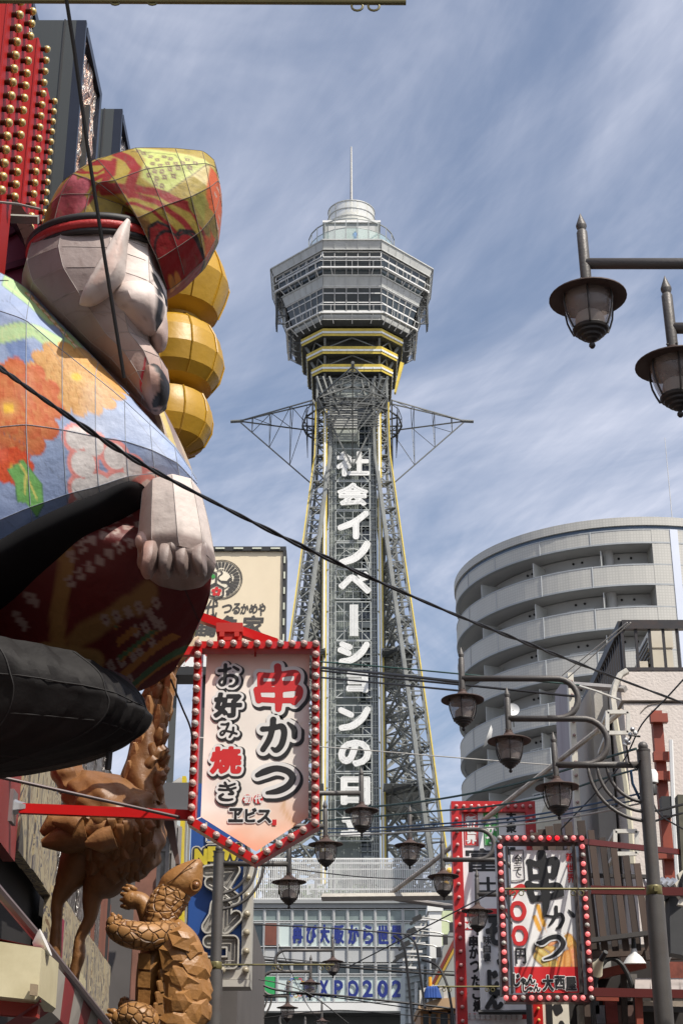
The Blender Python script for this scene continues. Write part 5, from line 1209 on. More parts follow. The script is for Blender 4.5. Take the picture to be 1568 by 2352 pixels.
for k in range(11): mb.lathe([(.001, 0), (.055, 0)], PY(1072 + k * 12, 2336, yk3 - .014), 12, Matrix.Rotation(math.pi / 2, 3, 'X'), cap=False)
for k in range(5): mb.lathe([(.001, 0), (.055, 0)], PY(1066 + k * 13, 2127, yk3 - .014), 12, Matrix.Rotation(math.pi / 2, 3, 'X'), cap=False)
mb.build('white_dot', inkw, brd)
for ch, v, du in (('串', 2164, 0), ('か', 2190, 1), ('つ', 2222, 3), ('た', 2254, 6), ('こ', 2284, 8), ('焼', 2312, 10), ('き', 2333 - 6 + 22, 14)): 
    if ch != 'き': glyph(ch, 1077 + du, v - 13, 1097 + du, v + 12, yk3, [(ink, .010, .004)], brd, n=34)
# hanging grey cloth overlapping the right half of the tall sign
yc = Y3 - .25; g3 = thing('hanging_banner', 'grey hanging cloth banner with flowing black hiragana before the tall restaurant sign', 'banner', PY(1150, 2330, yc))
pa, pb_ = PY(1103, 2322, yc), PY(1205, 2105, yc); mb = MB(); mb.add([(pa.x + (pb_.x - pa.x) * i / 10, yc + .02 * math.sin(i * .9), z) for z in (pa.z, pb_.z) for i in range(11)], [(i, i + 1, i + 12, i + 11) for i in range(10)]); gcl = mb.build('cloth', M('cloth_grey', (.72, .72, .73), .6, 0, .08, 1.5), g3)
mb = MB(); mb.tube([PY(1098, 2326, yc), PY(1215, 2326, yc)], .04, 8); mb.build('bottom_rod', black, g3); mb = MB(); mb.tube([PY(1098, 2104, yc), PY(1215, 2104, yc)], .03, 8); mb.build('top_rod', black, g3)
for ch, a in {'そ': (1118, 2110, 1150, 2170), 'じ': (1122, 2232, 1142, 2272), 'や': (1126, 2274, 1148, 2290), 'ん': (1116, 2290, 1152, 2316), 'う': (1144, 2190, 1165, 2240)}.items(): glyph(ch, *a, yc - .03, [(ink, .028, .004)], gcl, n=40)
for ch, v in (('味', 2160), ('自', 2180), ('慢', 2200)): glyph(ch, 1110, v - 9, 1126, v + 9, yc - .03, [(ink, .006, .004)], gcl, n=32)
# little sign below the skewer sign
Y4 = Y2 + 1.2; s4 = thing('small_hiragana_sign', 'cream sign with one large black hiragana stroke, cut off below the skewer sign', 'sign', PY(1270, 2352, Y4))
p, q = PY(1250, 2420, Y4), PY(1305, 2300, Y4); mb = MB(); mb.bb(p.x, Y4, 1.9, q.x, Y4 + .12, q.z); b4 = mb.build('board', M('board_cream', (.66, .62, .52), .5), s4)
mb = MB(); mb.bb(p.x - .12, Y4 - .05, 1.9, p.x - .002, Y4 + .12, q.z); mb.build('side_bar', fr3, s4)
glyph('じ', 1259, 2306, 1291, 2375, Y4 - .001, [(ink, .03, .004)], b4, n=40)
_ba = bulb_mesh(.02, [M("bulb_amber", (.7, .4, .12), .2), fr3])
for k in range(8): place("bulb", _ba, (p.x - .06, Y4 - .06, q.z - .1 - k * .14), s4)
# ================================================================ left-hand street front
LX = lambda Y: -2.62 - .035 * (Y - 12)
# --- marquee of red fins behind the figure
mq = thing('fin_marquee', 'stepped red vertical fins lined with small gilded bulbs, high at the upper left', 'facade', (-2.9, 11.0, 5.0))
finr = M('fin_red', (.36, .010, .008), .55, 0, .15, 1.5, streak=True, dirt=.3, dcol=(.14, .015, .012), spec=.25); cream_s = M('fin_cream', (.48, .40, .34), .5, 0, .12, 1.5, streak=True, dirt=.3)
sock = M('brass_socket', (.10, .09, .05), .35, .6, .2, 8); gild = M('gilded_bulb', (.52, .38, .13), .28, .35, .2, 12, coat=.5)
def side_bulb(r):
    mb = MB(); R = Matrix.Rotation(math.pi / 2, 3, 'Y'); mb.cur = 1; mb.lathe([(r * .62, 0), (r * .62, r * .9), (r * .95, r), (r * .95, r * 1.3)], n=12, R=R)
    mb.cur = 0; mb.lathe([(r, r * 1.3), (r, r * 1.7), (r * .85, r * 2.2), (r * .5, r * 2.5), (.0005, r * 2.6)], n=12, R=R); return mesh_of(mb, 'bulb', [gild, sock], 'all')
sbm = side_bulb(.028)
#  (bulb column top u,v  bottom u,v  depth, spacing px, fin left/right offset px)
fins = [((26, -60), (15, 390), 10.0, 31.0, -300), ((62, -60), (40, 410), 10.9, 28.4, -300), ((94, 112), (70, 500), 12.0, 25.6, 86), ((117, 232), (94, 520), 13.3, 23.2, 201), ((142, 350), (128, 470), 14.6, 21.2, 322)]
for k, (a, b, D, sp, top) in enumerate(fins):
    pa = PD(a[0], a[1], D); Yk = pa.y; X = PY((a[0] + b[0]) / 2, (a[1] + b[1]) / 2, Yk).x; zt_ = ZY(top, Yk); zb_ = ZY(700, Yk)
    mb = MB(); xr = X - .045; mb.bb(xr - (.30 if k < 2 else .085), Yk, zb_, xr, Yk + .24, zt_); f_ = mb.build('fin', finr, mq)
    if k in (2, 3, 4): mb = MB(); mb.bb(xr - .125, Yk + .02, zb_, xr - .085, Yk + .12, zt_ - .25); mb.build('cream_strip', cream_s, f_)
    mb = MB(); mb.bb(xr - .08, Yk - .006, zb_, xr - .073, Yk - .001, zt_); mb.bb(xr - .012, Yk - .006, zb_, xr - .005, Yk - .001, zt_); mb.build('edge_bead', M('bead_red', (.30, .01, .01), .3), f_)
    n_ = int((b[1] - a[1]) / sp)
    for i in range(n_ + 3):
        v = a[1] + sp * i; place('bulb', sbm, (xr + .002, Yk + .1, ZY(v, Yk + .1)), mq)
# curved dark band and pink disc at the left edge
disc = thing('pink_roundel', 'pink and magenta round panel with a dark curved metal rim at the left edge', 'sign', (-3.2, 9.0, 3.5))
Yd = 9.3; cx_, cz_ = -3.06, PY(0, 700, Yd).z; 
pr = PY(83, 590, Yd); R_ = math.hypot(pr.x - cx_, pr.z - cz_); 
pts = [Vector((cx_ + R_ * math.cos(a), Yd - .1, cz_ + R_ * math.sin(a))) for a in np.linspace(-.6, 1.7, 30)]
mb = MB()
for a, b in zip(pts, pts[1:]): mb.beam(a, b, .30, .10, up=(0, 1, 0)) if False else mb.beam(a, b, .34, .09, up=((a.x - cx_), 0, (a.z - cz_)))
mb.build('rim', M('rim_brown', (.07, .035, .03), .35, .5, .2, 3), disc)
mb = MB(); mb.slab([(cx_ + R_ * .97 * math.cos(a), Yd, cz_ + R_ * .97 * math.sin(a)) for a in np.linspace(0, 2 * math.pi, 49)[:-1]], (0, .1, 0)); mb.build('panel', M('pink_paint', (.34, .045, .10), .45, 0, .15, 1.2, streak=True, dirt=.25, dcol=(.5, .25, .3)), disc)
for k in range(7):
    a = .9 - k * .28; mb = MB(); p = Vector((cx_ + R_ * .96 * math.cos(a), Yd - .02, cz_ + R_ * .96 * math.sin(a))); mb.beam(p, (cx_ + .4 * math.cos(a), Yd - .02, cz_ + .4 * math.sin(a)), .05, .03, up=(0, 1, 0)); mb.build('ray_strip', M('ray_dark', (.16, .015, .05), .4), disc)
# --- dark box signs with torn foil
dkp = M('dark_cladding', (.052, .058, .058), .45, .3, .16, 1.2, streak=True, dirt=.25, dcol=(.11, .11, .11))
def foil_mat(name, c1, c2):
    m = bpy.data.materials.new(name); m.use_nodes = True; t = m.node_tree; b = t.nodes['Principled BSDF']; b.inputs['Metallic'].default_value = .65; b.inputs['Roughness'].default_value = .32
    g = t.nodes.new('ShaderNodeTexCoord'); mpn = t.nodes.new('ShaderNodeMapping'); mpn.inputs['Scale'].default_value = (6, 6, 1.6); t.links.new(g.outputs['Object'], mpn.inputs[0])
    n = t.nodes.new('ShaderNodeTexNoise'); n.inputs['Scale'].default_value = 5; n.inputs['Detail'].default_value = 8; n.inputs['Distortion'].default_value = 1.6; t.links.new(mpn.outputs[0], n.inputs[0])
    r = t.nodes.new('ShaderNodeValToRGB'); e = r.color_ramp.elements; e[0].position = .36; e[0].color = (*[x * .25 for x in c1], 1); e[1].position = .62; e[1].color = (.7, .68, .64, 1)
    for ps, c in ((.44, c1), (.52, c2), (.56, (.12, .10, .09))): k = e.new(ps); k.color = (*c, 1)
    t.links.new(n.outputs['Fac'], r.inputs[0]); t.links.new(r.outputs[0], b.inputs['Base Color'])
    bp = t.nodes.new('ShaderNodeBump'); bp.inputs['Strength'].default_value = .9; bp.inputs['Distance'].default_value = .06; t.links.new(n.outputs['Fac'], bp.inputs['Height']); t.links.new(bp.outputs[0], b.inputs['Normal']); return m
foil = foil_mat('torn_foil', (.40, .20, .14), (.5, .40, .30)); foil2 = foil_mat('grey_foil', (.13, .12, .12), (.22, .19, .17))
def box_sign(name, label, u_near_r, v_top, D, u_left, v_bot, length, fo):
    p = PD(u_near_r, v_top, D); t = thing(name, label, 'sign box', (p.x, p.y, ZY(v_bot, p.y)))
    xl_ = PY(u_left, v_top, p.y).x; z1, z0 = p.z, ZY(v_bot, p.y)
    mb = MB(); mb.bb(xl_, p.y, z0, p.x - .06, p.y + length, z1); mb.build('casing', dkp, t)
    mb = MB(); mb.bb(p.x - .17, p.y - .012, z0, p.x - .155, p.y - .001, z1); mb.build('seam', black, t)
    for (y0, y1, za, zb) in ((p.y + .0, p.y + .05, z0, z1), (p.y + length - .1, p.y + length, z0, z1), (p.y + .1, p.y + length - .1, z1 - .1, z1), (p.y + .1, p.y + length - .1, z0, z0 + .1)):
        mb = MB(); mb.bb(p.x - .059, y0, za, p.x + .03, y1, zb); mb.build('frame_bar', M('frame_blue_black', (.02, .025, .04), .35, .4), t)
    mb = MB(); ny, nz = 8, 40; rnd = random.Random(3)
    vs = [(p.x - .015 + rnd.uniform(-.02, .03), p.y + .1 + (length - .2) * i / ny, z0 + (z1 - z0) * j / nz) for j in range(nz + 1) for i in range(ny + 1)]
    mb.add(vs, [(j * (ny + 1) + i, j * (ny + 1) + i + 1, (j + 1) * (ny + 1) + i + 1, (j + 1) * (ny + 1) + i) for j in range(nz) for i in range(ny)]); mb.build('torn_foil_face', fo, t)
    mb = MB(); mb.beam((p.x + .01, p.y + length * .45, z0), (p.x + .01, p.y + length * .45, z1 - .6), .05); mb.build('batten', black, t); return t
box_sign('box_sign', 'tall dark box sign with torn foil face, nearer one at the upper left', 191, 45, 14.6, 78, 900, 1.05, foil)
box_sign('box_sign', 'lower dark box sign with silvery torn foil, just behind the taller one', 275, 249, 17.2, 215, 900, .9, foil2)
box_sign('box_sign', 'narrow dark cladding block peeking out above the tallest box sign', 66, -20, 15.6, 20, 900, 1.2, foil2)
# --- the shop building behind: receding wall in panels
sh = thing('left_shop_building', 'gaudy shop front on the left with faded patterned panels and foil cladding', 'building', (-4, 14, 0))
def pat_mat():
    m = M('paisley_print', (.36, .30, .18), .55, 0, .15, 1.0, dirt=.4, dcol=(.14, .11, .09)); t = m.node_tree; b = t.nodes['Principled BSDF']; src = b.inputs['Base Color'].links[0].from_socket
    g = t.nodes.new('ShaderNodeTexCoord'); mpn = t.nodes.new('ShaderNodeMapping'); mpn.inputs['Scale'].default_value = (1, 1.1, .55); t.links.new(g.outputs['Object'], mpn.inputs[0])
    w = t.nodes.new('ShaderNodeTexNoise'); w.inputs['Scale'].default_value = 1.7; w.inputs['Distortion'].default_value = 3.2; w.inputs['Detail'].default_value = 5; t.links.new(mpn.outputs[0], w.inputs[0])
    r = t.nodes.new('ShaderNodeValToRGB'); r.color_ramp.interpolation = 'CONSTANT'; e = r.color_ramp.elements; e[0].position = 0; e[0].color = (.05, .05, .07, 1); e[1].position = .40; e[1].color = (.38, .32, .20, 1)
    for ps, c in ((.37, (.24, .18, .11)), (.48, (.05, .05, .08)), (.52, (.40, .34, .22)), (.58, (.14, .08, .05)), (.61, (.38, .32, .2)), (.66, (.05, .06, .09))): k = e.new(ps); k.color = (*c, 1)
    t.links.new(w.outputs['Fac'], r.inputs[0]); mx = t.nodes.new('ShaderNodeMixRGB'); mx.inputs[0].default_value = .85; t.links.new(src, mx.inputs[1]); t.links.new(r.outputs[0], mx.inputs[2]); t.links.new(mx.outputs[0], b.inputs['Base Color']); return m
pais = pat_mat()
def wallseg(name, Y0, Y1, z0, z1, mt, off=0.0, th=.1, par=None):
    mb = MB(); mb.slab([(LX(Y0) + off, Y0, z0), (LX(Y1) + off, Y1, z0), (LX(Y1) + off, Y1, z1), (LX(Y0) + off, Y0, z1)], (-th, 0, 0)); return mb.build(name, mt, par or sh)
redp = M('shop_red', (.26, .03, .025), .45, 0, .2, 1.5, streak=True, dirt=.3)
yy = lambda u, v: PX(u, v, -2.7).y
Y_a, Y_b, Y_c, Y_d = 12.2, 14.0, 17.4, 21.5
wallseg('red_wall', 8.2, 13.8, 4.4, 6.6, redp, -.12)
for k in range(3): wallseg('patterned_panel', 13.82 + k * .8, 14.6 + k * .8, 4.5, 6.9, pais, -.10 + .01 * (k % 2))
for k in range(8): wallseg('corrugated_foil_sheet', 16.7 + k * .45, 17.13 + k * .45, 4.65, 7.3, foil2, -.12 + .03 * (k % 2))
for k in range(8): wallseg('patterned_panel', 15.94 + k * .7, 16.62 + k * .7, 0.1, 4.6, pais, -.06 + .008 * (k % 2))
crmp = M('cream_sheet', (.48, .42, .26), .5, 0, .12, 2, streak=True, dirt=.3, dcol=(.16, .12, .08))
for k in range(5): wallseg('cream_sheet', 17.2 + k * .26, 17.43 + k * .26, .1, 4.1 - k * .02, crmp, .0, .02)
wallseg('rusty_sheet', 19.6, 21.6, 4.66, 5.4, M('rusty_brown', (.20, .07, .04), .7, 0, .35, 2, streak=True, dirt=.5, dcol=(.08, .03, .02)), -.1)
mb = MB(); mb.bb(-9, 8.0, 0, LX(12) - .42, 21.4, 7.0); mb.bb(-9, 8.01, 7.001, -3.55, 17.5, 12.0); mb.build('building_mass', M('dark_mass', (.014, .012, .012), .8), sh)
mb = MB(); mb.bb(-4.2, 8.2, 4.3, LX(13) - .42, 16.6, 4.4); mb.bb(-4.2, 13.35, 0, LX(13) - .3, 13.42, 3.9); mb.build('soffit', M('soffit_red', (.10, .008, .008), .5), sh)
for y_ in (12.6, 13.0): mb = MB(); mb.beam((LX(13) - .3, y_, 0), (LX(13) - .16, y_, 3.8), .10); mb.build('brown_post', M('brown_wood', (.16, .07, .045), .6, 0, .3, 3, streak=True), sh)
wallseg('magenta_notice', 15.97, 16.2, 3.5, 4.3, M('magenta', (.25, .02, .05), .5, 0, .1, 2), .02, .01)
# glass bay with yellow edge further on, small grey box sign
gb = thing('glazed_bay', 'glazed bay with weathered frames and a yellow painted edge behind the tortoise', 'building', PD(395, 2010, 24))
Yg = 23.0
for k, (ua, ub, va, vb) in enumerate(((366, 384, 1990, 1885), (386, 398, 2000, 1890), (400, 410, 2010, 1900))):
    a, b = PY(ua, va + 60, Yg + k * .5), PY(ub, vb, Yg + k * .5); mb = MB(); mb.bb(a.x, Yg + k * .5, a.z - 2, b.x, Yg + k * .5 + .03, b.z); w_ = mb.build('window', M('bay_glass', (.25, .24, .22), .12, .1, .7, 6), gb)
    mb = MB(); z0, z1 = a.z - 2, b.z
    for x in (a.x - .05, b.x): mb.bb(x, Yg + k * .5 - .04, z0, x + .05, Yg + k * .5 + .05, z1)
    for z in np.linspace(z0, z1, 8): mb.bb(a.x, Yg + k * .5 - .03, z - .02, b.x, Yg + k * .5 + .03, z + .02)
    mb.build('frame', M('bay_frame', (.30, .28, .26), .5, .2, .2, 5), w_)
mb = MB(); mb.slab([PY(410, 1900, Yg + 1.4), PY(418, 1900, Yg + 1.4), PY(421, 2180, Yg + 1.4), PY(409, 2180, Yg + 1.4)], (0, .3, 0)); mb.build('yellow_edge', M('edge_yellow', (.60, .46, .02), .5, 0, .15, 3), gb)
mb = MB(); mb.slab([PY(372, 1876, Yg - .1), PY(398, 1880, Yg - .1), PY(412, 1985, Yg - .1), PY(404, 1985, Yg - .1)], (0, .12, 0)); mb.build('bargeboard', M('barge_brown', (.10, .05, .035), .6), gb)
mb = MB(); a, b = PY(360, 2260, Yg + 1.8), PY(412, 1990, Yg + 1.8); mb.bb(a.x - .4, Yg + 1.8, 0, b.x, Yg + 3, b.z); mb.build('wall', M('brick_dark', (.22, .10, .07), .8, 0, .3, 3), gb)
tb = thing('small_turret', 'small six-sided glazed lantern room on a roof with a yellow strip', 'roof light', PD(398, 1800, 27))
Yt_ = 25.5; mb = MB(); a, b = PY(374, 1806, Yt_), PY(425, 1765, Yt_); w = (b.x - a.x); cxx = (a.x + b.x) / 2
for k in range(6):
    a0_, a1_ = k * math.pi / 3 + .3, (k + 1) * math.pi / 3 + .3; r = w / 2; p, q = Vector((cxx + r * math.cos(a0_), Yt_ + 1 + r * math.sin(a0_), a.z - 2)), Vector((cxx + r * math.cos(a1_), Yt_ + 1 + r * math.sin(a1_), a.z - 2))
    up = Vector((0, 0, b.z - a.z + 1.8)); g_ = MB(); g_.quad(p, q, q + up, p + up); pn = g_.build('pane', M('turret_glass', (.42, .47, .47), .3, 0, .05, 2), tb)
    g_ = MB(); g_.beam(p, p + up, .06); g_.beam(p + up, q + up, .09); g_.beam(p, q, .06); g_.build('frame', M('weathered_grey', (.22, .21, .19), .7, 0, .2, 4), pn)
mb = MB(); mb.lathe([(w / 2 + .1, b.z - .15), (w / 2 + .1, b.z - .08), (.02, b.z + .1)], (cxx, Yt_ + 1, 0), 6); mb.build('roof', MC['weathered_grey'], tb)
mb = MB(); a = PY(418, 1792, Yt_ + .1); b = PY(427, 1783, Yt_ + .1); mb.bb(a.x, Yt_ + .1, a.z - 2, b.x, Yt_ + .3, b.z); mb.build('yellow_strip', MC['edge_yellow'], tb)
mb = MB(); a, b = PY(371, 1868, 22.5), PY(446, 1798, 22.5); mb.bb(a.x, 22.5, a.z, b.x, 22.8, b.z); gs = mb.build('grey_box_sign', M('blank_grey', (.10, .10, .105), .6, 0, .04, 2)); gs['label'] = 'blank dark grey rectangular sign box beside the banner sign'; gs['category'] = 'sign'
mb = MB(); a = PY(371, 1873, 22.5); mb.bb(a.x, 22.45, a.z, b.x, 22.8, a.z + .04); mb.build('lower_lip', MC['galvanised'], gs)
# --- cream rooftop sign with crane emblem
Y5 = 29.0; cs = thing('crane_emblem_sign', 'large cream rooftop sign with a round crane emblem and black brush lettering', 'sign', (PY(560, 1560, Y5).x, Y5, PY(560, 1560, Y5).z))
a, b = PY(330, 1545, Y5), PY(650, 1267, Y5); cb5 = M('sign_cream', (.74, .63, .45), .6, 0, .04, 2, dirt=.06, dcol=(.4, .25, .1))
mb = MB(); mb.bb(a.x, Y5, PY(600, 1503, Y5).z, b.x, Y5 + .5, b.z); bd = mb.build('board', cb5, cs)
for bb_ in ((a.x, b.z + .001, b.x + .06, b.z + .09), (b.x + .003, a.z, b.x + .07, b.z), (a.x, a.z - .06, b.x + .06, a.z + .10)):
    mb = MB(); mb.bb(bb_[0], Y5 - .05, bb_[1], bb_[2], Y5 + .55, bb_[3]); mb.build('frame_bar', black, cs)
mb = MB(); mb.bb(a.x, Y5 - .005, a.z + .10, b.x, Y5 + .5, PY(600, 1503, Y5).z - .002); rb = mb.build('red_band', M('band_red', (.33, .03, .025), .6, 0, .05, 2), cs)
mb = MB()
for k in range(8): x = b.x - .15 - k * .36; mb.bb(x - .09, Y5 - .07, b.z + .03, x + .09, Y5 - .052, b.z + .06)
for k in range(14): z = b.z - .15 - k * .32; mb.bb(b.x + .02, Y5 - .07, z - .12, b.x + .05, Y5 - .052, z + .02)
mb.build('led_clip', M('clip_cream', (.6, .62, .5), .5), cs)
ink5 = M('ink_soft', (.055, .05, .045), .6, 0, .05, 4)
EC = PY(508, 1331, Y5 - .01); ER = (PY(557, 1331, Y5).x - EC.x)
def ringp(mb, c, r0, r1, a0=0, a1=2 * math.pi, n=40, off=0.0):
    for i in range(n):
        p, q = a0 + (a1 - a0) * i / n, a0 + (a1 - a0) * (i + 1) / n
        mb.add([(c.x + r * math.cos(t), c.y - off, c.z + r * math.sin(t)) for r, t in ((r0, p), (r1, p), (r1, q), (r0, q))], [(0, 1, 2, 3)])
mb = MB(); ringp(mb, EC, ER * .955, ER); ringp(mb, EC, ER * .90, ER * .925); mb.build('emblem_ring', ink5, bd)
mb = MB(); mb.lathe([(.001, 0), (ER * .9, 0)], EC + Vector((0, .004, 0)), 40, Matrix.Rotation(math.pi / 2, 3, 'X'), cap=False); mb.build('emblem_ground', M('emblem_cream', (.80, .72, .56), .6), bd)
mb = MB()   # wing feathers radiating on the right
for k in range(15):
    a0 = 1.9 - k * .215; r0 = ER * (.55 + .06 * math.sin(k)); ringp(mb, EC, r0, ER * .87, a0 - .085, a0 + .085, 2, .003)
    ringp(mb, EC, ER * .46, ER * .52, a0 - .09, a0 + .07, 2, .003)
mb.build('emblem_wing', ink5, bd)
mb = MB(); ringp(mb, EC, ER * .74, ER * .86, 1.9, 2.7, 10, .003)
for p, q, w in (((-.42, .36), (-.02, .42), .03), ((-.02, .42), (.06, .30), .075), ((.06, .30), (-.12, .16), .07), ((-.12, .16), (-.14, .0), .07), ((-.14, .0), (.02, -.12), .08), ((.02, -.12), (.3, -.14), .14), ((.3, -.14), (.46, .06), .16), ((.3, -.14), (.52, -.42), .16), ((.52, -.42), (.28, -.8), .12)):
    mb.beam(EC + Vector((p[0] * ER, -.006 - abs(p[0]) * .002, p[1] * ER)), EC + Vector((q[0] * ER, -.006 - abs(p[0]) * .002, q[1] * ER)), .004, w * ER, up=(0, 1, 0)) if False else mb.tube([EC + Vector((p[0] * ER, 0, p[1] * ER)), EC + Vector((q[0] * ER, 0, q[1] * ER))], w * ER * .5, 6)
for f_ in mb.v[-1:]: pass
mb.v = [(x, EC.y - .004 + (y - EC.y) * .05, z) for x, y, z in mb.v]; mb.build('emblem_crane', ink5, bd)
def hexa(c, r, w, mt, nm, rot=0):
    mb = MB()
    for i in range(6):
        p, q = rot + i * math.pi / 3, rot + (i + 1) * math.pi / 3; mb.add([(c.x + k * math.cos(t), c.y - .008, c.z + k * math.sin(t)) for k, t in ((r, p), (r - w, p), (r - w, q), (r, q))], [(0, 1, 2, 3)])
    mb.build(nm, mt, bd)
hexa(EC + Vector((-.62 * ER, 0, .05 * ER)), .5 * ER, .1 * ER, ink5, 'emblem_hexagon', math.pi / 6); hexa(EC + Vector((-.2 * ER, 0, -.62 * ER)), .42 * ER, .1 * ER, ink5, 'emblem_hexagon', math.pi / 6)
mb = MB(); fc = EC + Vector((-.2 * ER, -.012, -.62 * ER))
for i in range(5): a_ = math.pi / 2 + i * 2 * math.pi / 5; mb.lathe([(.001, 0), (.095 * ER, 0)], fc + Vector((.15 * ER * math.cos(a_), .0005 * i, .15 * ER * math.sin(a_))), 10, Matrix.Rotation(math.pi / 2, 3, 'X'), cap=False)
mb.build('emblem_blossom', inkr, bd)
mb = MB(); fc = EC + Vector((-.5 * ER, -.012, .08 * ER))
for i in range(4): a_ = .4 + i * .9; mb.lathe([(.001, 0), (.10 * ER, 0)], fc + Vector((.14 * ER * math.cos(a_), .0005 * i, .14 * ER * math.sin(a_))), 8, Matrix.Rotation(math.pi / 2, 3, 'X'), cap=False)
mb.build('emblem_leaf', inkg, bd)
for ch, a in {'名': (437, 1383, 466, 1418), '代': (470, 1379, 497, 1418), 'つ': (509, 1389, 531, 1408), 'る': (533, 1386, 550, 1410), 'か': (552, 1388, 569, 1410), 'め': (572, 1388, 590, 1409), 'や': (592, 1386, 607, 1414)}.items(): glyph(ch, *a, Y5 - .001, [(ink5, .008, .006)], bd, n=38, slant=.12)
for ch, a in {'鶴': (446, 1412, 496, 1462), '亀': (505, 1415, 545, 1462), '家': (556, 1415, 603, 1462)}.items(): glyph(ch, *a, Y5 - .001, [(ink5, .012, .006)], bd, n=60, slant=.08)
for ch, a in {'2': (410, 1512, 424, 1536), '4': (427, 1511, 444, 1536), '時': (452, 1507, 475, 1538)}.items(): glyph(ch, *a, Y5 - .006, [(inkw, .025, .006)], rb, n=34)
for x in (PY(400, 1560, Y5 + .3).x, PY(470, 1560, Y5 + .3).x, PY(530, 1560, Y5 + .3).x):
    mb = MB(); mb.beam((x, Y5 + .3, 4), (x, Y5 + .3, a[1] if False else PY(600, 1545, Y5).z), .12); mb.build('support_post', steel_d, cs)
mb = MB(); mb.bb(-9, Y5 - 1, 0, PY(560, 2000, Y5).x, Y5 + 9, 7.0); o = mb.build('rear_shop_block', M('block_dark', (.10, .09, .085), .8, 0, .2, .8)); o['label'] = 'dark low building carrying the cream rooftop sign'; o['category'] = 'building'
# --- blue neon sign
Y6 = 27.0; nsg = thing('blue_neon_sign', 'blue vertical sign with hollow neon letter troughs, yellow NEW and a cream bulb strip', 'sign', PY(510, 2270, Y6))
bluem = M('sign_blue', (.014, .07, .27), .5, 0, .15, 1, dirt=.15, dcol=(.03, .05, .12), streak=True)
a, b = PY(446, 2232, Y6), PY(560, 1880, Y6); a.x = PY(432, 2100, Y6).x
mb = MB(); zlo = PY(500, 2224, Y6).z; mb.bb(a.x, Y6, zlo, PY(556, 2100, Y6).x, Y6 + .4, b.z + .6); bb6 = mb.build('board', bluem, nsg)
xs0, xs1 = PY(557, 2100, Y6).x, PY(579, 2100, Y6).x; zb6 = PY(500, 2252, Y6).z; crs = M('trough_cream', (.44, .42, .37), .5, 0, .08, 3, dirt=.15)
mb = MB(); mb.bb(xs0, Y6 - .08, zb6, xs1, Y6 + .4, PY(560, 1960, Y6).z); mb.bb(a.x, Y6 - .08, zb6, xs0 - .001, Y6 + .4, zlo - .005); mb.bb(a.x, Y6 - .12, zb6 - .12, xs1, Y6 + .4, zb6 - .01); stp = mb.build('bulb_strip', crs, nsg)
b6 = bulb_mesh(.062, [M('bulb_smoky', (.30, .26, .18), .1, 0, .3, 14, coat=.7), M('socket_grey', (.15, .13, .10), .5)])
for k in range(11): place('bulb', b6, ((xs0 + xs1) / 2, Y6 - .09, zb6 + .13 + k * .30), stp)
for k in range(2): place('bulb', b6, ((xs0 + xs1) / 2 - .38 * (k + 1), Y6 - .09, zb6 + .13), stp)
troughs = {'マ': ([[(8, 88, 9), (88, 92, 9), (62, 48, 8)], [(20, 56, 9), (52, 40, 9), (90, 10, 9)]], (468, 1996, 548, 2076)),
           'ル': ([[(32, 96, 8), (28, 60, 8), (8, 24, 8)], [(60, 98, 8), (60, 22, 8), (92, 58, 8)]], (472, 2080, 550, 2150)),
           'コ': ([[(8, 90, 9), (88, 90, 9), (88, 12, 9), (8, 12, 9)]], (474, 2160, 544, 2222))}
neon = M('neon_tube', (.30, .28, .25), .25, 0, .2, 10); trw = M('trough_grey', (.27, .26, .24), .55, .1, .2, 4)
for ch, (st_, (u0, v0, u1, v1)) in troughs.items():
    p, q = PY(u0, v1, Y6 - .01), PY(u1, v0, Y6 - .01); w, h = q.x - p.x, q.z - p.z
    gx, gy, s_ = (None,) * 3
    step = max(w, h) / 44; pad = .12; nx = int((w + 2 * pad) / step) + 2; ny = int((h + 2 * pad) / step) + 2; gx = -pad + np.arange(nx) * step; gy = -pad + np.arange(ny) * step
    X_, Z_ = np.meshgrid(gx, gy); best = np.full(X_.shape, 1e9)
    for s1 in st_:
        for (xa, ya, wa), (xb, yb__, wb) in zip(s1, s1[1:]):
            A_ = np.array((xa * w / 100, ya * h / 100)); B_ = np.array((xb * w / 100, yb__ * h / 100)); d = B_ - A_; t_ = np.clip(((X_ - A_[0]) * d[0] + (Z_ - A_[1]) * d[1]) / (d @ d), 0, 1)
            best = np.minimum(best, np.hypot(X_ - A_[0] - t_ * d[0], Z_ - A_[1] - t_ * d[1]))
    r = .095; mb = MB(); fill_sdf(mb, (gx, gy, best - r), 0, (p.x, Y6 - .05, p.z), (1, 0, 0), (0, 0, 1)); o = mb.build('neon_letter', trw, nsg)
    mb = MB(); fill_sdf(mb, (gx, gy, np.abs(best - r) - .012), 0, (p.x, Y6 - .16, p.z), (1, 0, 0), (0, 0, 1), (0, .15, 0)); mb.build('rim', crs, o)
    mb = MB()
    for s1 in st_:
        for off in (-.03, .03):
            q_ = [Vector((p.x + x * w / 100 + off, Y6 - .11, p.z + y * h / 100 + off)) for x, y, _ in s1]; mb.tube(q_, .012, 5)
    mb.build('neon_tube', neon, o)
yl6 = M('neon_yellow', (.50, .40, .03), .4, 0, .15, 6)
for ch, a in {'N': (449, 1953, 474, 1985), 'E': (479, 1948, 506, 1977), 'W': (509, 1944, 548, 1975)}.items(): glyph(ch, *a, Y6 - .05, [(crs, .07, .0), (black, .05, .006), (yl6, .02, .012)], bb6, n=38)
mb = MB(); p, q = PY(478, 1912, Y6), PY(500, 1930, Y6)
mb.beam(PY(474, 1935, Y6 - .02), PY(474, 1890, Y6 - .02), .03); mb.beam(PY(474, 1935, Y6 - .02), PY(500, 1935, Y6 - .02), .03); mb.build('trim_line', crs, bb6)
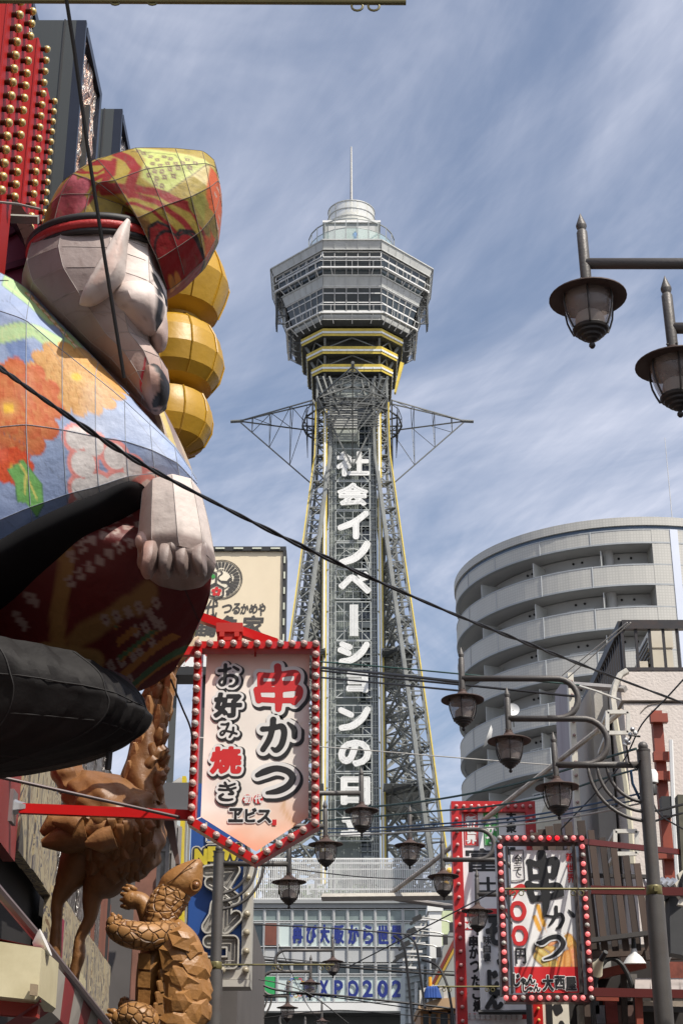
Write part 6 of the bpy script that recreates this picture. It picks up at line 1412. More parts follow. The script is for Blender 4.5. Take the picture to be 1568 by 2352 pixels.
# --- striped awning, lower left
aw = thing('striped_awning', 'red and white striped shop awning with a stained cream roller box, lower left corner', 'awning', (-1.4, 6.0, 2.0))
Ya, Yb = 5.5, 8.2; A0, A1 = PY(96, 2178, Ya), PY(242, 2356, Yb); B0, B1 = PY(92, 2300, Ya), PY(215, 2420, Yb)
n_ = 7; aws = [M('awning_red', (.24, .012, .014), .7, 0, .1, 4), M('awning_white', (.36, .33, .29), .7, 0, .12, 4, dirt=.25)]
for k in range(n_):
    t0, t1 = k / n_, (k + 1) / n_; p0, p1, q0, q1 = A0.lerp(A1, t0), A0.lerp(A1, t1), B0.lerp(B1, t0), B0.lerp(B1, t1)
    mb = MB(); inb = Vector((-.18, 0, -.12)); mb.quad(q0, q1, p1, p0); mb.quad(q0 + inb, q1 + inb, q1, q0); mb.quad(p0 + Vector((-1.2, 0, .25)), p0, p1, p1 + Vector((-1.2, 0, .25))); mb.build('awning_stripe', aws[k % 2], aw)
crb = M('box_cream', (.62, .56, .37), .5, 0, .06, 3, dirt=.45, dcol=(.30, .24, .10))
mb = MB(); a = PY(94, 2175, Ya - .05); b = PY(90, 2285, Ya - .05); mb.slab([PY(-260, 2125, Ya - .05), PY(96, 2178, Ya - .05), PY(88, 2288, Ya - .05), PY(80, 2298, Ya - .05), PY(-260, 2262, Ya - .05)], (0, .35, 0)); mb.build('roller_box', crb, aw)
mb = MB(); mb.slab([PY(72, 2262, Ya - .06), PY(88, 2264, Ya - .06), PY(86, 2290, Ya - .06), PY(70, 2288, Ya - .06)], (0, -.02, 0)); mb.build('worn_patch', M('worn_patch', (.34, .26, .17), .8, 0, .5, 12, dirt=.6), aw)
mb = MB(); mb.beam(PY(-100, 2308, Ya + .1), PY(90, 2322, Ya + .1), .05); mb.build('under_trim', M('trim_red', (.33, .03, .02), .5), aw)
mb = MB(); c = PY(80, 2178, Ya + .05); mb.lathe([(.02, 0), (.045, .03), (.05, .04)], c, 16, Matrix.Rotation(math.pi * .35, 3, 'Y')); o = mb.build('reflector_lamp', M('lamp_shell', (.7, .69, .66), .4), smooth=True); o['label'] = 'small white reflector lamp shell on top of the cream awning box'; o['category'] = 'lamp'
wire('support_pole', 'grey steel pole slanting along the top of the striped awning', 'pole', [PY(-40, 2005, Ya - .3), PY(100, 2170, Ya + .2), PY(250, 2356, Yb - .1)], .018, M('pole_grey', (.16, .12, .12), .4, .3, .15, 4), n=8)
wire('support_pole', 'thin dark rod running from the left edge to the lower banner sign arm', 'pole', [PY(-60, 1772, Y1 - .8), PY(412, 1878, Y1 + .05)], .014, M('rod_dark', (.07, .05, .05), .4, .3), n=8)
# ================================================================ the giant cloth figure of a fisherman god
YF = 8.6
fab = M('painted_cloth', (1, 1, 1), .58, 0, .07, 5, attr='paint', bump=.35, bscale=14)
fabw = M('white_cloth', (.62, .55, .52), .6, 0, .1, 2.5, dirt=.35, dcol=(.18, .13, .11), bump=.6, bscale=7)
fabs = fab
seam = M('seam', (.25, .2, .18), .8)
fg = thing('cloth_figure', 'giant cloth figure in a floral robe and patterned cap overhanging the left side', 'statue', PY(150, 1640, YF))
RED = rgb(132, 18, 18); DRED = rgb(120, 16, 16); YL = rgb(150, 126, 48); PGR = rgb(178, 186, 104); BLK = rgb(24, 20, 20)
def wrinkle(a, k1, k2, seed): return lambda t, th: a * (math.sin(th * k1 + seed + 4 * t) * math.sin(t * k2 + seed * 2) + .5 * math.sin(th * k1 * 2.3 + t * k2 * 1.7 + seed))
# cap
mb = MB(); loft(mb, [(76, 590, 378, 620, .40), (84, 540, 374, 572, .42), (104, 470, 376, 560, .45), (138, 410, 384, 600, .50), (205, 362, 384, 662, .53), (300, 336, 424, 634, .52), (396, 338, 470, 590, .46), (462, 346, 500, 535, .36), (490, 366, 509, 475, .20), (500, 400, 508, 440, .05)], YF, 264, 26, facets=11, fk=.85, ms=(.32, .05), lin=True, bs=.85, wob=wrinkle(.005, 9, 22, 1))
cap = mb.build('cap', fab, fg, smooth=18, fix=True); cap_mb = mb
def p_cap(u, v, co):
    c = np.tile(np.array(YL), (len(u), 1)); nz = hsh(u, v, 26); wv = np.sin(u * .05 + v * .02) * 9 + (nz - .5) * 26
    lay(c, np.ones(len(u)) * .35 * hsh(u, v, 60), rgb(150, 140, 50))
    # pale green field with little squares near the crest
    gf = polyd(u, v, [(302, 330), (334, 372), (328, 424), (378, 458), (442, 400), (486, 350)]); lay(c, sm(gf, 3), PGR); lay(c, sm(np.abs(gf) - 2.5, 2) * .6, rgb(170, 150, 90)); lay(c, sm(polyd(u, v, [(440, 400), (480, 352), (496, 420)]), 3), rgb(200, 184, 130)); lay(c, sm(np.minimum(dseg(u, v, [(300, 345), (400, 350), (442, 400), (480, 354)]), dseg(u, v, [(442, 400), (378, 458)])) - 1.2, 1.5) * .7, rgb(60, 56, 30))
    for k, (x, y) in enumerate(((346, 362), (362, 372), (377, 360), (392, 366), (352, 386), (370, 390), (386, 382), (404, 380), (341, 402), (358, 408), (374, 406), (392, 398), (345, 418), (362, 424), (380, 418), (360, 436), (374, 438), (410, 392), (420, 376), (436, 384), (430, 362), (448, 368), (400, 412), (330, 352), (318, 344))):
        d = np.maximum(abs(u - x), abs(v - y)); lay(c, sm(d - 5.2, 1.5), rgb(120, 92, 76)); lay(c, sm(d - 1.6, 1.2), PGR)
    # red waving bands
    bands = [[(205, 362), (248, 380), (252, 420), (238, 446), (300, 448), (372, 455), (440, 470), (482, 512)], [(268, 350), (300, 372), (316, 400), (300, 450)], [(140, 470), (180, 450), (212, 424), (262, 414), (262, 372)], [(150, 486), (200, 470), (226, 440)], [(300, 462), (360, 474), (420, 496), (470, 536)], [(288, 478), (350, 492), (412, 520)], [(178, 374), (196, 392), (176, 384)], [(200, 392), (226, 406), (240, 396)]]
    for k, b in enumerate(bands): w = (9, 12, 7, 5, 6, 4, 4, 4)[k]; lay(c, sm(dseg(u, v + wv * .25, b) - w, 3), RED)
    # pink blossoms low left, red petals low right, orange dotted right side
    f = flower(u, v, 158, 440, 52, 5, .4); lay(c, sm(f, 3), rgb(206, 110, 120)); lay(c, sm(np.abs(f) - 1.5, 2) * .6, rgb(150, 60, 70)); f = flower(u, v, 146, 496, 34, 5, 1); lay(c, sm(f, 3), rgb(190, 84, 92))
    lay(c, sm(-(u - 120) - (v - 440) * .0 + 0, 40) * sm((u - 128), 20), rgb(150, 50, 62))
    dl = polyd(u, v, [(70, 600), (78, 520), (104, 440), (146, 396), (176, 420), (186, 452), (172, 492), (150, 530), (96, 584)]); lay(c, sm(dl, 26) * .85, rgb(118, 34, 40)); lay(c, sm(np.abs(v - 505 - (u - 230) ** 2 * .0016) - 16, 16) * (u < 345) * .7, rgb(96, 24, 22))  # dark red print with the shade low on the cap painted in
    dr = polyd(u, v, [(344, 524), (362, 512), (385, 516), (398, 532), (412, 514), (440, 508), (458, 520), (462, 546), (478, 530), (498, 530), (520, 560), (500, 640), (385, 700), (340, 620)]); lay(c, sm(dr - 5, 2), BLK); lay(c, sm(dr, 2), rgb(128, 14, 16))
    f = flower(u, v, 418, 590, 78, 6, .2, .12); lay(c, sm(f - 5, 2), BLK); lay(c, sm(f, 2), rgb(140, 16, 18)); f = flower(u, v, 396, 590, 22, 5, .2, .25); lay(c, sm(f, 3), rgb(196, 120, 50))
    lay(c, sm(-(u - 478) - (v - 372) * .12, 5) * (v > 356) * (v < 540), rgb(186, 84, 36))
    d = np.maximum(abs((u * .9 + v * .3) % 15 - 7.5), abs((v * .95) % 21 - 10)); lay(c, sm(d - 3.2, 1) * (u > 488) * (v > 380) * (v < 520), rgb(180, 140, 120))
    lay(c, sm(v - 545 + (u - 80) * -.30 + 0, 4) * 0, BLK)
    f = flower(u, v, 462, 462, 30, 4, 0, .2); lay(c, sm(f, 3) * .8, rgb(120, 120, 50)); lay(c, np.clip((hsh(u, v, 9) - .72) * 2, 0, .3), rgb(90, 80, 50)); return c
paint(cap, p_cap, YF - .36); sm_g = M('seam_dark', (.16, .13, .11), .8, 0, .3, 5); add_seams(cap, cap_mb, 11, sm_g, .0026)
# band under the cap
Yb_ = YF
bp = [(74, 592), (96, 560), (130, 536), (180, 516), (236, 507), (292, 514), (340, 536), (372, 572)]
mb = MB(); pc = PY(228, 588, YF); R1 = (PY(380, 560, YF).x - PY(72, 560, YF).x) / 2
tilt = Matrix.Rotation(-.06, 3, 'Y') @ Matrix.Rotation(.12, 3, 'X')
for k, (r, dz, rad) in enumerate(((1.0, 0.0, .032), (1.015, .045, .028), (.985, -.04, .022))):
    pts = [pc + tilt @ Vector((R1 * r * math.cos(a), .44 * r * math.sin(a), dz)) for a in np.linspace(0, 2 * math.pi, 49)]
    m = MB(); m.tube(pts, rad, 10, False); m.build('cap_band', (M('band_cloth_red', (.36, .02, .018), .5, 0, .1, 5, bump=.3), M('band_black', (.02, .018, .018), .6))[k != 0] if k else M('band_cloth_red', (.36, .02, .018), .5, 0, .1, 5, bump=.3), fg, smooth='all')
# head
HS = [(72, 585, 374, 590, .40), (58, 615, 378, 622, .42), (50, 650, 381, 655, .44), (66, 700, 383, 700, .45), (110, 745, 381, 745, .42), (160, 785, 370, 782, .36), (205, 820, 360, 815, .30), (250, 850, 384, 848, .25), (290, 890, 389, 885, .21), (325, 925, 384, 925, .14), (348, 945, 368, 945, .05)]
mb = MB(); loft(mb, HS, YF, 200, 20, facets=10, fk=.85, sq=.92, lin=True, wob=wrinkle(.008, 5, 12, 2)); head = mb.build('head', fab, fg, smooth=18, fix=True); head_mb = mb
def p_head(u, v, co):
    c = np.tile(np.array(rgb(190, 174, 166)), (len(u), 1)); nz = hsh(u, v, 40); nz2 = hsh(u, v * .35, 9)
    lay(c, np.clip(nz * .9 - .25, 0, 1) * .45, rgb(160, 144, 138)); lay(c, np.clip(nz2 - .62, 0, 1) * .9, rgb(150, 130, 118))
    lay(c, np.clip((300 - u) / 90, 0, 1) * .75, rgb(118, 106, 103)); lay(c, np.clip((v - 730) / 100, 0, 1) * .75, rgb(140, 98, 82)); lay(c, np.clip((u - 290) / 40, 0, 1) * np.clip((740 - v) / 60, 0, 1) * .8, rgb(228, 216, 208))  # dirt plus painted light: shaded side darkened, sunlit face paled
    for L_ in ([(300, 520), (372, 568), (352, 600), (336, 640)], [(336, 640), (352, 600)], [(262, 655), (310, 650), (376, 690)], [(250, 690), (300, 720), (340, 756)], [(70, 700), (170, 702), (240, 720)], [(170, 540), (196, 640), (180, 700)], [(240, 700), (330, 760)]): lay(c, sm(dseg(u, v, L_) - .8, 1.2) * .45, rgb(110, 92, 84))
    b = dseg(u, v, [(349, 598), (360, 618), (374, 634)]); lay(c, sm(b - np.clip(9 - abs(v - 612) * .22, 2, 9), 1.5), BLK)
    b = dseg(u, v, [(332, 642), (346, 660), (362, 672), (368, 692)]); lay(c, sm(b - np.clip((v - 636) * .18, 1.5, 7), 1.5), BLK)
    b = dseg(u, v, [(364, 762), (366, 740), (372, 706)]); lay(c, sm(b - 6, 2), BLK)
    b = dseg(u, v, [(328, 796), (322, 826), (318, 850)]); lay(c, sm(b - np.clip(9 - abs(v - 840) * .25, 2, 9), 1.5), rgb(170, 40, 52))
    b = dseg(u, v, [(330, 850), (362, 866), (384, 892), (380, 920), (356, 936)]); lay(c, sm(b - np.clip((u - 320) * .16, 1, 10), 1.5), BLK)
    return c
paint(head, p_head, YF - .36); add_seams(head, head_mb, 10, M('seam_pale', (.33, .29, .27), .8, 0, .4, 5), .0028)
# cheek, nose and chin bulges
def blob(name, st, mt=None, n=26, paintfn=None, dy=0, par=None, fac=7, sm_=30):
    mb = MB(); loft(mb, [s[:5] for s in st], YF + dy, n, 8, facets=fac, fk=.6); o = mb.build(name, mt or fab, par or fg, smooth=sm_, fix=True)
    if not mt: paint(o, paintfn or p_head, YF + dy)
    return o
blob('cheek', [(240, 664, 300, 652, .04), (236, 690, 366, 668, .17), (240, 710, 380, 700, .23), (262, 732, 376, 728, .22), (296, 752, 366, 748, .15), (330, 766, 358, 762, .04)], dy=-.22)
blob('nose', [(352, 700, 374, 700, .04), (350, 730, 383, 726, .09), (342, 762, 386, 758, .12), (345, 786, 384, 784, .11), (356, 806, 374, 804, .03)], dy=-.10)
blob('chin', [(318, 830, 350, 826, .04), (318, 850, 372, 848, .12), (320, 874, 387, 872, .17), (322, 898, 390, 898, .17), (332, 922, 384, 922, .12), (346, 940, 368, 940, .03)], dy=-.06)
# ear
def p_ear(u, v, co):
    c = np.tile(np.array(rgb(196, 184, 176)), (len(u), 1)); nz = hsh(u, v, 14); lay(c, np.clip(nz - .3, 0, 1) * .5, rgb(140, 128, 120))
    d = polyd(u, v, [(282, 540), (262, 590), (236, 640), (212, 668), (232, 676), (268, 640), (284, 590)]); lay(c, sm(d, 8) * .5, rgb(170, 128, 112))
    lay(c, sm(np.abs(polyd(u, v, [(270, 560), (255, 600), (236, 640), (250, 640), (276, 600)])) - 1, 2) * .5, rgb(90, 76, 70)); return c
blob('ear', [(290, 503, 300, 508, .02), (272, 526, 297, 540, .06), (254, 556, 292, 580, .09), (234, 590, 290, 612, .11), (212, 626, 284, 640, .12), (194, 662, 258, 668, .11), (184, 686, 222, 692, .07), (182, 698, 200, 700, .02)], paintfn=p_ear, dy=-.44, fac=6)
# inner bowl of the ear as a darker recess edge
# robe: near sleeve
BLU = rgb(136, 154, 188)
RS = [(-330, 540, -330, 1385, .55), (-150, 560, -150, 1362, .62), (0, 606, 0, 1312, .66), (70, 652, 90, 1268, .66), (150, 742, 170, 1222, .62), (225, 820, 240, 1188, .56), (290, 893, 305, 1150, .48), (345, 960, 365, 1130, .40), (400, 1020, 420, 1128, .30), (440, 1080, 446, 1130, .16), (452, 1102, 454, 1122, .04)]
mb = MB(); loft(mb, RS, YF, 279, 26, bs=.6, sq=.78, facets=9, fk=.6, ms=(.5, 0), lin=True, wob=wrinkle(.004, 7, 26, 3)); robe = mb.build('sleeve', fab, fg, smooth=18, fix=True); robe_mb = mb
def p_robe(u, v, co):
    c = np.tile(np.array(BLU), (len(u), 1)); nz = hsh(u, v, 30); lay(c, nz * .35, rgb(172, 184, 206)); lay(c, np.clip((v - 1050) / 160, 0, 1) * .5, rgb(96, 118, 168))  # blue deepened towards the sleeve's bottom, its shade put in the paint
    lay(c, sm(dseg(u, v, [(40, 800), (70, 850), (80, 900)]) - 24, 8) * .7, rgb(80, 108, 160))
    # green leaf band
    for P in ([(0, 600), (30, 606), (70, 660), (130, 720), (110, 735), (60, 690), (0, 640)], [(0, 760), (40, 748), (90, 750), (140, 768), (200, 800), (250, 830), (205, 834), (160, 826), (120, 810), (80, 780), (0, 800)], [(130, 722), (170, 750), (200, 800), (210, 836), (178, 826), (150, 790)]):
        d = polyd(u, v, P); lay(c, sm(d - 2.5, 2), rgb(120, 142, 150)); lay(c, sm(d, 3), rgb(164, 196, 140)); lay(c, sm(np.abs(d + 8) - 1.5, 3) * .4, rgb(208, 206, 150))
    for x in (130, 150, 172): lay(c, sm(dseg(u, v, [(x - 60, 700 - 60 + (x - 130)), (x + 10, 745 + (x - 130))]) - 2, 2) * 0, YL)
    # chain of small orange petals along the shoulder
    for k in range(12):
        x, y = 60 + k * 13.5, 655 + k * 15; d = np.hypot((u - x) * .8 + (v - y) * .6, ((v - y) * .8 - (u - x) * .6) * 2.4) - 10; lay(c, sm(d - 2, 1.5), rgb(196, 140, 50)); lay(c, sm(d + 2, 1.5), rgb(236, 214, 184))
    # chrysanthemums
    def mum(cx, cy, r, col1, col2, colc, k=16, sq=.8):
        a = np.arctan2((v - cy) / sq, u - cx); d = np.hypot(u - cx, (v - cy) / sq)
        for ring, (rr, off) in enumerate(((1.0, 0), (.74, .2), (.5, .1), (.3, .3))):
            pet = np.abs(np.cos((a + off) * k / 2)) ** .5; R_ = r * rr * (.80 + .20 * pet); m = sm(d - R_, 2.5); t_ = np.clip(d / (r * rr), 0, 1)[:, None]
            col = np.array(col2)[None] * t_ + np.array(col1)[None] * (1 - t_); mm = m[:, None]; c[:] = c * (1 - mm) + col * mm
            lay(c, sm(np.abs(d - R_) - 1.0, 2) * .55, colc); lay(c, m * (pet < .42) * (d > r * rr * .45) * .5, colc)
        lay(c, sm(d - r * .1, 3), rgb(224, 180, 60))
    mum(176, 868, 116, rgb(206, 176, 112), rgb(194, 140, 76), rgb(150, 98, 48), 17, .82)
    mum(25, 950, 126, rgb(210, 166, 100), rgb(190, 90, 48), rgb(176, 74, 34), 13, .95)
    mum(-120, 1010, 120, rgb(240, 170, 90), rgb(216, 84, 36), rgb(180, 70, 30), 13)
    mum(30, 1075, 50, rgb(230, 120, 60), rgb(210, 70, 30), rgb(180, 60, 30), 9)
    # green leaf lower left
    d = polyd(u, v, [(20, 1085), (55, 1062), (95, 1110), (96, 1150), (78, 1172), (58, 1150), (38, 1148), (36, 1110)]); lay(c, sm(d - 1.5, 2), rgb(70, 100, 90)); lay(c, sm(d, 2), rgb(112, 172, 92)); lay(c, sm(dseg(u, v, [(48, 1070), (60, 1090), (56, 1130)]) - 2.5, 2), rgb(214, 204, 110)); lay(c, sm(dseg(u, v, [(60, 1090), (82, 1140)]) - 2, 2), rgb(214, 204, 110))
    # white cloud pattern edged pink
    cl_ = np.minimum.reduce([np.hypot(u - x, v - y) - r for x, y, r in ((178, 1010, 34), (215, 1022, 32), (262, 1040, 34), (300, 1060, 30), (340, 1085, 34), (390, 1105, 40), (432, 1120, 34), (190, 1062, 36), (182, 1112, 30), (176, 1150, 30), (220, 1120, 50), (280, 1120, 60), (350, 1140, 60), (200, 1180, 30))])
    lay(c, sm(cl_, 2), rgb(226, 146, 140)); lay(c, sm(cl_ + 9, 2), rgb(222, 216, 212)); lay(c, sm(np.abs(dseg(u, v, [(240, 1120), (270, 1110), (300, 1080), (330, 1066), (370, 1074), (400, 1110), (440, 1130)])) - 4, 2) * (v > 1040), rgb(226, 150, 144))
    lay(c, sm(cl_ + 9, 2) * np.clip(hsh(u, v, 4) - .55, 0, 1) * .8, rgb(170, 164, 160))
    # far, brownish purple side of the robe
    lay(c, sm(-(u - (v - 905) * .9 - 322) , 10) * (v > 890) * .0, BLU)
    for L_ in ([(0, 690), (20, 690), (30, 620)], [(20, 690), (115, 800), (150, 850)], [(60, 1030), (130, 1090), (190, 1130), (260, 1170)], [(0, 1000), (60, 1030), (62, 1000)], [(0, 1180), (80, 1230)], [(150, 750), (300, 940), (420, 1080)]): lay(c, sm(dseg(u, v, L_) - .9, 1.5) * .5, rgb(90, 96, 110))
    lay(c, np.clip(hsh(u, v, 70) - .6, 0, 1) * .5, rgb(226, 222, 214)); return c
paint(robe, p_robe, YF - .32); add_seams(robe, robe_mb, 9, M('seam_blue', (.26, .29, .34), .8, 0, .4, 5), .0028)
# far side of the robe, brown and mauve, bulging beyond the sleeve
mb = MB(); loft(mb, [(140, 690, 200, 720, .3), (220, 800, 300, 840, .34), (300, 880, 380, 960, .36), (330, 960, 425, 1040, .36), (340, 1040, 450, 1110, .36), (350, 1120, 466, 1190, .36), (360, 1220, 474, 1290, .34), (360, 1310, 474, 1370, .3), (340, 1420, 452, 1450, .25), (330, 1500, 420, 1500, .2)], YF + .75, 140, 18, bs=.8, facets=8, fk=.5); o = mb.build('robe_side', fab, fg, smooth=30, fix=True)
def p_side(u, v, co):
    c = np.tile(np.array(rgb(168, 146, 120)), (len(u), 1)); lay(c, (np.sin(u * .16 - v * .05) > .2) * .8, rgb(112, 96, 104)); lay(c, (np.sin(u * .13 - v * .045 + 2) > .75) * .8, rgb(196, 176, 96)); lay(c, np.clip(hsh(u, v, 30), 0, 1) * .4, rgb(200, 190, 170))
    lay(c, (v > 1290) * (np.sin(u * .22 - v * .06) > .1) * .8, rgb(120, 40, 44)); lay(c, (v > 1290) * (np.sin(u * .22 - v * .06 + 2) > .7) * .8, rgb(60, 90, 80)); return c
paint(o, p_side, YF + .45)
# dark sleeve lining edge
mb = MB(); loft(mb, [(-300, 1360, -300, 1440, .62), (-150, 1345, -150, 1430, .66), (0, 1298, 0, 1372, .70), (80, 1254, 90, 1322, .70), (160, 1210, 175, 1272, .66), (230, 1178, 245, 1226, .58), (300, 1142, 308, 1168, .45), (334, 1124, 338, 1136, .15)], YF, 44, 10, bs=.6, sq=.7); mb.build('sleeve_lining', M('lining_black', (.010, .010, .011), .9, 0, .2, 4, spec=.08), fg, smooth=30, fix=True)
# skirt
mb = MB(); loft(mb, [(-330, 1150, 330, 1128, .04, .1), (-330, 1200, 400, 1160, .14, .1), (-330, 1250, 470, 1220, .28, .14), (-330, 1290, 487, 1290, .44, .18), (-330, 1345, 484, 1350, .42, .26), (-330, 1400, 468, 1405, .39, .36), (-330, 1450, 446, 1455, .35, .45), (-330, 1495, 424, 1505, .31, .53), (-330, 1530, 392, 1545, .27, .58), (-320, 1556, 340, 1580, .22, .62), (-310, 1580, 300, 1590, .18, .62)], YF + .08, 264, 22, facets=12, fk=.7, wob=wrinkle(.006, 8, 20, 5)); skirt = mb.build('skirt', fab, fg, smooth=30, fix=True)
def p_skirt(u, v, co):
    c = np.tile(np.array(rgb(84, 9, 8)), (len(u), 1)); lay(c, hsh(u, v, 50) * .5, rgb(98, 18, 11))
    lay(c, sm(dseg(u, v + 10 * np.sin(u * .04), [(30, 1480), (110, 1440), (120, 1380), (160, 1300), (130, 1220)]) - 18, 8), rgb(136, 98, 50)); lay(c, sm(dseg(u, v + 8 * np.sin(u * .05), [(150, 1440), (220, 1390), (300, 1370), (340, 1330)]) - 16, 8), rgb(130, 94, 50))
    lay(c, sm(dseg(u, v, [(20, 1480), (80, 1450), (200, 1460)]) - 16, 8), rgb(140, 106, 60))
    sq = []
    for k in range(9): sq += [(170 + k * 25, 1262 - k * 14 + 30), (160 + k * 24, 1300 - k * 12 + 34)]
    sq += [(186, 1236), (212, 1212), (248, 1190), (240, 1226), (196, 1264), (262, 1206), (290, 1180), (270, 1238), (20, 1350), (50, 1330), (80, 1310), (60, 1360), (26, 1390), (38, 1384 + 20), (72, 1366), (230, 1392), (256, 1384), (284, 1376), (310, 1366), (296, 1406), (320, 1398), (344, 1388), (330, 1420), (300, 1440), (200, 1480), (230, 1470), (256, 1462), (284, 1450), (216, 1510), (246, 1500), (270, 1490), (350, 1356), (356, 1390), (334, 1376)]
    for (x, y) in sq:
        p = (u - x) * .86 - (v - y) * .5; q = (u - x) * .5 + (v - y) * .86; d = np.maximum(abs(p) / 1.0, abs(q) / 1.15); lay(c, sm(d - 8, 1.5) * .9, rgb(150, 128, 120)); lay(c, sm(np.hypot(p, q) - 2.2, 1.2), rgb(90, 20, 20))
    st = v + (u - 380) * .62; z_ = (u > 250) * (v > 1400)
    lay(c, z_ * (np.sin(st * .22) > .1) * .9, rgb(150, 96, 34)); lay(c, z_ * (np.sin(st * .11 + 1) > .88) * .9, rgb(40, 90, 60)); lay(c, sm(np.abs(dseg(u, v, [(300, 1180), (360, 1260), (420, 1330), (462, 1400)])) - 2, 2) * .7, BLK); return c
paint(skirt, p_skirt, YF + .02)
mb = MB(); loft(mb, [(-330, 1470, 296, 1560, .36, .2), (-330, 1486, 318, 1588, .44, .2), (-330, 1512, 332, 1606, .46, .2), (-330, 1530, 330, 1612, .40, .2)], YF + .08, 60, 6, bs=.8); mb.build('waist_sash', M('sash_dark', (.035, .006, .008), .7, 0, .2, 4), fg, smooth=30, fix=True)
# black base bag
mb = MB(); loft(mb, [(-330, 1490, 250, 1540, .60), (-330, 1540, 318, 1592, .66), (-330, 1590, 344, 1632, .66), (-330, 1640, 350, 1650, .62), (-330, 1690, 322, 1690, .56), (-330, 1740, 250, 1726, .48), (-330, 1770, 120, 1758, .36), (-320, 1786, 20, 1775, .2)], YF + .08, 126, 16, bs=.8, facets=9, fk=.85, wob=wrinkle(.016, 18, 9, 7)); bb_o = mb.build('base_bag', M('black_vinyl', (.008, .007, .007), .65, 0, .3, 3, bump=.6, bscale=6, spec=.2), fg, smooth=18, fix=True); add_seams(bb_o, mb, 9, M('seam_black', (.012, .011, .011), .8), .004, True, (1, 3, 5))
mb = MB(); mb.tube([PY(254, 1700, YF + .1), PY(248, 1768, YF + .1)], .018, 8); mb.build('drain_stub', black, fg)
# cuff and fist
mb = MB(); loft(mb, [(318, 1106, 452, 1090, .26), (312, 1150, 464, 1132, .30), (306, 1200, 476, 1186, .31), (304, 1238, 484, 1232, .31), (308, 1262, 489, 1262, .29)], YF - .16, 54, 12, facets=9, fk=.9, ms=(.8, .8)); cf = mb.build('cuff', fab, fg, smooth=20, fix=True); add_seams(cf, mb, 9, MC['seam_pale'], .0025, False)
def p_hand(u, v, co):
    c = np.tile(np.array(rgb(206, 194, 186)), (len(u), 1)); lay(c, np.clip((v - 1224) / 14, 0, 1) * .85, rgb(104, 84, 78)); lay(c, np.clip(hsh(u, v * .3, 8) - .45, 0, 1) * .9 * np.clip((v - 1190) / 40, 0, 1), rgb(80, 72, 68)); lay(c, hsh(u, v, 30) * .3, rgb(180, 164, 156)); lay(c, np.clip(hsh(u, v, 3.5) - .7, 0, 1) * (v < 1180), rgb(150, 145, 140))  # shade under the cuff and fist painted as a darker tone
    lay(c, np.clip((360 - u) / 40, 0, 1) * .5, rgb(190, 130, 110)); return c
paint(cf, p_hand, YF - .4)
mb = MB(); loft(mb, [(306, 1236, 484, 1234, .26), (304, 1262, 488, 1262, .29), (318, 1284, 482, 1286, .25), (340, 1304, 466, 1308, .19), (368, 1318, 446, 1322, .12), (396, 1328, 424, 1328, .04)], YF - .16, 48, 8, facets=8, fk=.6, ms=(.8, .8)); fi = mb.build('hand', fab, fg, smooth=25, fix=True); paint(fi, p_hand, YF - .4)
for k in range(4):
    u = 344 + k * 37; m = MB(); loft(m, [(u - 15, 1250, u + 19, 1248, .05), (u - 20, 1270, u + 21, 1268, .10), (u - 20, 1292, u + 20, 1290, .12), (u - 15 + 4 * k - 6, 1312, u + 15 + 4 * k - 6, 1312, .11), (u - 8 + 5 * k - 8, 1324, u + 9 + 5 * k - 8, 1324, .05)], YF - .40 + .035 * k, 24, 6, facets=6, fk=.5); f_ = m.build('finger', fab, fi, smooth=30, fix=True); paint(f_, p_hand, YF - .45)
m = MB(); loft(m, [(316, 1226, 336, 1224, .03), (310, 1244, 350, 1240, .07), (316, 1262, 360, 1256, .08), (332, 1276, 356, 1272, .05), (340, 1282, 350, 1280, .01)], YF - .30, 20, 5); f_ = m.build('thumb', fab, fi, smooth=30, fix=True); paint(f_, p_hand, YF - .45)
# yellow stacked drums behind
yd = thing('yellow_drum_stack', 'stack of faceted golden yellow cloth drums behind the giant figure', 'decoration', PY(400, 1045, YF + 1.15))
gold = M('gold_cloth', (.44, .25, .016), .45, 0, .14, 2, dirt=.35, dcol=(.20, .11, .02), bump=.2, bscale=12)
YD = YF + 1.15
drums = [((392, 570), 126, 560, 690), ((388, 700), 124, 690, 885), ((376, 890), 112, 880, 1045)]
prof_all = []
rows_ = [(520, 60, 402), (560, 72, 402), (573, 76, 400), (583, 98, 400), (623, 116, 400), (658, 126, 400), (689, 116, 400), (725, 101, 399), (742, 66, 397), (748, 66, 397), (769, 97, 395), (795, 113, 394), (835, 121, 393), (872, 111, 392), (894, 95, 390), (906, 56, 386), (912, 56, 386), (923, 92, 384), (938, 100, 383), (965, 105, 383), (989, 103, 382), (1020, 88, 380), (1038, 57, 378), (1043, 40, 377)]
cuts = [0, 8, 15, len(rows_)]
for k in range(3):
    mb = MB(); rs = rows_[cuts[k]:cuts[k + 1] + (1 if k < 2 else 0)]; vs = []; n = 30
    for v, r, uc in rs:
        c = PY(uc, v, YD); rr = r / FP * (YD * CP + (c.z - EYE) * SP)
        for j in range(n): a_ = 2 * math.pi * (j + .3) / n; vs.append((c.x + rr * math.cos(a_), YD + rr * math.sin(a_), c.z))
    fs = [(i * n + j, i * n + (j + 1) % n, (i + 1) * n + (j + 1) % n, (i + 1) * n + j) for i in range(len(rs) - 1) for j in range(n)] + [tuple(range(n))[::-1], tuple((len(rs) - 1) * n + j for j in range(n))]
    mb.add(vs, fs); dr_ = mb.build('drum', gold, yd, smooth=16, fix=True)
    for j in range(10):
        m_ = MB(); q = []
        for v, r, uc in rs[1:-1]:
            c = PY(uc, v, YD); rr = r / FP * (YD * CP + (c.z - EYE) * SP) + .004; a_ = 2 * math.pi * (j + .3) / 10; q.append((c.x + rr * math.cos(a_), YD + rr * math.sin(a_), c.z))
        m_.tube(q, .006, 4); m_.build('seam', gold, dr_)
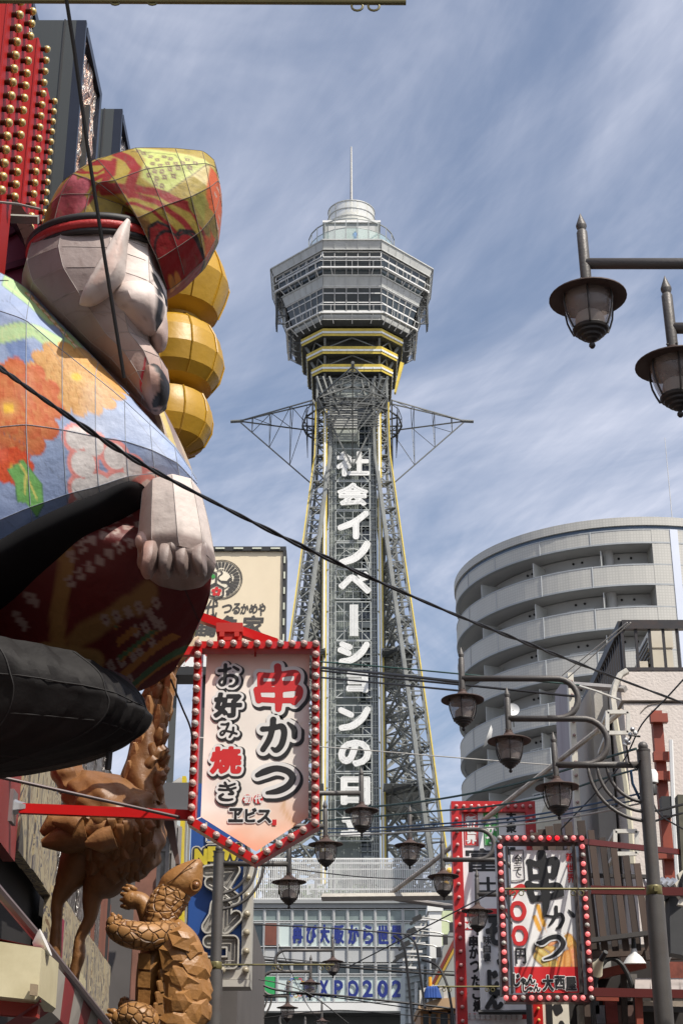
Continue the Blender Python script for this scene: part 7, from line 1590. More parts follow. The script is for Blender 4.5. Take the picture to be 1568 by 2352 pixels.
wire('support_pole', 'pale square support tube reaching from the left edge to the back of the cap', 'pole', [PY(-60, 498, YF + .3), PY(88, 504, YF + .3)], .036, M('tube_pale', (.30, .29, .25), .5, .2, .1, 3), n=4)
# ================================================================ carved crane
wood = M('carved_wood', (.20, .09, .028), .5, 0, .3, 3.5, dirt=.5, dcol=(.10, .04, .018), bump=.8, bscale=9)
wood2 = M('carved_wood_light', (.33, .17, .07), .36, 0, .28, 5, dirt=.35, dcol=(.16, .07, .03), bump=.5, bscale=16)
YC = 13.6
cr = thing('carved_crane', 'carved wooden crane statue with raised scaly neck and wing standing on thin legs', 'statue', PY(180, 2352, YC))
def feather_wall(t, th): return .05 * math.sin(th * 6 + t * 30) + .03 * math.sin(th * 11 - t * 21)
mb = MB(); loft(mb, [(168, 1772, 300, 1790, .12), (150, 1810, 366, 1824, .30), (150, 1850, 378, 1860, .40), (160, 1890, 378, 1900, .44), (170, 1930, 374, 1940, .42), (180, 1970, 364, 1975, .36), (196, 2000, 340, 2005, .28), (214, 2024, 290, 2030, .18), (226, 2042, 250, 2045, .06)], YC, 64, 9, wob=feather_wall); mb.build('body', wood, cr, smooth=45, fix=True)
mb = MB(); loft(mb, [(112, 1735, 190, 1730, .14), (114, 1770, 192, 1764, .17), (128, 1805, 206, 1798, .19), (142, 1830, 236, 1822, .2), (160, 1860, 290, 1850, .22)], YC, 30, 8, facets=6, fk=.6, wob=lambda t, th: .06 * math.sin(t * 22)); mb.build('wing_root', wood, cr, smooth=30, fix=True)
mb = MB(); loft(mb, [(284, 1850, 378, 1850, .24), (276, 1800, 374, 1805, .24), (290, 1745, 376, 1755, .22), (306, 1690, 380, 1700, .19), (322, 1630, 386, 1645, .17), (334, 1580, 392, 1590, .15), (344, 1530, 404, 1545, .13), (372, 1490, 424, 1520, .11), (404, 1478, 440, 1500, .07)], YC, 36, 8, wob=lambda t, th: .035 * math.sin(th * 5 + t * 26)); mb.build('neck', wood, cr, smooth=45, fix=True)
rnd = random.Random(5)
sc = MB(); sc.lathe([(.055, 0), (.05, .02), (.03, .038), (.001, .045)], n=6); scm = mesh_of(sc, 'scale', [wood], True)
for k in range(46):       # overlapping pointed scales on the neck
    t = rnd.random(); v = 1840 - t * 300; ul = 288 + t * 52 + 6; ur = 374 + t * 26 - 6; u = ul + (ur - ul) * rnd.random(); o = place('feather_scale', scm, PY(u, v, YC - .20 * (1 - .4 * t) * math.sqrt(max(.02, 1 - ((u - (ul + ur) / 2) / ((ur - ul) / 2)) ** 2))), cr, R=(math.pi / 2 + .3, rnd.random(), rnd.uniform(-.4, .4))); o.scale = (1.0, 1.9, 1.1)
for k, (u, v, a_) in enumerate(((392, 1560, .3), (385, 1600, .2), (368, 1640, .2), (345, 1620, 0), (334, 1655, 0), (326, 1692, -.1), (312, 1728, -.1), (300, 1770, -.1))):
    m = MB(); p = PY(u, v, YC - .16); m.tube([p - Vector((.02, -.05, .13)), p, p + Vector((-.01, -.05, .07))], [.06, .055, .015], 7); m.build('feather_tip', wood2, cr, smooth=40)
mb = MB(); mb.tube([PY(420, 1500, YC), PY(440, 1478, YC), PY(456, 1463, YC)], [.06, .042, .012], 8); mb.build('beak', M('bone_beak', (.55, .42, .28), .4, 0, .15, 6), cr, smooth=True)
for k, (q, w) in enumerate((([(150, 1900), (118, 1898), (94, 1915)], .12), ([(200, 1912), (150, 1926), (96, 1938)], .15), ([(250, 1905), (214, 1900), (190, 1915)], .12), ([(262, 1920), (230, 1932), (196, 1938)], .12), ([(180, 1900), (160, 1890), (120, 1888)], .10))):
    m = MB(); m.tube([PY(*p, YC - .25 - .04 * k) for p in q], [w, w * .9, w * .22], 9); m.build('tail_feather', wood2 if k in (2, 3) else wood, cr, smooth=45)
for q in ([(215, 1930), (180, 1985), (148, 2040), (132, 2075), (130, 2121), (126, 2185), (126, 2260), (130, 2420)], [(262, 1980), (232, 2028), (212, 2060), (206, 2110), (184, 2155), (180, 2200), (168, 2260), (160, 2440)]):
    m = MB(); r_ = [.22, .18, .09, .055, .045, .055, .042, .045]; m.tube(crom([tuple(PY(*p, YC - .02)) for p in q], 4), list(np.interp(np.arange(len(q) * 4 - 3) / 4, np.arange(len(q)), r_)), 9); m.build('leg', wood, cr, smooth=45)
# ================================================================ carved tortoise
YT = 12.4
tw = M('tortoise_wood', (.29, .14, .042), .45, 0, .22, 3, dirt=.35, dcol=(.14, .06, .02), bump=.4, bscale=20)
def scale_mat(name, s):
    m = M(name, (.31, .155, .05), .48, 0, .2, 3); t = m.node_tree; b = t.nodes['Principled BSDF']; g = t.nodes.new('ShaderNodeTexCoord'); v = t.nodes.new('ShaderNodeTexVoronoi'); v.feature = 'DISTANCE_TO_EDGE'; v.inputs['Scale'].default_value = s; t.links.new(g.outputs['Object'], v.inputs[0])
    r = t.nodes.new('ShaderNodeMapRange'); r.inputs[1].default_value = 0; r.inputs[2].default_value = .12; t.links.new(v.outputs['Distance'], r.inputs[0])
    bp = t.nodes.new('ShaderNodeBump'); bp.inputs['Strength'].default_value = 1; bp.inputs['Distance'].default_value = .012; t.links.new(r.outputs[0], bp.inputs['Height']); t.links.new(bp.outputs[0], b.inputs['Normal'])
    src = b.inputs['Base Color'].links[0].from_socket; mx = t.nodes.new('ShaderNodeMixRGB'); mx.blend_type = 'MIX'; mr = t.nodes.new('ShaderNodeMapRange'); mr.inputs[1].default_value = 0; mr.inputs[2].default_value = .05; t.links.new(v.outputs['Distance'], mr.inputs[0]); t.links.new(mr.outputs[0], mx.inputs[0]); mx.inputs[1].default_value = (.12, .045, .015, 1); t.links.new(src, mx.inputs[2]); t.links.new(mx.outputs[0], b.inputs['Base Color']); return m
sk = scale_mat('tortoise_scales', 15)
to = thing('carved_tortoise', 'carved wooden tortoise statue climbing upright with head raised and faceted shell', 'statue', PY(390, 2352, YT))
TL_ = lambda nm, st, mt, par=to, n=28, m=7, sm_=40, dy=0, **k: (lambda mb: mb.build(nm, mt, par, smooth=sm_, fix=True))(loft(MB(), [(*s[:5], dy) for s in st], YT, n, m, **k))
neck = TL_('neck', [(330, 2118, 400, 2140, .13), (334, 2090, 406, 2118, .135), (342, 2066, 418, 2098, .13), (352, 2048, 432, 2078, .12), (366, 2032, 440, 2056, .11)], sk, wob=lambda t, th: .02 * math.sin(t * 44))
hd = TL_('head', [(362, 2036, 436, 2062, .10), (372, 2016, 450, 2054, .12), (392, 1998, 462, 2040, .12), (420, 1984, 466, 2018, .10), (446, 1975, 466, 1998, .07), (460, 1974, 466, 1984, .02)], tw)
mb = MB(); c = PY(450, 2034, YT - .115); mb.sphere(c, .030, 12, 8); mb.build('eye', M('eye_wood', (.22, .10, .04), .3, coat=.5), hd, smooth='all'); mb = MB(); mb.tube([c + Vector((.036 * math.cos(a_), -.005, .042 * math.sin(a_))) for a_ in np.linspace(0, 2 * math.pi, 17)], .009, 6, False); mb.build('eyelid', tw, hd, smooth=True)
mb = MB(); mb.tube([PY(u, v, YT - .125) for u, v in ((382, 2030), (400, 2020), (430, 1992), (450, 1976))], .004, 5); mb.build('mouth_line', M('line_dark', (.08, .03, .01), .6), hd)
TL_('plastron', [(350, 2128, 400, 2140, .12), (330, 2170, 400, 2176, .22), (318, 2210, 396, 2214, .28), (313, 2260, 380, 2264, .30), (312, 2310, 372, 2316, .30), (314, 2370, 366, 2376, .30), (320, 2440, 366, 2446, .28)], tw)
shl = TL_('shell', [(396, 2122, 414, 2112, .05), (384, 2150, 446, 2140, .22), (372, 2180, 464, 2172, .34), (364, 2215, 476, 2210, .40), (360, 2255, 480, 2255, .43), (356, 2300, 479, 2305, .43), (352, 2350, 474, 2355, .40), (352, 2410, 460, 2414, .34), (356, 2460, 430, 2466, .2)], tw, n=30, facets=10, fk=.5, sm_=15)
# scutes: faceted domes on the shell, blocks along the rim
def scute(c, n, r, hgt, k, nm='scute'):
    n = Vector(n).normalized(); a_ = n.orthogonal().normalized(); b_ = n.cross(a_); mb = MB(); rn = random.Random(k)
    vs = [Vector(c) + (a_ * math.cos(t) + b_ * math.sin(t)) * r * rn.uniform(.9, 1.15) - n * .03 for t in np.linspace(0, 2 * math.pi, 7)[:-1]]
    v2 = [Vector(c) + (a_ * math.cos(t) + b_ * math.sin(t)) * r * rn.uniform(.38, .58) + n * hgt * rn.uniform(.75, 1) for t in np.linspace(.2, 2 * math.pi + .2, 7)[:-1]]
    mb.add(vs + v2 + [Vector(c) + n * hgt * 1.15], [(i, (i + 1) % 6, 6 + (i + 1) % 6, 6 + i) for i in range(6)] + [(6 + i, 6 + (i + 1) % 6, 12) for i in range(6)]); mb.build(nm, tw, to, fix=False)
for k, (u, v, nx, ny, nz, r) in enumerate(((424, 2150, .4, -.7, .6, .10), (448, 2178, .9, -.5, .5, .11), (412, 2190, .1, -1, .2, .13), (440, 2222, .4, -.9, .1, .14), (470, 2222, 1, -.4, .2, .11), (408, 2245, -.1, -1, 0, .13), (442, 2275, .4, -.9, 0, .14), (474, 2272, 1, -.4, 0, .11), (412, 2300, 0, -1, -.1, .13), (444, 2328, .4, -.9, -.1, .14), (472, 2325, 1, -.4, -.1, .11), (408, 2352, 0, -1, -.1, .12))):
    yo = .40 * math.sqrt(max(.05, 1 - ((u - 418) / 62) ** 2)); scute(PY(u, v, YT - yo), (nx, ny, nz), r * random.uniform(1.0, 1.25), random.uniform(.02, .045), k)
for k in range(9):
    v = 2140 + k * 26; u = 398 - k * 4.4 + (6 if k < 2 else 0); p = PY(u, v, YT - .33 + (.18 if k == 0 else .08 if k == 1 else 0)); m = MB(); R_ = Matrix.Rotation(-.2 + .1 * math.sin(k), 3, 'Y'); m.box(p, (.085, .10, .115), R_); o = m.build('rim_scute', tw, to)
    md = o.modifiers.new('b', 'BEVEL'); md.width = .014; md.segments = 2
for k in range(4):
    v = 2190 + k * 42; m = MB(); m.slab([PY(318, v, YT - .30), PY(346, v + 2, YT - .33), PY(344, v + 38, YT - .33), PY(316, v + 36, YT - .30)], (0, .08, 0)); m.build('plastron_plate', tw, to)
def limb(nm, q, r, claws, yo, mt=sk):
    m = MB(); P_ = crom([tuple(PY(u, v, YT + y)) for u, v, y in q], 4); rr = list(np.interp(np.arange(len(P_)) / 4, np.arange(len(q)), r)); m.tube(P_, rr, 14); m.sphere(P_[-1], rr[-1] * 1.02, 14, 8); m.sphere(P_[0], rr[0], 12, 8); o = m.build(nm, mt, to, smooth='all')
    for (a_, b_, w) in claws:
        m = MB(); m.tube([PY(a_[0], a_[1], YT + yo), PY((a_[0] + b_[0]) / 2, (a_[1] + b_[1]) / 2 - 1, YT + yo - .02), PY(b_[0], b_[1], YT + yo)], [w, w * 1.05, w * .55], 8); m.sphere(PY(b_[0], b_[1], YT + yo), w * .6, 8, 6); m.build('toe', tw, o, smooth='all')
limb('foreleg', [(384, 2146, -.22), (340, 2152, -.34), (296, 2146, -.38), (268, 2134, -.38), (262, 2122, -.38)], [.10, .105, .10, .085, .06], [((266, 2116), (258, 2100), .022), ((276, 2112), (272, 2104), .020), ((256, 2124), (254, 2112), .022)], -.38)
limb('foreleg', [(345, 2104, .05), (330, 2078, .05), (318, 2070, .05), (302, 2068, .05)], [.09, .07, .07, .07], [((304, 2050), (284, 2042), .026), ((298, 2060), (280, 2054), .026), ((296, 2072), (279, 2068), .026), ((298, 2084), (280, 2082), .026), ((312, 2046), (292, 2035), .022)], .05, tw)
limb('hind_leg', [(352, 2380, -.1), (330, 2350, -.34), (300, 2334, -.38), (276, 2342, -.38)], [.12, .13, .10, .07], [((270, 2330), (250, 2322), .026), ((266, 2340), (244, 2334), .026), ((264, 2350), (243, 2346), .026)], -.38)
limb('hind_leg', [(330, 2330, .1), (300, 2318, .1), (286, 2310, .1)], [.09, .07, .05], [((290, 2300), (280, 2298), .03)], .1, tw)

# feather plates over the crane's body, back panel seams of the base bag
rnd = random.Random(11)
for k in range(70):
    v = rnd.uniform(1840, 2010); w_ = 1 - abs(v - 1910) / 190; uc = 265; hu_ = 108 * w_ + 10; u = uc + hu_ * rnd.uniform(-.9, .9); q_ = (u - uc) / hu_
    o = place('feather_scale', scm, PY(u, v, YC - .44 * w_ * math.sqrt(max(.05, 1 - q_ * q_)) + .02), cr, R=(math.pi / 2 + .5 + rnd.uniform(-.2, .2), rnd.uniform(-.6, .6) + q_ * .6, rnd.uniform(-.5, .5) - q_ * .8)); o.scale = (1.2, 2.0, .9)
# ================================================================ unseen rest of the street by the camera, added to shade the ground
rw = M('row_render', (.34, .31, .28), .8, 0, .15, .6, dirt=.3)
for (x0, x1, y0, y1, h, lb) in ((5.7, 12, -26, -4, 8.5, 'unseen plain rendered shop row right of and behind the viewpoint, added to shade the street'), (5.6, 12, -3.9, 15.5, 8.0, 'unseen plain rendered shop building close on the right, added to shade the street'), (-10, -3.6, -26, 7.6, 8.5, 'unseen plain rendered shop row left of the viewpoint, added to cut ground bounce'), (-10, 12, -40, -30, 9.0, 'plain rendered building closing the street behind the viewpoint')):
    t = thing('unseen_shop_row', lb, 'building', ((x0 + x1) / 2, (y0 + y1) / 2, 0)); mb = MB(); mb.bb(x0, y0, 0, x1, y1, h); mb.build('wall', rw, t)
    side = x0 if x0 > 0 else x1
    for k in range(int((y1 - y0) // 3)):
        y = y0 + 1.5 + 3 * k
        for z in (3.4, 6.0):
            mb = MB(); mb.bb(side - .03, y - .7, z, side + .03, y + .7, z + 1.2); mb.build('window', glass_d, t)
# ================================================================ right-hand clutter, low centre houses
plank_m = [M('plank_a', (.075, .05, .038), .8, 0, .3, 3, streak=True), M('plank_b', (.05, .035, .028), .8, 0, .3, 3, streak=True)]
ws = thing('plank_screen', 'row of upright dark weathered planks fanning behind the skewer sign', 'fence', PY(1380, 2150, 22.4))
tu = [1226, 1243, 1260, 1279, 1304, 1333, 1356, 1382, 1408, 1436, 1462]; tv = [1914, 1906, 1899, 1893, 1889, 1886, 1908, 1925, 1945, 1966, 1984]
for k, (u, v) in enumerate(zip(tu, tv)):
    a, b = PY(u, v, 22.4 + .05 * (k % 2)), PY(u + 42 - k * 1.5, 2185, 22.4 + .05 * (k % 2)); mb = MB(); mb.beam(a, b, .09 if k > 5 else .11, .035, up=(0, 1, 0)); o = mb.build('plank', plank_m[k % 2], ws)
mb = MB(); mb.beam(PY(1225, 2178, 22.3), PY(1500, 2143, 22.3), .06, .12, up=(0, 1, 0)); mb.beam(PY(1270, 2010, 22.6), PY(1500, 2015, 22.6), .05, .08, up=(0, 1, 0)); mb.build('cross_rail', M('rail_dark', (.05, .045, .042), .6), ws)
# dark shop front under the planks
ds = thing('dark_shop_front', 'dark timber shop front under the plank screen with red posts and a greyish canopy', 'shop', PY(1450, 2352, 24))
dkw = M('shop_dark', (.022, .018, .016), .8, 0, .4, 2)
a = PY(1240, 2170, 23.6); b = PY(1700, 2170, 23.6); mb = MB(); mb.bb(a.x, 23.6, 0, b.x, 25.8, a.z); mb.build('recess', dkw, ds)
for (ua, va, ub, vb, Yk, w, mt, nm) in ((1330, 2250, 1480, 2215, 23.2, .12, rust, 'red_beam'), (1250, 2200, 1500, 2186, 23.0, .10, plank_m[0], 'timber_beam'), (1480, 2195, 1620, 2190, 22.9, .14, plank_m[1], 'timber_beam'), (1470, 2318, 1640, 2322, 22.7, .07, MC['rail_dark'], 'timber_beam'), (1466, 2290, 1470, 2400, 22.6, .09, rust, 'red_post'), (1340, 2190, 1352, 2400, 23.3, .08, plank_m[0], 'timber_post'), (1430, 2200, 1436, 2400, 23.3, .08, plank_m[1], 'timber_post'), (1240, 2290, 1420, 2296, 23.1, .06, rust, 'red_beam'), (1560, 2100, 1640, 2140, 22.8, .10, plank_m[0], 'timber_beam')):
    mb = MB(); mb.beam(PY(ua, va, Yk), PY(ub, vb, Yk), w, w, up=(0, 1, 0)); mb.build(nm, mt, ds)
cv = M('canopy_grey', (.33, .29, .27), .7, 0, .15, 3, dirt=.4, streak=True)
for k in range(4):
    u0, u1 = 1460 + k * 34, 1493 + k * 34; mb = MB(); mb.slab([PY(u0, 2252, 23.0), PY(u1, 2252, 23.0), PY(u1 + 4, 2284, 22.4), PY(u0 - 2, 2284, 22.4)], (0, .03, .03)); mb.build('canopy_panel', cv, ds)
for (u0, v0, u1, v1, c) in ((1372, 2205, 1402, 2245, (.30, .30, .28)), (1440, 2238, 1462, 2300, (.14, .13, .12)), (1392, 2280, 1415, 2352, (.24, .04, .03)), (1478, 2300, 1568, 2316, (.30, .25, .2)), (1352, 2255, 1372, 2330, (.10, .10, .10)), (1330, 2310, 1350, 2352, (.34, .30, .24)), (1530, 2210, 1568, 2250, (.2, .05, .03)), (1362, 2310, 1388, 2352, (.20, .2, .22)), (1420, 2310, 1458, 2352, (.09, .05, .04))):
    p, q = PY(u0, v1, 23.4), PY(u1, v0, 23.4); mb = MB(); mb.bb(p.x, 23.4, p.z, q.x, 23.6, q.z); mb.build('display_panel', M('disp%d' % int(u0), c, .6, 0, .4, 9), ds)
mb = MB(); c = PY(1412, 2330, 23.0); mb.tube([c + Vector((.30 * math.cos(a_), 0, .75 * math.sin(a_))) for a_ in np.linspace(0, 2 * math.pi, 25)], .035, 8, False); mb.build('hoop', black, ds)
def spot(u, v, Y, R, lb, mt, r=.11):
    t = thing('spotlight', lb, 'lamp', PY(u, v, Y), 'spotlights over the right shop front'); c = PY(u, v, Y); mb = MB(); mb.lathe([(.03, .2), (.05, .12), (r * .7, .07), (r, 0), (r * 1.05, -.01), (r * .9, .0), (.03, .1)], c, 18, R, cap=False); mb.build('shade', mt, t, smooth=True); mb = MB(); mb.lathe([(.03, .32), (.035, .18)], c, 10, R); mb.build('holder', black, t); return t
Rx = Matrix.Rotation(.9, 3, 'X') @ Matrix.Rotation(.35, 3, 'Y')
spot(1366, 2230, 20.2, Rx, 'cream reflector spotlight just right of the skewer sign', M('spot_cream', (.66, .60, .42), .4, 0, .1, 5), .10)
spot(1457, 2212, 22.4, Matrix.Rotation(.1, 3, 'X'), 'white conical lamp shade hanging left of the grey pole in the dark shop front', white, .15)
spot(1528, 2185, 22.0, Matrix.Rotation(math.pi, 3, 'X'), 'grey upturned spotlight right of the grey lamp pole', MC['galvanised'], .12)
mb = MB(); p, q = PY(1514, 2118, 24.0), PY(1534, 2040, 24.0); mb.bb(p.x, 24.0, p.z, q.x, 24.5, q.z); o = mb.build('cream_duct_box', acm); o['label'] = 'cream ribbed duct casing low on the cream wall right of the grey pole'; o['category'] = 'duct'
mb = MB(); p = PY(1520, 2030, 23.7)
for k in range(6): mb.tube([p + Vector((-.25 + k * .08, 0, -.06 * k * .2)), p + Vector((-.18 + k * .08, 0, .02))], .10, 10)
o = mb.build('flexible_duct', MC['galvanised'], smooth=True); o['label'] = 'silver corrugated duct bending above the cream duct casing'; o['category'] = 'duct'
zs = thing('jagged_sign', 'cream jagged-edged sign with black brush stroke at the right edge', 'sign', PY(1570, 2060, 20.5))
mb = MB(); mb.slab([PY(u, v, 20.5) for u, v in ((1566, 2000), (1556, 2008), (1560, 2020), (1549, 2030), (1556, 2042), (1552, 2052), (1562, 2066), (1556, 2078), (1590, 2085), (1640, 2070), (1640, 1990))], (0, .1, 0)); jb = mb.build('board', MC['board_cream'], zs)
mb = MB(); mb.tube(crom([tuple(PY(u, v, 20.49)) for u, v in ((1575, 2005), (1565, 2030), (1568, 2060))], 4), .04, 6); mb.build('brush_stroke', ink, jb)
mb = MB(); mb.slab([PY(u, v, 21.2) for u, v in ((1533, 2042), (1600, 1990), (1600, 2010), (1536, 2060))], (0, .5, 0)); mb.build('roof_edge', dkw, ds)
mb = MB(); mb.slab([PY(u, v, 21.4) for u, v in ((1536, 2060), (1600, 2010), (1600, 2200), (1540, 2190))], (0, .3, 0)); mb.build('dark_panel', M('panel_charcoal', (.05, .052, .055), .6), ds)
mb = MB(); mb.beam(PY(1566, 1830, 20.8), PY(1580, 2060, 20.8), .16, .2); o = mb.build('mossy_post', M('mossy_wood', (.10, .095, .07), .9, 0, .4, 5, dirt=.5)); o['label'] = 'rough grey mossy post at the right edge'; o['category'] = 'post'
# small white window frames on the shaded flank of the cream building
for k, (u0, v0, u1, v1, lb) in enumerate(((1394, 1636, 1442, 1684, 'empty white steel bracket frame on the cream building corner, upper one'), (1412, 1910, 1462, 1962, 'white steel bracket frame behind the planks, lower one on the cream building corner'))):
    Yk = 24.6; t = thing('bracket_frame', lb, 'bracket', PY(u0, v1, Yk), 'white bracket frames'); c = [PY(u0, v1, Yk), PY(u1, v1, Yk), PY(u1, v0, Yk), PY(u0, v0, Yk)]
    for i in range(4): mb = MB(); mb.beam(c[i], c[(i + 1) % 4], .06, .05, up=(0, 1, 0)); mb.build('bar', M('bracket_white', (.58, .56, .50), .5, 0, .15, 4, dirt=.35, dcol=(.25, .12, .05)), t)
    for i in (0, 3): mb = MB(); mb.beam(c[i], c[i] + Vector((.05, 1.2, 0)), .05); mb.build('bar', MC['bracket_white'], t)
# long rusty white pole and horizontal lattice bar
rw_ = M('rusty_white', (.50, .45, .38), .6, 0, .25, 6, dirt=.85, dcol=(.26, .09, .025))
wire('rusty_pole', 'long rusty white pole slanting down from the cream building bracket to the left', 'pole', [PD(1428, 1634, 26), PD(1255, 1770, 27.5), PD(1100, 1893, 29.0), PD(988, 1985, 30.2), PD(893, 2056, 31.2)], .045, rw_, n=8)
wire('horizontal_bar', 'pale square bar running level in front of the roof screen to the tall restaurant sign', 'bar', [PD(740, 2062, 31.5), PD(1180, 2058, 30.0)], .075, M('bar_pale', (.46, .43, .37), .6, 0, .15, 3, dirt=.3), n=4)
wire('grey_pipe', 'grey pipe sloping gently down to the right beneath the pale level bar', 'pipe', [PD(905, 2064, 31.2), PD(1070, 2088, 30.4), PD(1150, 2098, 30.0)], .05, M('pipe_greyish', (.33, .31, .30), .5, .1, .2, 4, dirt=.4), n=8)
wire('stay_rod', 'thin white stay rod high on the corner of the cream building', 'rod', [PY(1318, 1572, 26.4), PY(1370, 1588, 25.9), PY(1424, 1608, 25.6)], .02, MC['bracket_white'])
wire('sign_beam', 'pale steel beam from the narrow edge-on sign to the cream building corner', 'beam', [PY(1306, 1573, 26.8), PY(1436, 1583, 25.8)], .06, M('beam_grey', (.34, .32, .30), .5, .2, .2, 3, dirt=.4), n=4)
# low centre: siding house, white pillar, roof slope with floodlights, brown kiosk
Yh = 46.0; hs = thing('siding_house', 'grey siding house with a white chimney pillar and red-brown edged roof slope', 'house', PY(985, 2352, Yh))
sid = M('grey_siding', (.36, .39, .38), .6, 0, .08, 1)
mb = MB(); pl = [PY(u, v, Yh + 2) for u, v in ((930, 2215), (989, 2098), (1060, 2098), (1060, 2400), (930, 2400))]; mb.slab(pl, (0, 4, 0)); mb.build('wall', sid, hs)
for k in range(17): 
    v = 2110 + k * 15; u0 = max(931, 989 - (v - 2098) * .50); mb = MB(); mb.beam(PY(u0, v, Yh + 1.97), PY(989, v - 12, Yh + 1.97), .03, .05, up=(0, 1, 0)); mb.build('siding_board', MC['grey_siding'], hs)
for k in range(5): mb = MB(); mb.beam(PY(941 + k * 14, 2352, Yh + 1.9), PY(941 + k * 14, 2300 - k * 42, Yh + 1.9), .09); mb.build('batten', M('batten_white', (.55, .57, .56), .5), hs)
mb = MB(); p, q = PY(989, 2280, Yh + 1), PY(1013, 2094, Yh + 1); mb.bb(p.x, Yh + 1, 0, q.x, Yh + 1.8, q.z); mb.bb(p.x - .05, Yh + .95, q.z, q.x + .05, Yh + 1.85, q.z + .15); mb.build('chimney', M('tile_white', (.72, .72, .69), .5, 0, .03, 4), hs)
mb = MB(); p, q = PY(1013, 2210, Yh + 2.0), PY(1064, 2101, Yh + 2.0); mb.bb(p.x, Yh + 1.4, p.z - 3, q.x, Yh + 2, q.z); mb.build('green_wall', M('pale_green_panel', (.46, .52, .33), .6, 0, .05, 1), hs)
mb = MB(); mb.slab([PY(u, v, Yh) for u, v in ((1050, 2104), (1062, 2120), (995, 2262), (980, 2262))], (0, .6, .1)); mb.build('roof_edge', M('roof_grey', (.27, .28, .27), .6), hs)
mb = MB(); mb.slab([PY(u, v, Yh - .1) for u, v in ((1050, 2140), (1056, 2146), (997, 2262), (990, 2262))], (0, .4, .05)); mb.build('red_brown_trim', M('trim_redbrown', (.16, .025, .015), .5), hs)
mb = MB(); mb.slab([PY(u, v, Yh - .08) for u, v in ((1056, 2150), (1060, 2154), (1001, 2268), (997, 2264))], (0, .4, .05)); mb.build('ochre_trim', M('trim_ochre', (.42, .26, .03), .5), hs)
mb = MB(); mb.slab([PY(u, v, Yh + .2) for u, v in ((1060, 2150), (1064, 2400), (992, 2400), (1000, 2268))], (0, .3, 0)); mb.build('gable_wall', M('gable_grey', (.30, .32, .31), .7, 0, .1, 1), hs)
ld = thing('roof_ladder', 'white rung ladder slanting up the grey siding house', 'ladder', PY(930, 2225, Yh))
mb = MB(); mb.beam(PY(930, 2232, Yh), PY(974, 2104, Yh), .05); mb.beam(PY(938, 2232, Yh), PY(984, 2104, Yh), .05); mb.build('rail', M('ladder_grey', (.35, .35, .33), .5), ld)
rg = MB(); rg.bb(-.24, -.03, -.03, .24, .03, .03); rgm = mesh_of(rg, 'rung', [white])
for k in range(7): t = k / 6; place('rung', rgm, PY(936 + 42 * t, 2224 - 112 * t, Yh - .04), ld)
for k, (hu, hv, bu, bv, lb) in enumerate(((964, 2108, 1037, 2128, 'topmost'), (951, 2137, 1022, 2156, 'second from the top'), (938, 2167, 1007, 2185, 'third from the top'), (925, 2195, 995, 2211, 'lowest'))):
    t = thing('floodlight', 'black floodlight on a long arm over the siding house, %s of four' % lb, 'floodlight', PY(bu, bv, Yh - .2), 'floodlights on long arms'); Yk = Yh - .4
    mb = MB(); mb.tube([PY(hu + 2, hv, Yk), PY(bu - 12, bv - 12, Yk), PY(bu - 3, bv - 8, Yk), PY(bu, bv, Yk)], .022, 6); mb.build('arm', M('arm_grey', (.22, .22, .21), .4, .4), t, smooth=True)
    mb = MB(); p = PY(hu, hv, Yk); mb.box(p + Vector((-.08, 0, -.03)), (.26, .18, .12), Matrix.Rotation(-.45, 3, 'Y')); mb.box(p + Vector((-.2, 0, -.14)), (.18, .2, .06), Matrix.Rotation(-.6, 3, 'Y')); mb.build('head', black, t)
    mb = MB(); mb.box(PY(bu, bv + 3, Yk), (.13, .16, .26)); mb.build('bracket', black, t)
kb_ = thing('brown_kiosk', 'small tan wooden upper storey with corner windows at the bottom centre right', 'house', PY(1005, 2352, Yh - 5)); Yk = Yh - 6; tan = M('tan_wood', (.36, .19, .085), .7, 0, .15, 1.5)
mb = MB(); p, q = PY(966, 2400, Yk), PY(1056, 2312, Yk); mb.bb(p.x, Yk, 0, q.x, Yk + 3, q.z); mb.build('wall', tan, kb_)
mb = MB(); mb.slab([PY(u, v, Yk - .3) for u, v in ((960, 2312), (1000, 2296), (1058, 2290), (1058, 2316), (962, 2322))], (0, 3.4, .1)); mb.build('roof', M('tan_roof', (.42, .28, .16), .7, 0, .1, 1), kb_)
for u0, u1 in ((972, 986), (990, 1001), (1012, 1030), (1034, 1050)):
    mb = MB(); p, q = PY(u0, 2400, Yk), PY(u1, 2330, Yk); mb.bb(p.x, Yk - .02, p.z, q.x, Yk + .05, q.z); w_ = mb.build('window', glass_d, kb_); mb = MB(); mb.bb(p.x - .05, Yk - .05, q.z, q.x + .05, Yk + .04, q.z + .06); mb.bb(p.x - .05, Yk - .05, p.z, p.x, Yk + .04, q.z); mb.build('frame', tan, w_)
t = thing('pipe_frame', 'white square pipe frame standing on the roof of the tan kiosk', 'frame', PY(990, 2316, Yk - .2))
for a_, b_ in (((967, 2318), (967, 2276)), ((967, 2276), (1022, 2268)), ((1022, 2268), (1023, 2298)), ((988, 2308), (990, 2270)), ((990, 2270), (1008, 2268))): mb = MB(); mb.beam(PY(*a_, Yk - .2), PY(*b_, Yk - .2), .09); mb.build('bar', MC['bracket_white'], t)
mb = MB()
for k in range(4): c = PY(983 + k * 6, 2282, Yk - .3); mb.lathe([(.02, .16), (.07, .1), (.14, -.12), (.001, -.1)], c, 8)
o = mb.build('blue_cloths', M('cloth_blue', (.01, .05, .22), .8, 0, .2, 4)); o['label'] = 'row of dark blue cloths hanging in the white pipe frame'; o['category'] = 'cloth'; o['kind'] = 'stuff'
wire('orange_tube', 'short glowing-orange painted tube beside the red-brown roof trim', 'tube', [PY(987, 2245, Yh - 1), PY(988, 2284, Yh - 1)], .05, M('tube_orange', (.75, .36, .02), .4), n=8)
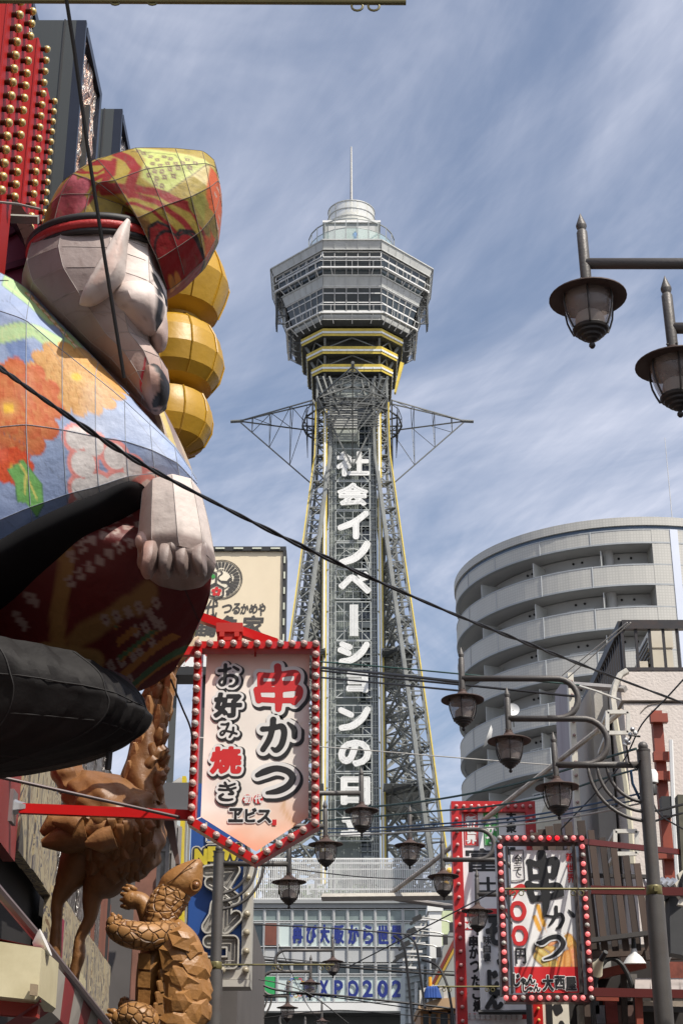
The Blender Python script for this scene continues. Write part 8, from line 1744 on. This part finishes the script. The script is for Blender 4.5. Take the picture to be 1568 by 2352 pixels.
# yellow bulbs at the right end of the roof screen
for k, (u, v) in enumerate(((1038, 1968), (1030, 1998), (1022, 2028), (1016, 2046))):
    t = thing('rooftop_floodlight', 'small yellow-lensed lamp right of the roof screen, %s' % ('topmost of four', 'second from the top', 'third from the top', 'lowest of four')[k], 'lamp', PY(u, v, 60), 'lamps at the right end of the roof screen'); mb = MB(); c = PY(u, v, 60); mb.box(c, (.30, .3, .22), Matrix.Rotation(.4, 3, 'Y')); mb.build('housing', M('lamp_house_pale', (.55, .55, .52), .5), t); mb = MB(); mb.sphere(c + Vector((.02, -.18, -.08)), .12, 8, 6); mb.build('lens', M('lens_yellow', (.75, .45, .08), .3), t)
# ================================================================ wires
wk = M('wire_black', (.014, .013, .014), .5, 0, .2, 3); wg = M('wire_green', (.02, .06, .05), .5); wb = M('wire_blue', (.03, .07, .14), .5); wwh = M('wire_pale', (.42, .40, .36), .5)
def wpts(pts, D0, D1, m=8):
    P = crom(np.array(pts, float), m); L_ = P[-1][0] - P[0][0]; n = len(P)
    return [PD(p[0], p[1], 1 / (1 / D0 + (1 / D1 - 1 / D0) * (i / (n - 1)))) for i, p in enumerate(P)]
main = wpts([(-60, 804), (0, 845), (120, 930), (300, 1050), (500, 1158), (740, 1277), (1000, 1393), (1200, 1474), (1400, 1552), (1640, 1642)], 6.0, 14.5, 26)
cb_ = thing('twisted_cable', 'thick twisted black cable sagging diagonally across the whole view', 'cable', tuple(main[0]))
for s_ in range(2):
    mb = MB(); q = []
    for i, p in enumerate(main): a_ = i * .42 + s_ * math.pi; r_ = .006 * (1 + .5 * math.sin(i * .11)); q.append(p + Vector((0, math.cos(a_), math.sin(a_))) * r_)
    mb.tube(q, .0075, 6); mb.build('strand', wk, cb_, smooth='all')
wire('hanging_cable', 'thin straight black cable running down across the cap and face of the cloth figure', 'cable', [PD(148, -30, 6.6), PD(170, 110, 6.7), PD(200, 330, 6.8), PD(240, 590, 6.9), PD(285, 868, 7.0)], .0085, wk)
wire('guy_wire', 'short twisted guy wire left of the cap, above the pale support tube', 'wire', [PY(-20, 462, 8.0), PY(40, 468, 8.1), PY(92, 480, 8.2)], .008, M('wire_steel', (.3, .27, .24), .4, .5))
WL = [([(730, 1520), (900, 1534), (1062, 1549), (1330, 1574)], 24, 22, .012, wg, 'thin green wire between the banner sign and the right street lamp, uppermost of its bundle'),
      ([(730, 1533), (900, 1550), (1066, 1568)], 24, 20, .022, wk, 'black wire just under the thin green one, crossing the tower'),
      ([(730, 1540), (900, 1558), (1066, 1574), (1320, 1600)], 24, 20, .016, wk, 'black wire of the middle bundle across the tower, reaching the cream building'),
      ([(730, 1556), (900, 1572), (1066, 1588)], 24, 20, .014, wk, 'lowest black wire of the bundle crossing the tower below the long mark letter'),
      ([(440, 1697), (740, 1716), (1062, 1742), (1320, 1762)], 40, 34, .014, wwh, 'very thin pale wire crossing the tower above the letter of the sun'),
      ([(1460, 1720), (1360, 1750), (1250, 1783), (1140, 1811), (994, 1838), (860, 1853), (735, 1862)], 18.8, 26, .016, wg, 'dark green wire sloping from the right grey pole, uppermost of the fan'),
      ([(1466, 1766), (1371, 1793), (1250, 1831), (1104, 1855), (994, 1864), (860, 1876), (735, 1886)], 18.8, 26, .014, wg, 'dark green wire sloping from the right grey pole, second of the fan'),
      ([(1470, 1823), (1323, 1855), (1177, 1879), (994, 1894), (860, 1902), (735, 1905)], 19, 26, .013, wb, 'bluish wire sloping from the right grey pole, third of the fan'),
      ([(1470, 1836), (1323, 1866), (1177, 1888), (994, 1901), (860, 1910), (735, 1914)], 19, 26, .011, wb, 'bluish wire sloping from the right grey pole, fourth of the fan'),
      ([(1474, 1845), (1323, 1876), (1177, 1896), (994, 1909), (735, 1922)], 19, 27, .012, wwh, 'pale wire sloping from the right grey pole, lowest of the fan'),
      ([(1570, 1560), (1528, 1606), (1474, 1664), (1430, 1750), (1360, 1830), (1288, 1905)], 17, 21, .010, wk, 'dark thin guy wire slanting from the right edge down past the pole ball'),
      ([(1568, 1905), (1510, 1866), (1490, 1800), (1478, 1716)], 18, 18.4, .010, wk, 'loose dark wire hanging beside the right grey pole'),
      ([(1568, 1848), (1530, 1858), (1500, 1864)], 19, 19, .016, wk, 'short dark wire from the security camera to the right edge, upper'),
      ([(1568, 1868), (1530, 1878), (1500, 1888)], 19, 19, .014, wk, 'short dark wire from the red steel post to the right edge, lower'),
      ([(581, 2124), (760, 2133), (924, 2146), (1062, 2154)], 40, 40, .020, wk, 'black wire crossing the upper blue lettering on the pale building'),
      ([(581, 2203), (743, 2218), (924, 2233), (1062, 2242)], 38, 38, .028, wk, 'thicker black wire crossing the row of dark windows'),
      ([(581, 2196), (743, 2212), (924, 2226), (1062, 2234)], 38, 38, .014, wk, 'thin wire close above the thicker one on the row of dark windows'),
      ([(578, 2250), (637, 2275), (773, 2288), (974, 2310), (1062, 2322)], 36, 36, .026, wk, 'black wire crossing the EXPO lettering low in the view'),
      ([(578, 2290), (700, 2285), (860, 2305), (1062, 2334)], 36, 36, .014, wk, 'thin wire below the EXPO lettering'),
      ([(600, 2340), (760, 2322), (900, 2330), (1062, 2345)], 36, 36, .012, wk, 'thin wire over the white band at the bottom'),
      ([(560, 2245), (650, 2262), (720, 2290), (800, 2352)], 34, 34, .012, wk, 'thin wire dropping to the right past the farther lanterns'),
      ([(802, 2221), (920, 2160), (1043, 2096), (1150, 2040)], 30, 24, .012, wk, 'thin straight wire rising to the right over the blue lettering'),
      ([(667, 1997), (829, 2015), (940, 2020), (1062, 2024)], 34, 32, .012, wk, 'thin dark wire in front of the slatted roof screen'),
      ([(640, 2170), (700, 2300), (740, 2352)], 36, 36, .008, wk, 'hair-thin wire dropping over the left of the pale building'),
      ([(905, 2150), (926, 2172), (936, 2240), (942, 2300), (948, 2360)], 34, 33, .030, wk, 'thick black cable drooping down in front of the grey siding, left one'),
      ([(932, 2148), (955, 2172), (965, 2240), (974, 2308), (976, 2316)], 34, 33, .026, wk, 'thick black cable drooping down in front of the grey siding, middle one'),
      ([(968, 2204), (1005, 2220), (1026, 2262), (1036, 2310), (1042, 2360)], 34, 33, .028, wk, 'thick black cable drooping past the tan kiosk'),
      ([(392, 1560), (418, 1625), (436, 1668), (444, 1710)], 12.6, 12.9, .008, wk, 'thin black cable hanging left of the banner sign against the sky'),
      ([(1290, 1552), (1440, 1430)], 27, 26, .010, wwh, 'thin stay wire rising to the railing corner of the cream building, left one'),
      ([(1300, 1560), (1448, 1430)], 27, 26, .010, wwh, 'thin stay wire rising to the railing corner of the cream building, right one')]
for P_, d0, d1, r, mt, lb in WL:
    q = wpts(P_, d0, d1, 8); o = wire('overhead_wire', lb, 'wire', q, r, mt, 'overhead wires')
# insulator cluster by the right pole
t = thing('insulator_cluster', 'cluster of white insulators and clamps wired to the top of the right grey pole', 'insulator', PD(1448, 1700, 18.2))
for k, (u, v) in enumerate(((1452, 1676), (1458, 1684), (1447, 1688), (1438, 1700), (1443, 1706), (1434, 1710))): mb = MB(); mb.sphere(PD(u, v, 18.2), .028, 8, 6); mb.build('insulator', white if k % 2 else MC['galvanised'], t, smooth='all')
mb = MB(); mb.tube([PD(u, v, 18.25) for u, v in ((1470, 1692), (1450, 1690), (1438, 1712), (1444, 1750), (1462, 1770), (1470, 1745))], .012, 6); mb.build('jumper_wire', wk, t, smooth=True)
mb = MB(); mb.tube([PD(u, v, 18.2) for u, v in ((1448, 1770), (1452, 1800), (1466, 1830), (1474, 1850))], .016, 6); mb.build('blue_wire', wb, t, smooth=True)
dsh = thing('satellite_dish', 'white satellite dish on a balcony of the round tower', 'satellite dish', PD(1128, 1695, 100))
mb = MB(); c = PD(1128, 1695, 101); mb.lathe([(.02, 0), (.5, .1), (.75, .28)], c, 18, Matrix.Rotation(-1.2, 3, 'Y'), cap=False); mb.build('bowl', white, dsh, smooth=True); mb = MB(); mb.beam(c, c + Vector((.5, .6, -.6)), .08); mb.build('mount', steel_g, dsh)
dsh = thing('satellite_dish', 'small round white dish near the middle lantern, on the round tower', 'satellite dish', PD(1176, 1635, 100))
mb = MB(); c = PD(1177, 1632, 101); mb.lathe([(.02, 0), (.3, .06), (.42, .14)], c, 18, Matrix.Rotation(math.pi * .45, 3, 'X'), cap=False); mb.build('bowl', white, dsh, smooth=True); mb = MB(); mb.beam(c, c + Vector((.1, .6, -.9)), .08); mb.build('mount', steel_g, dsh)
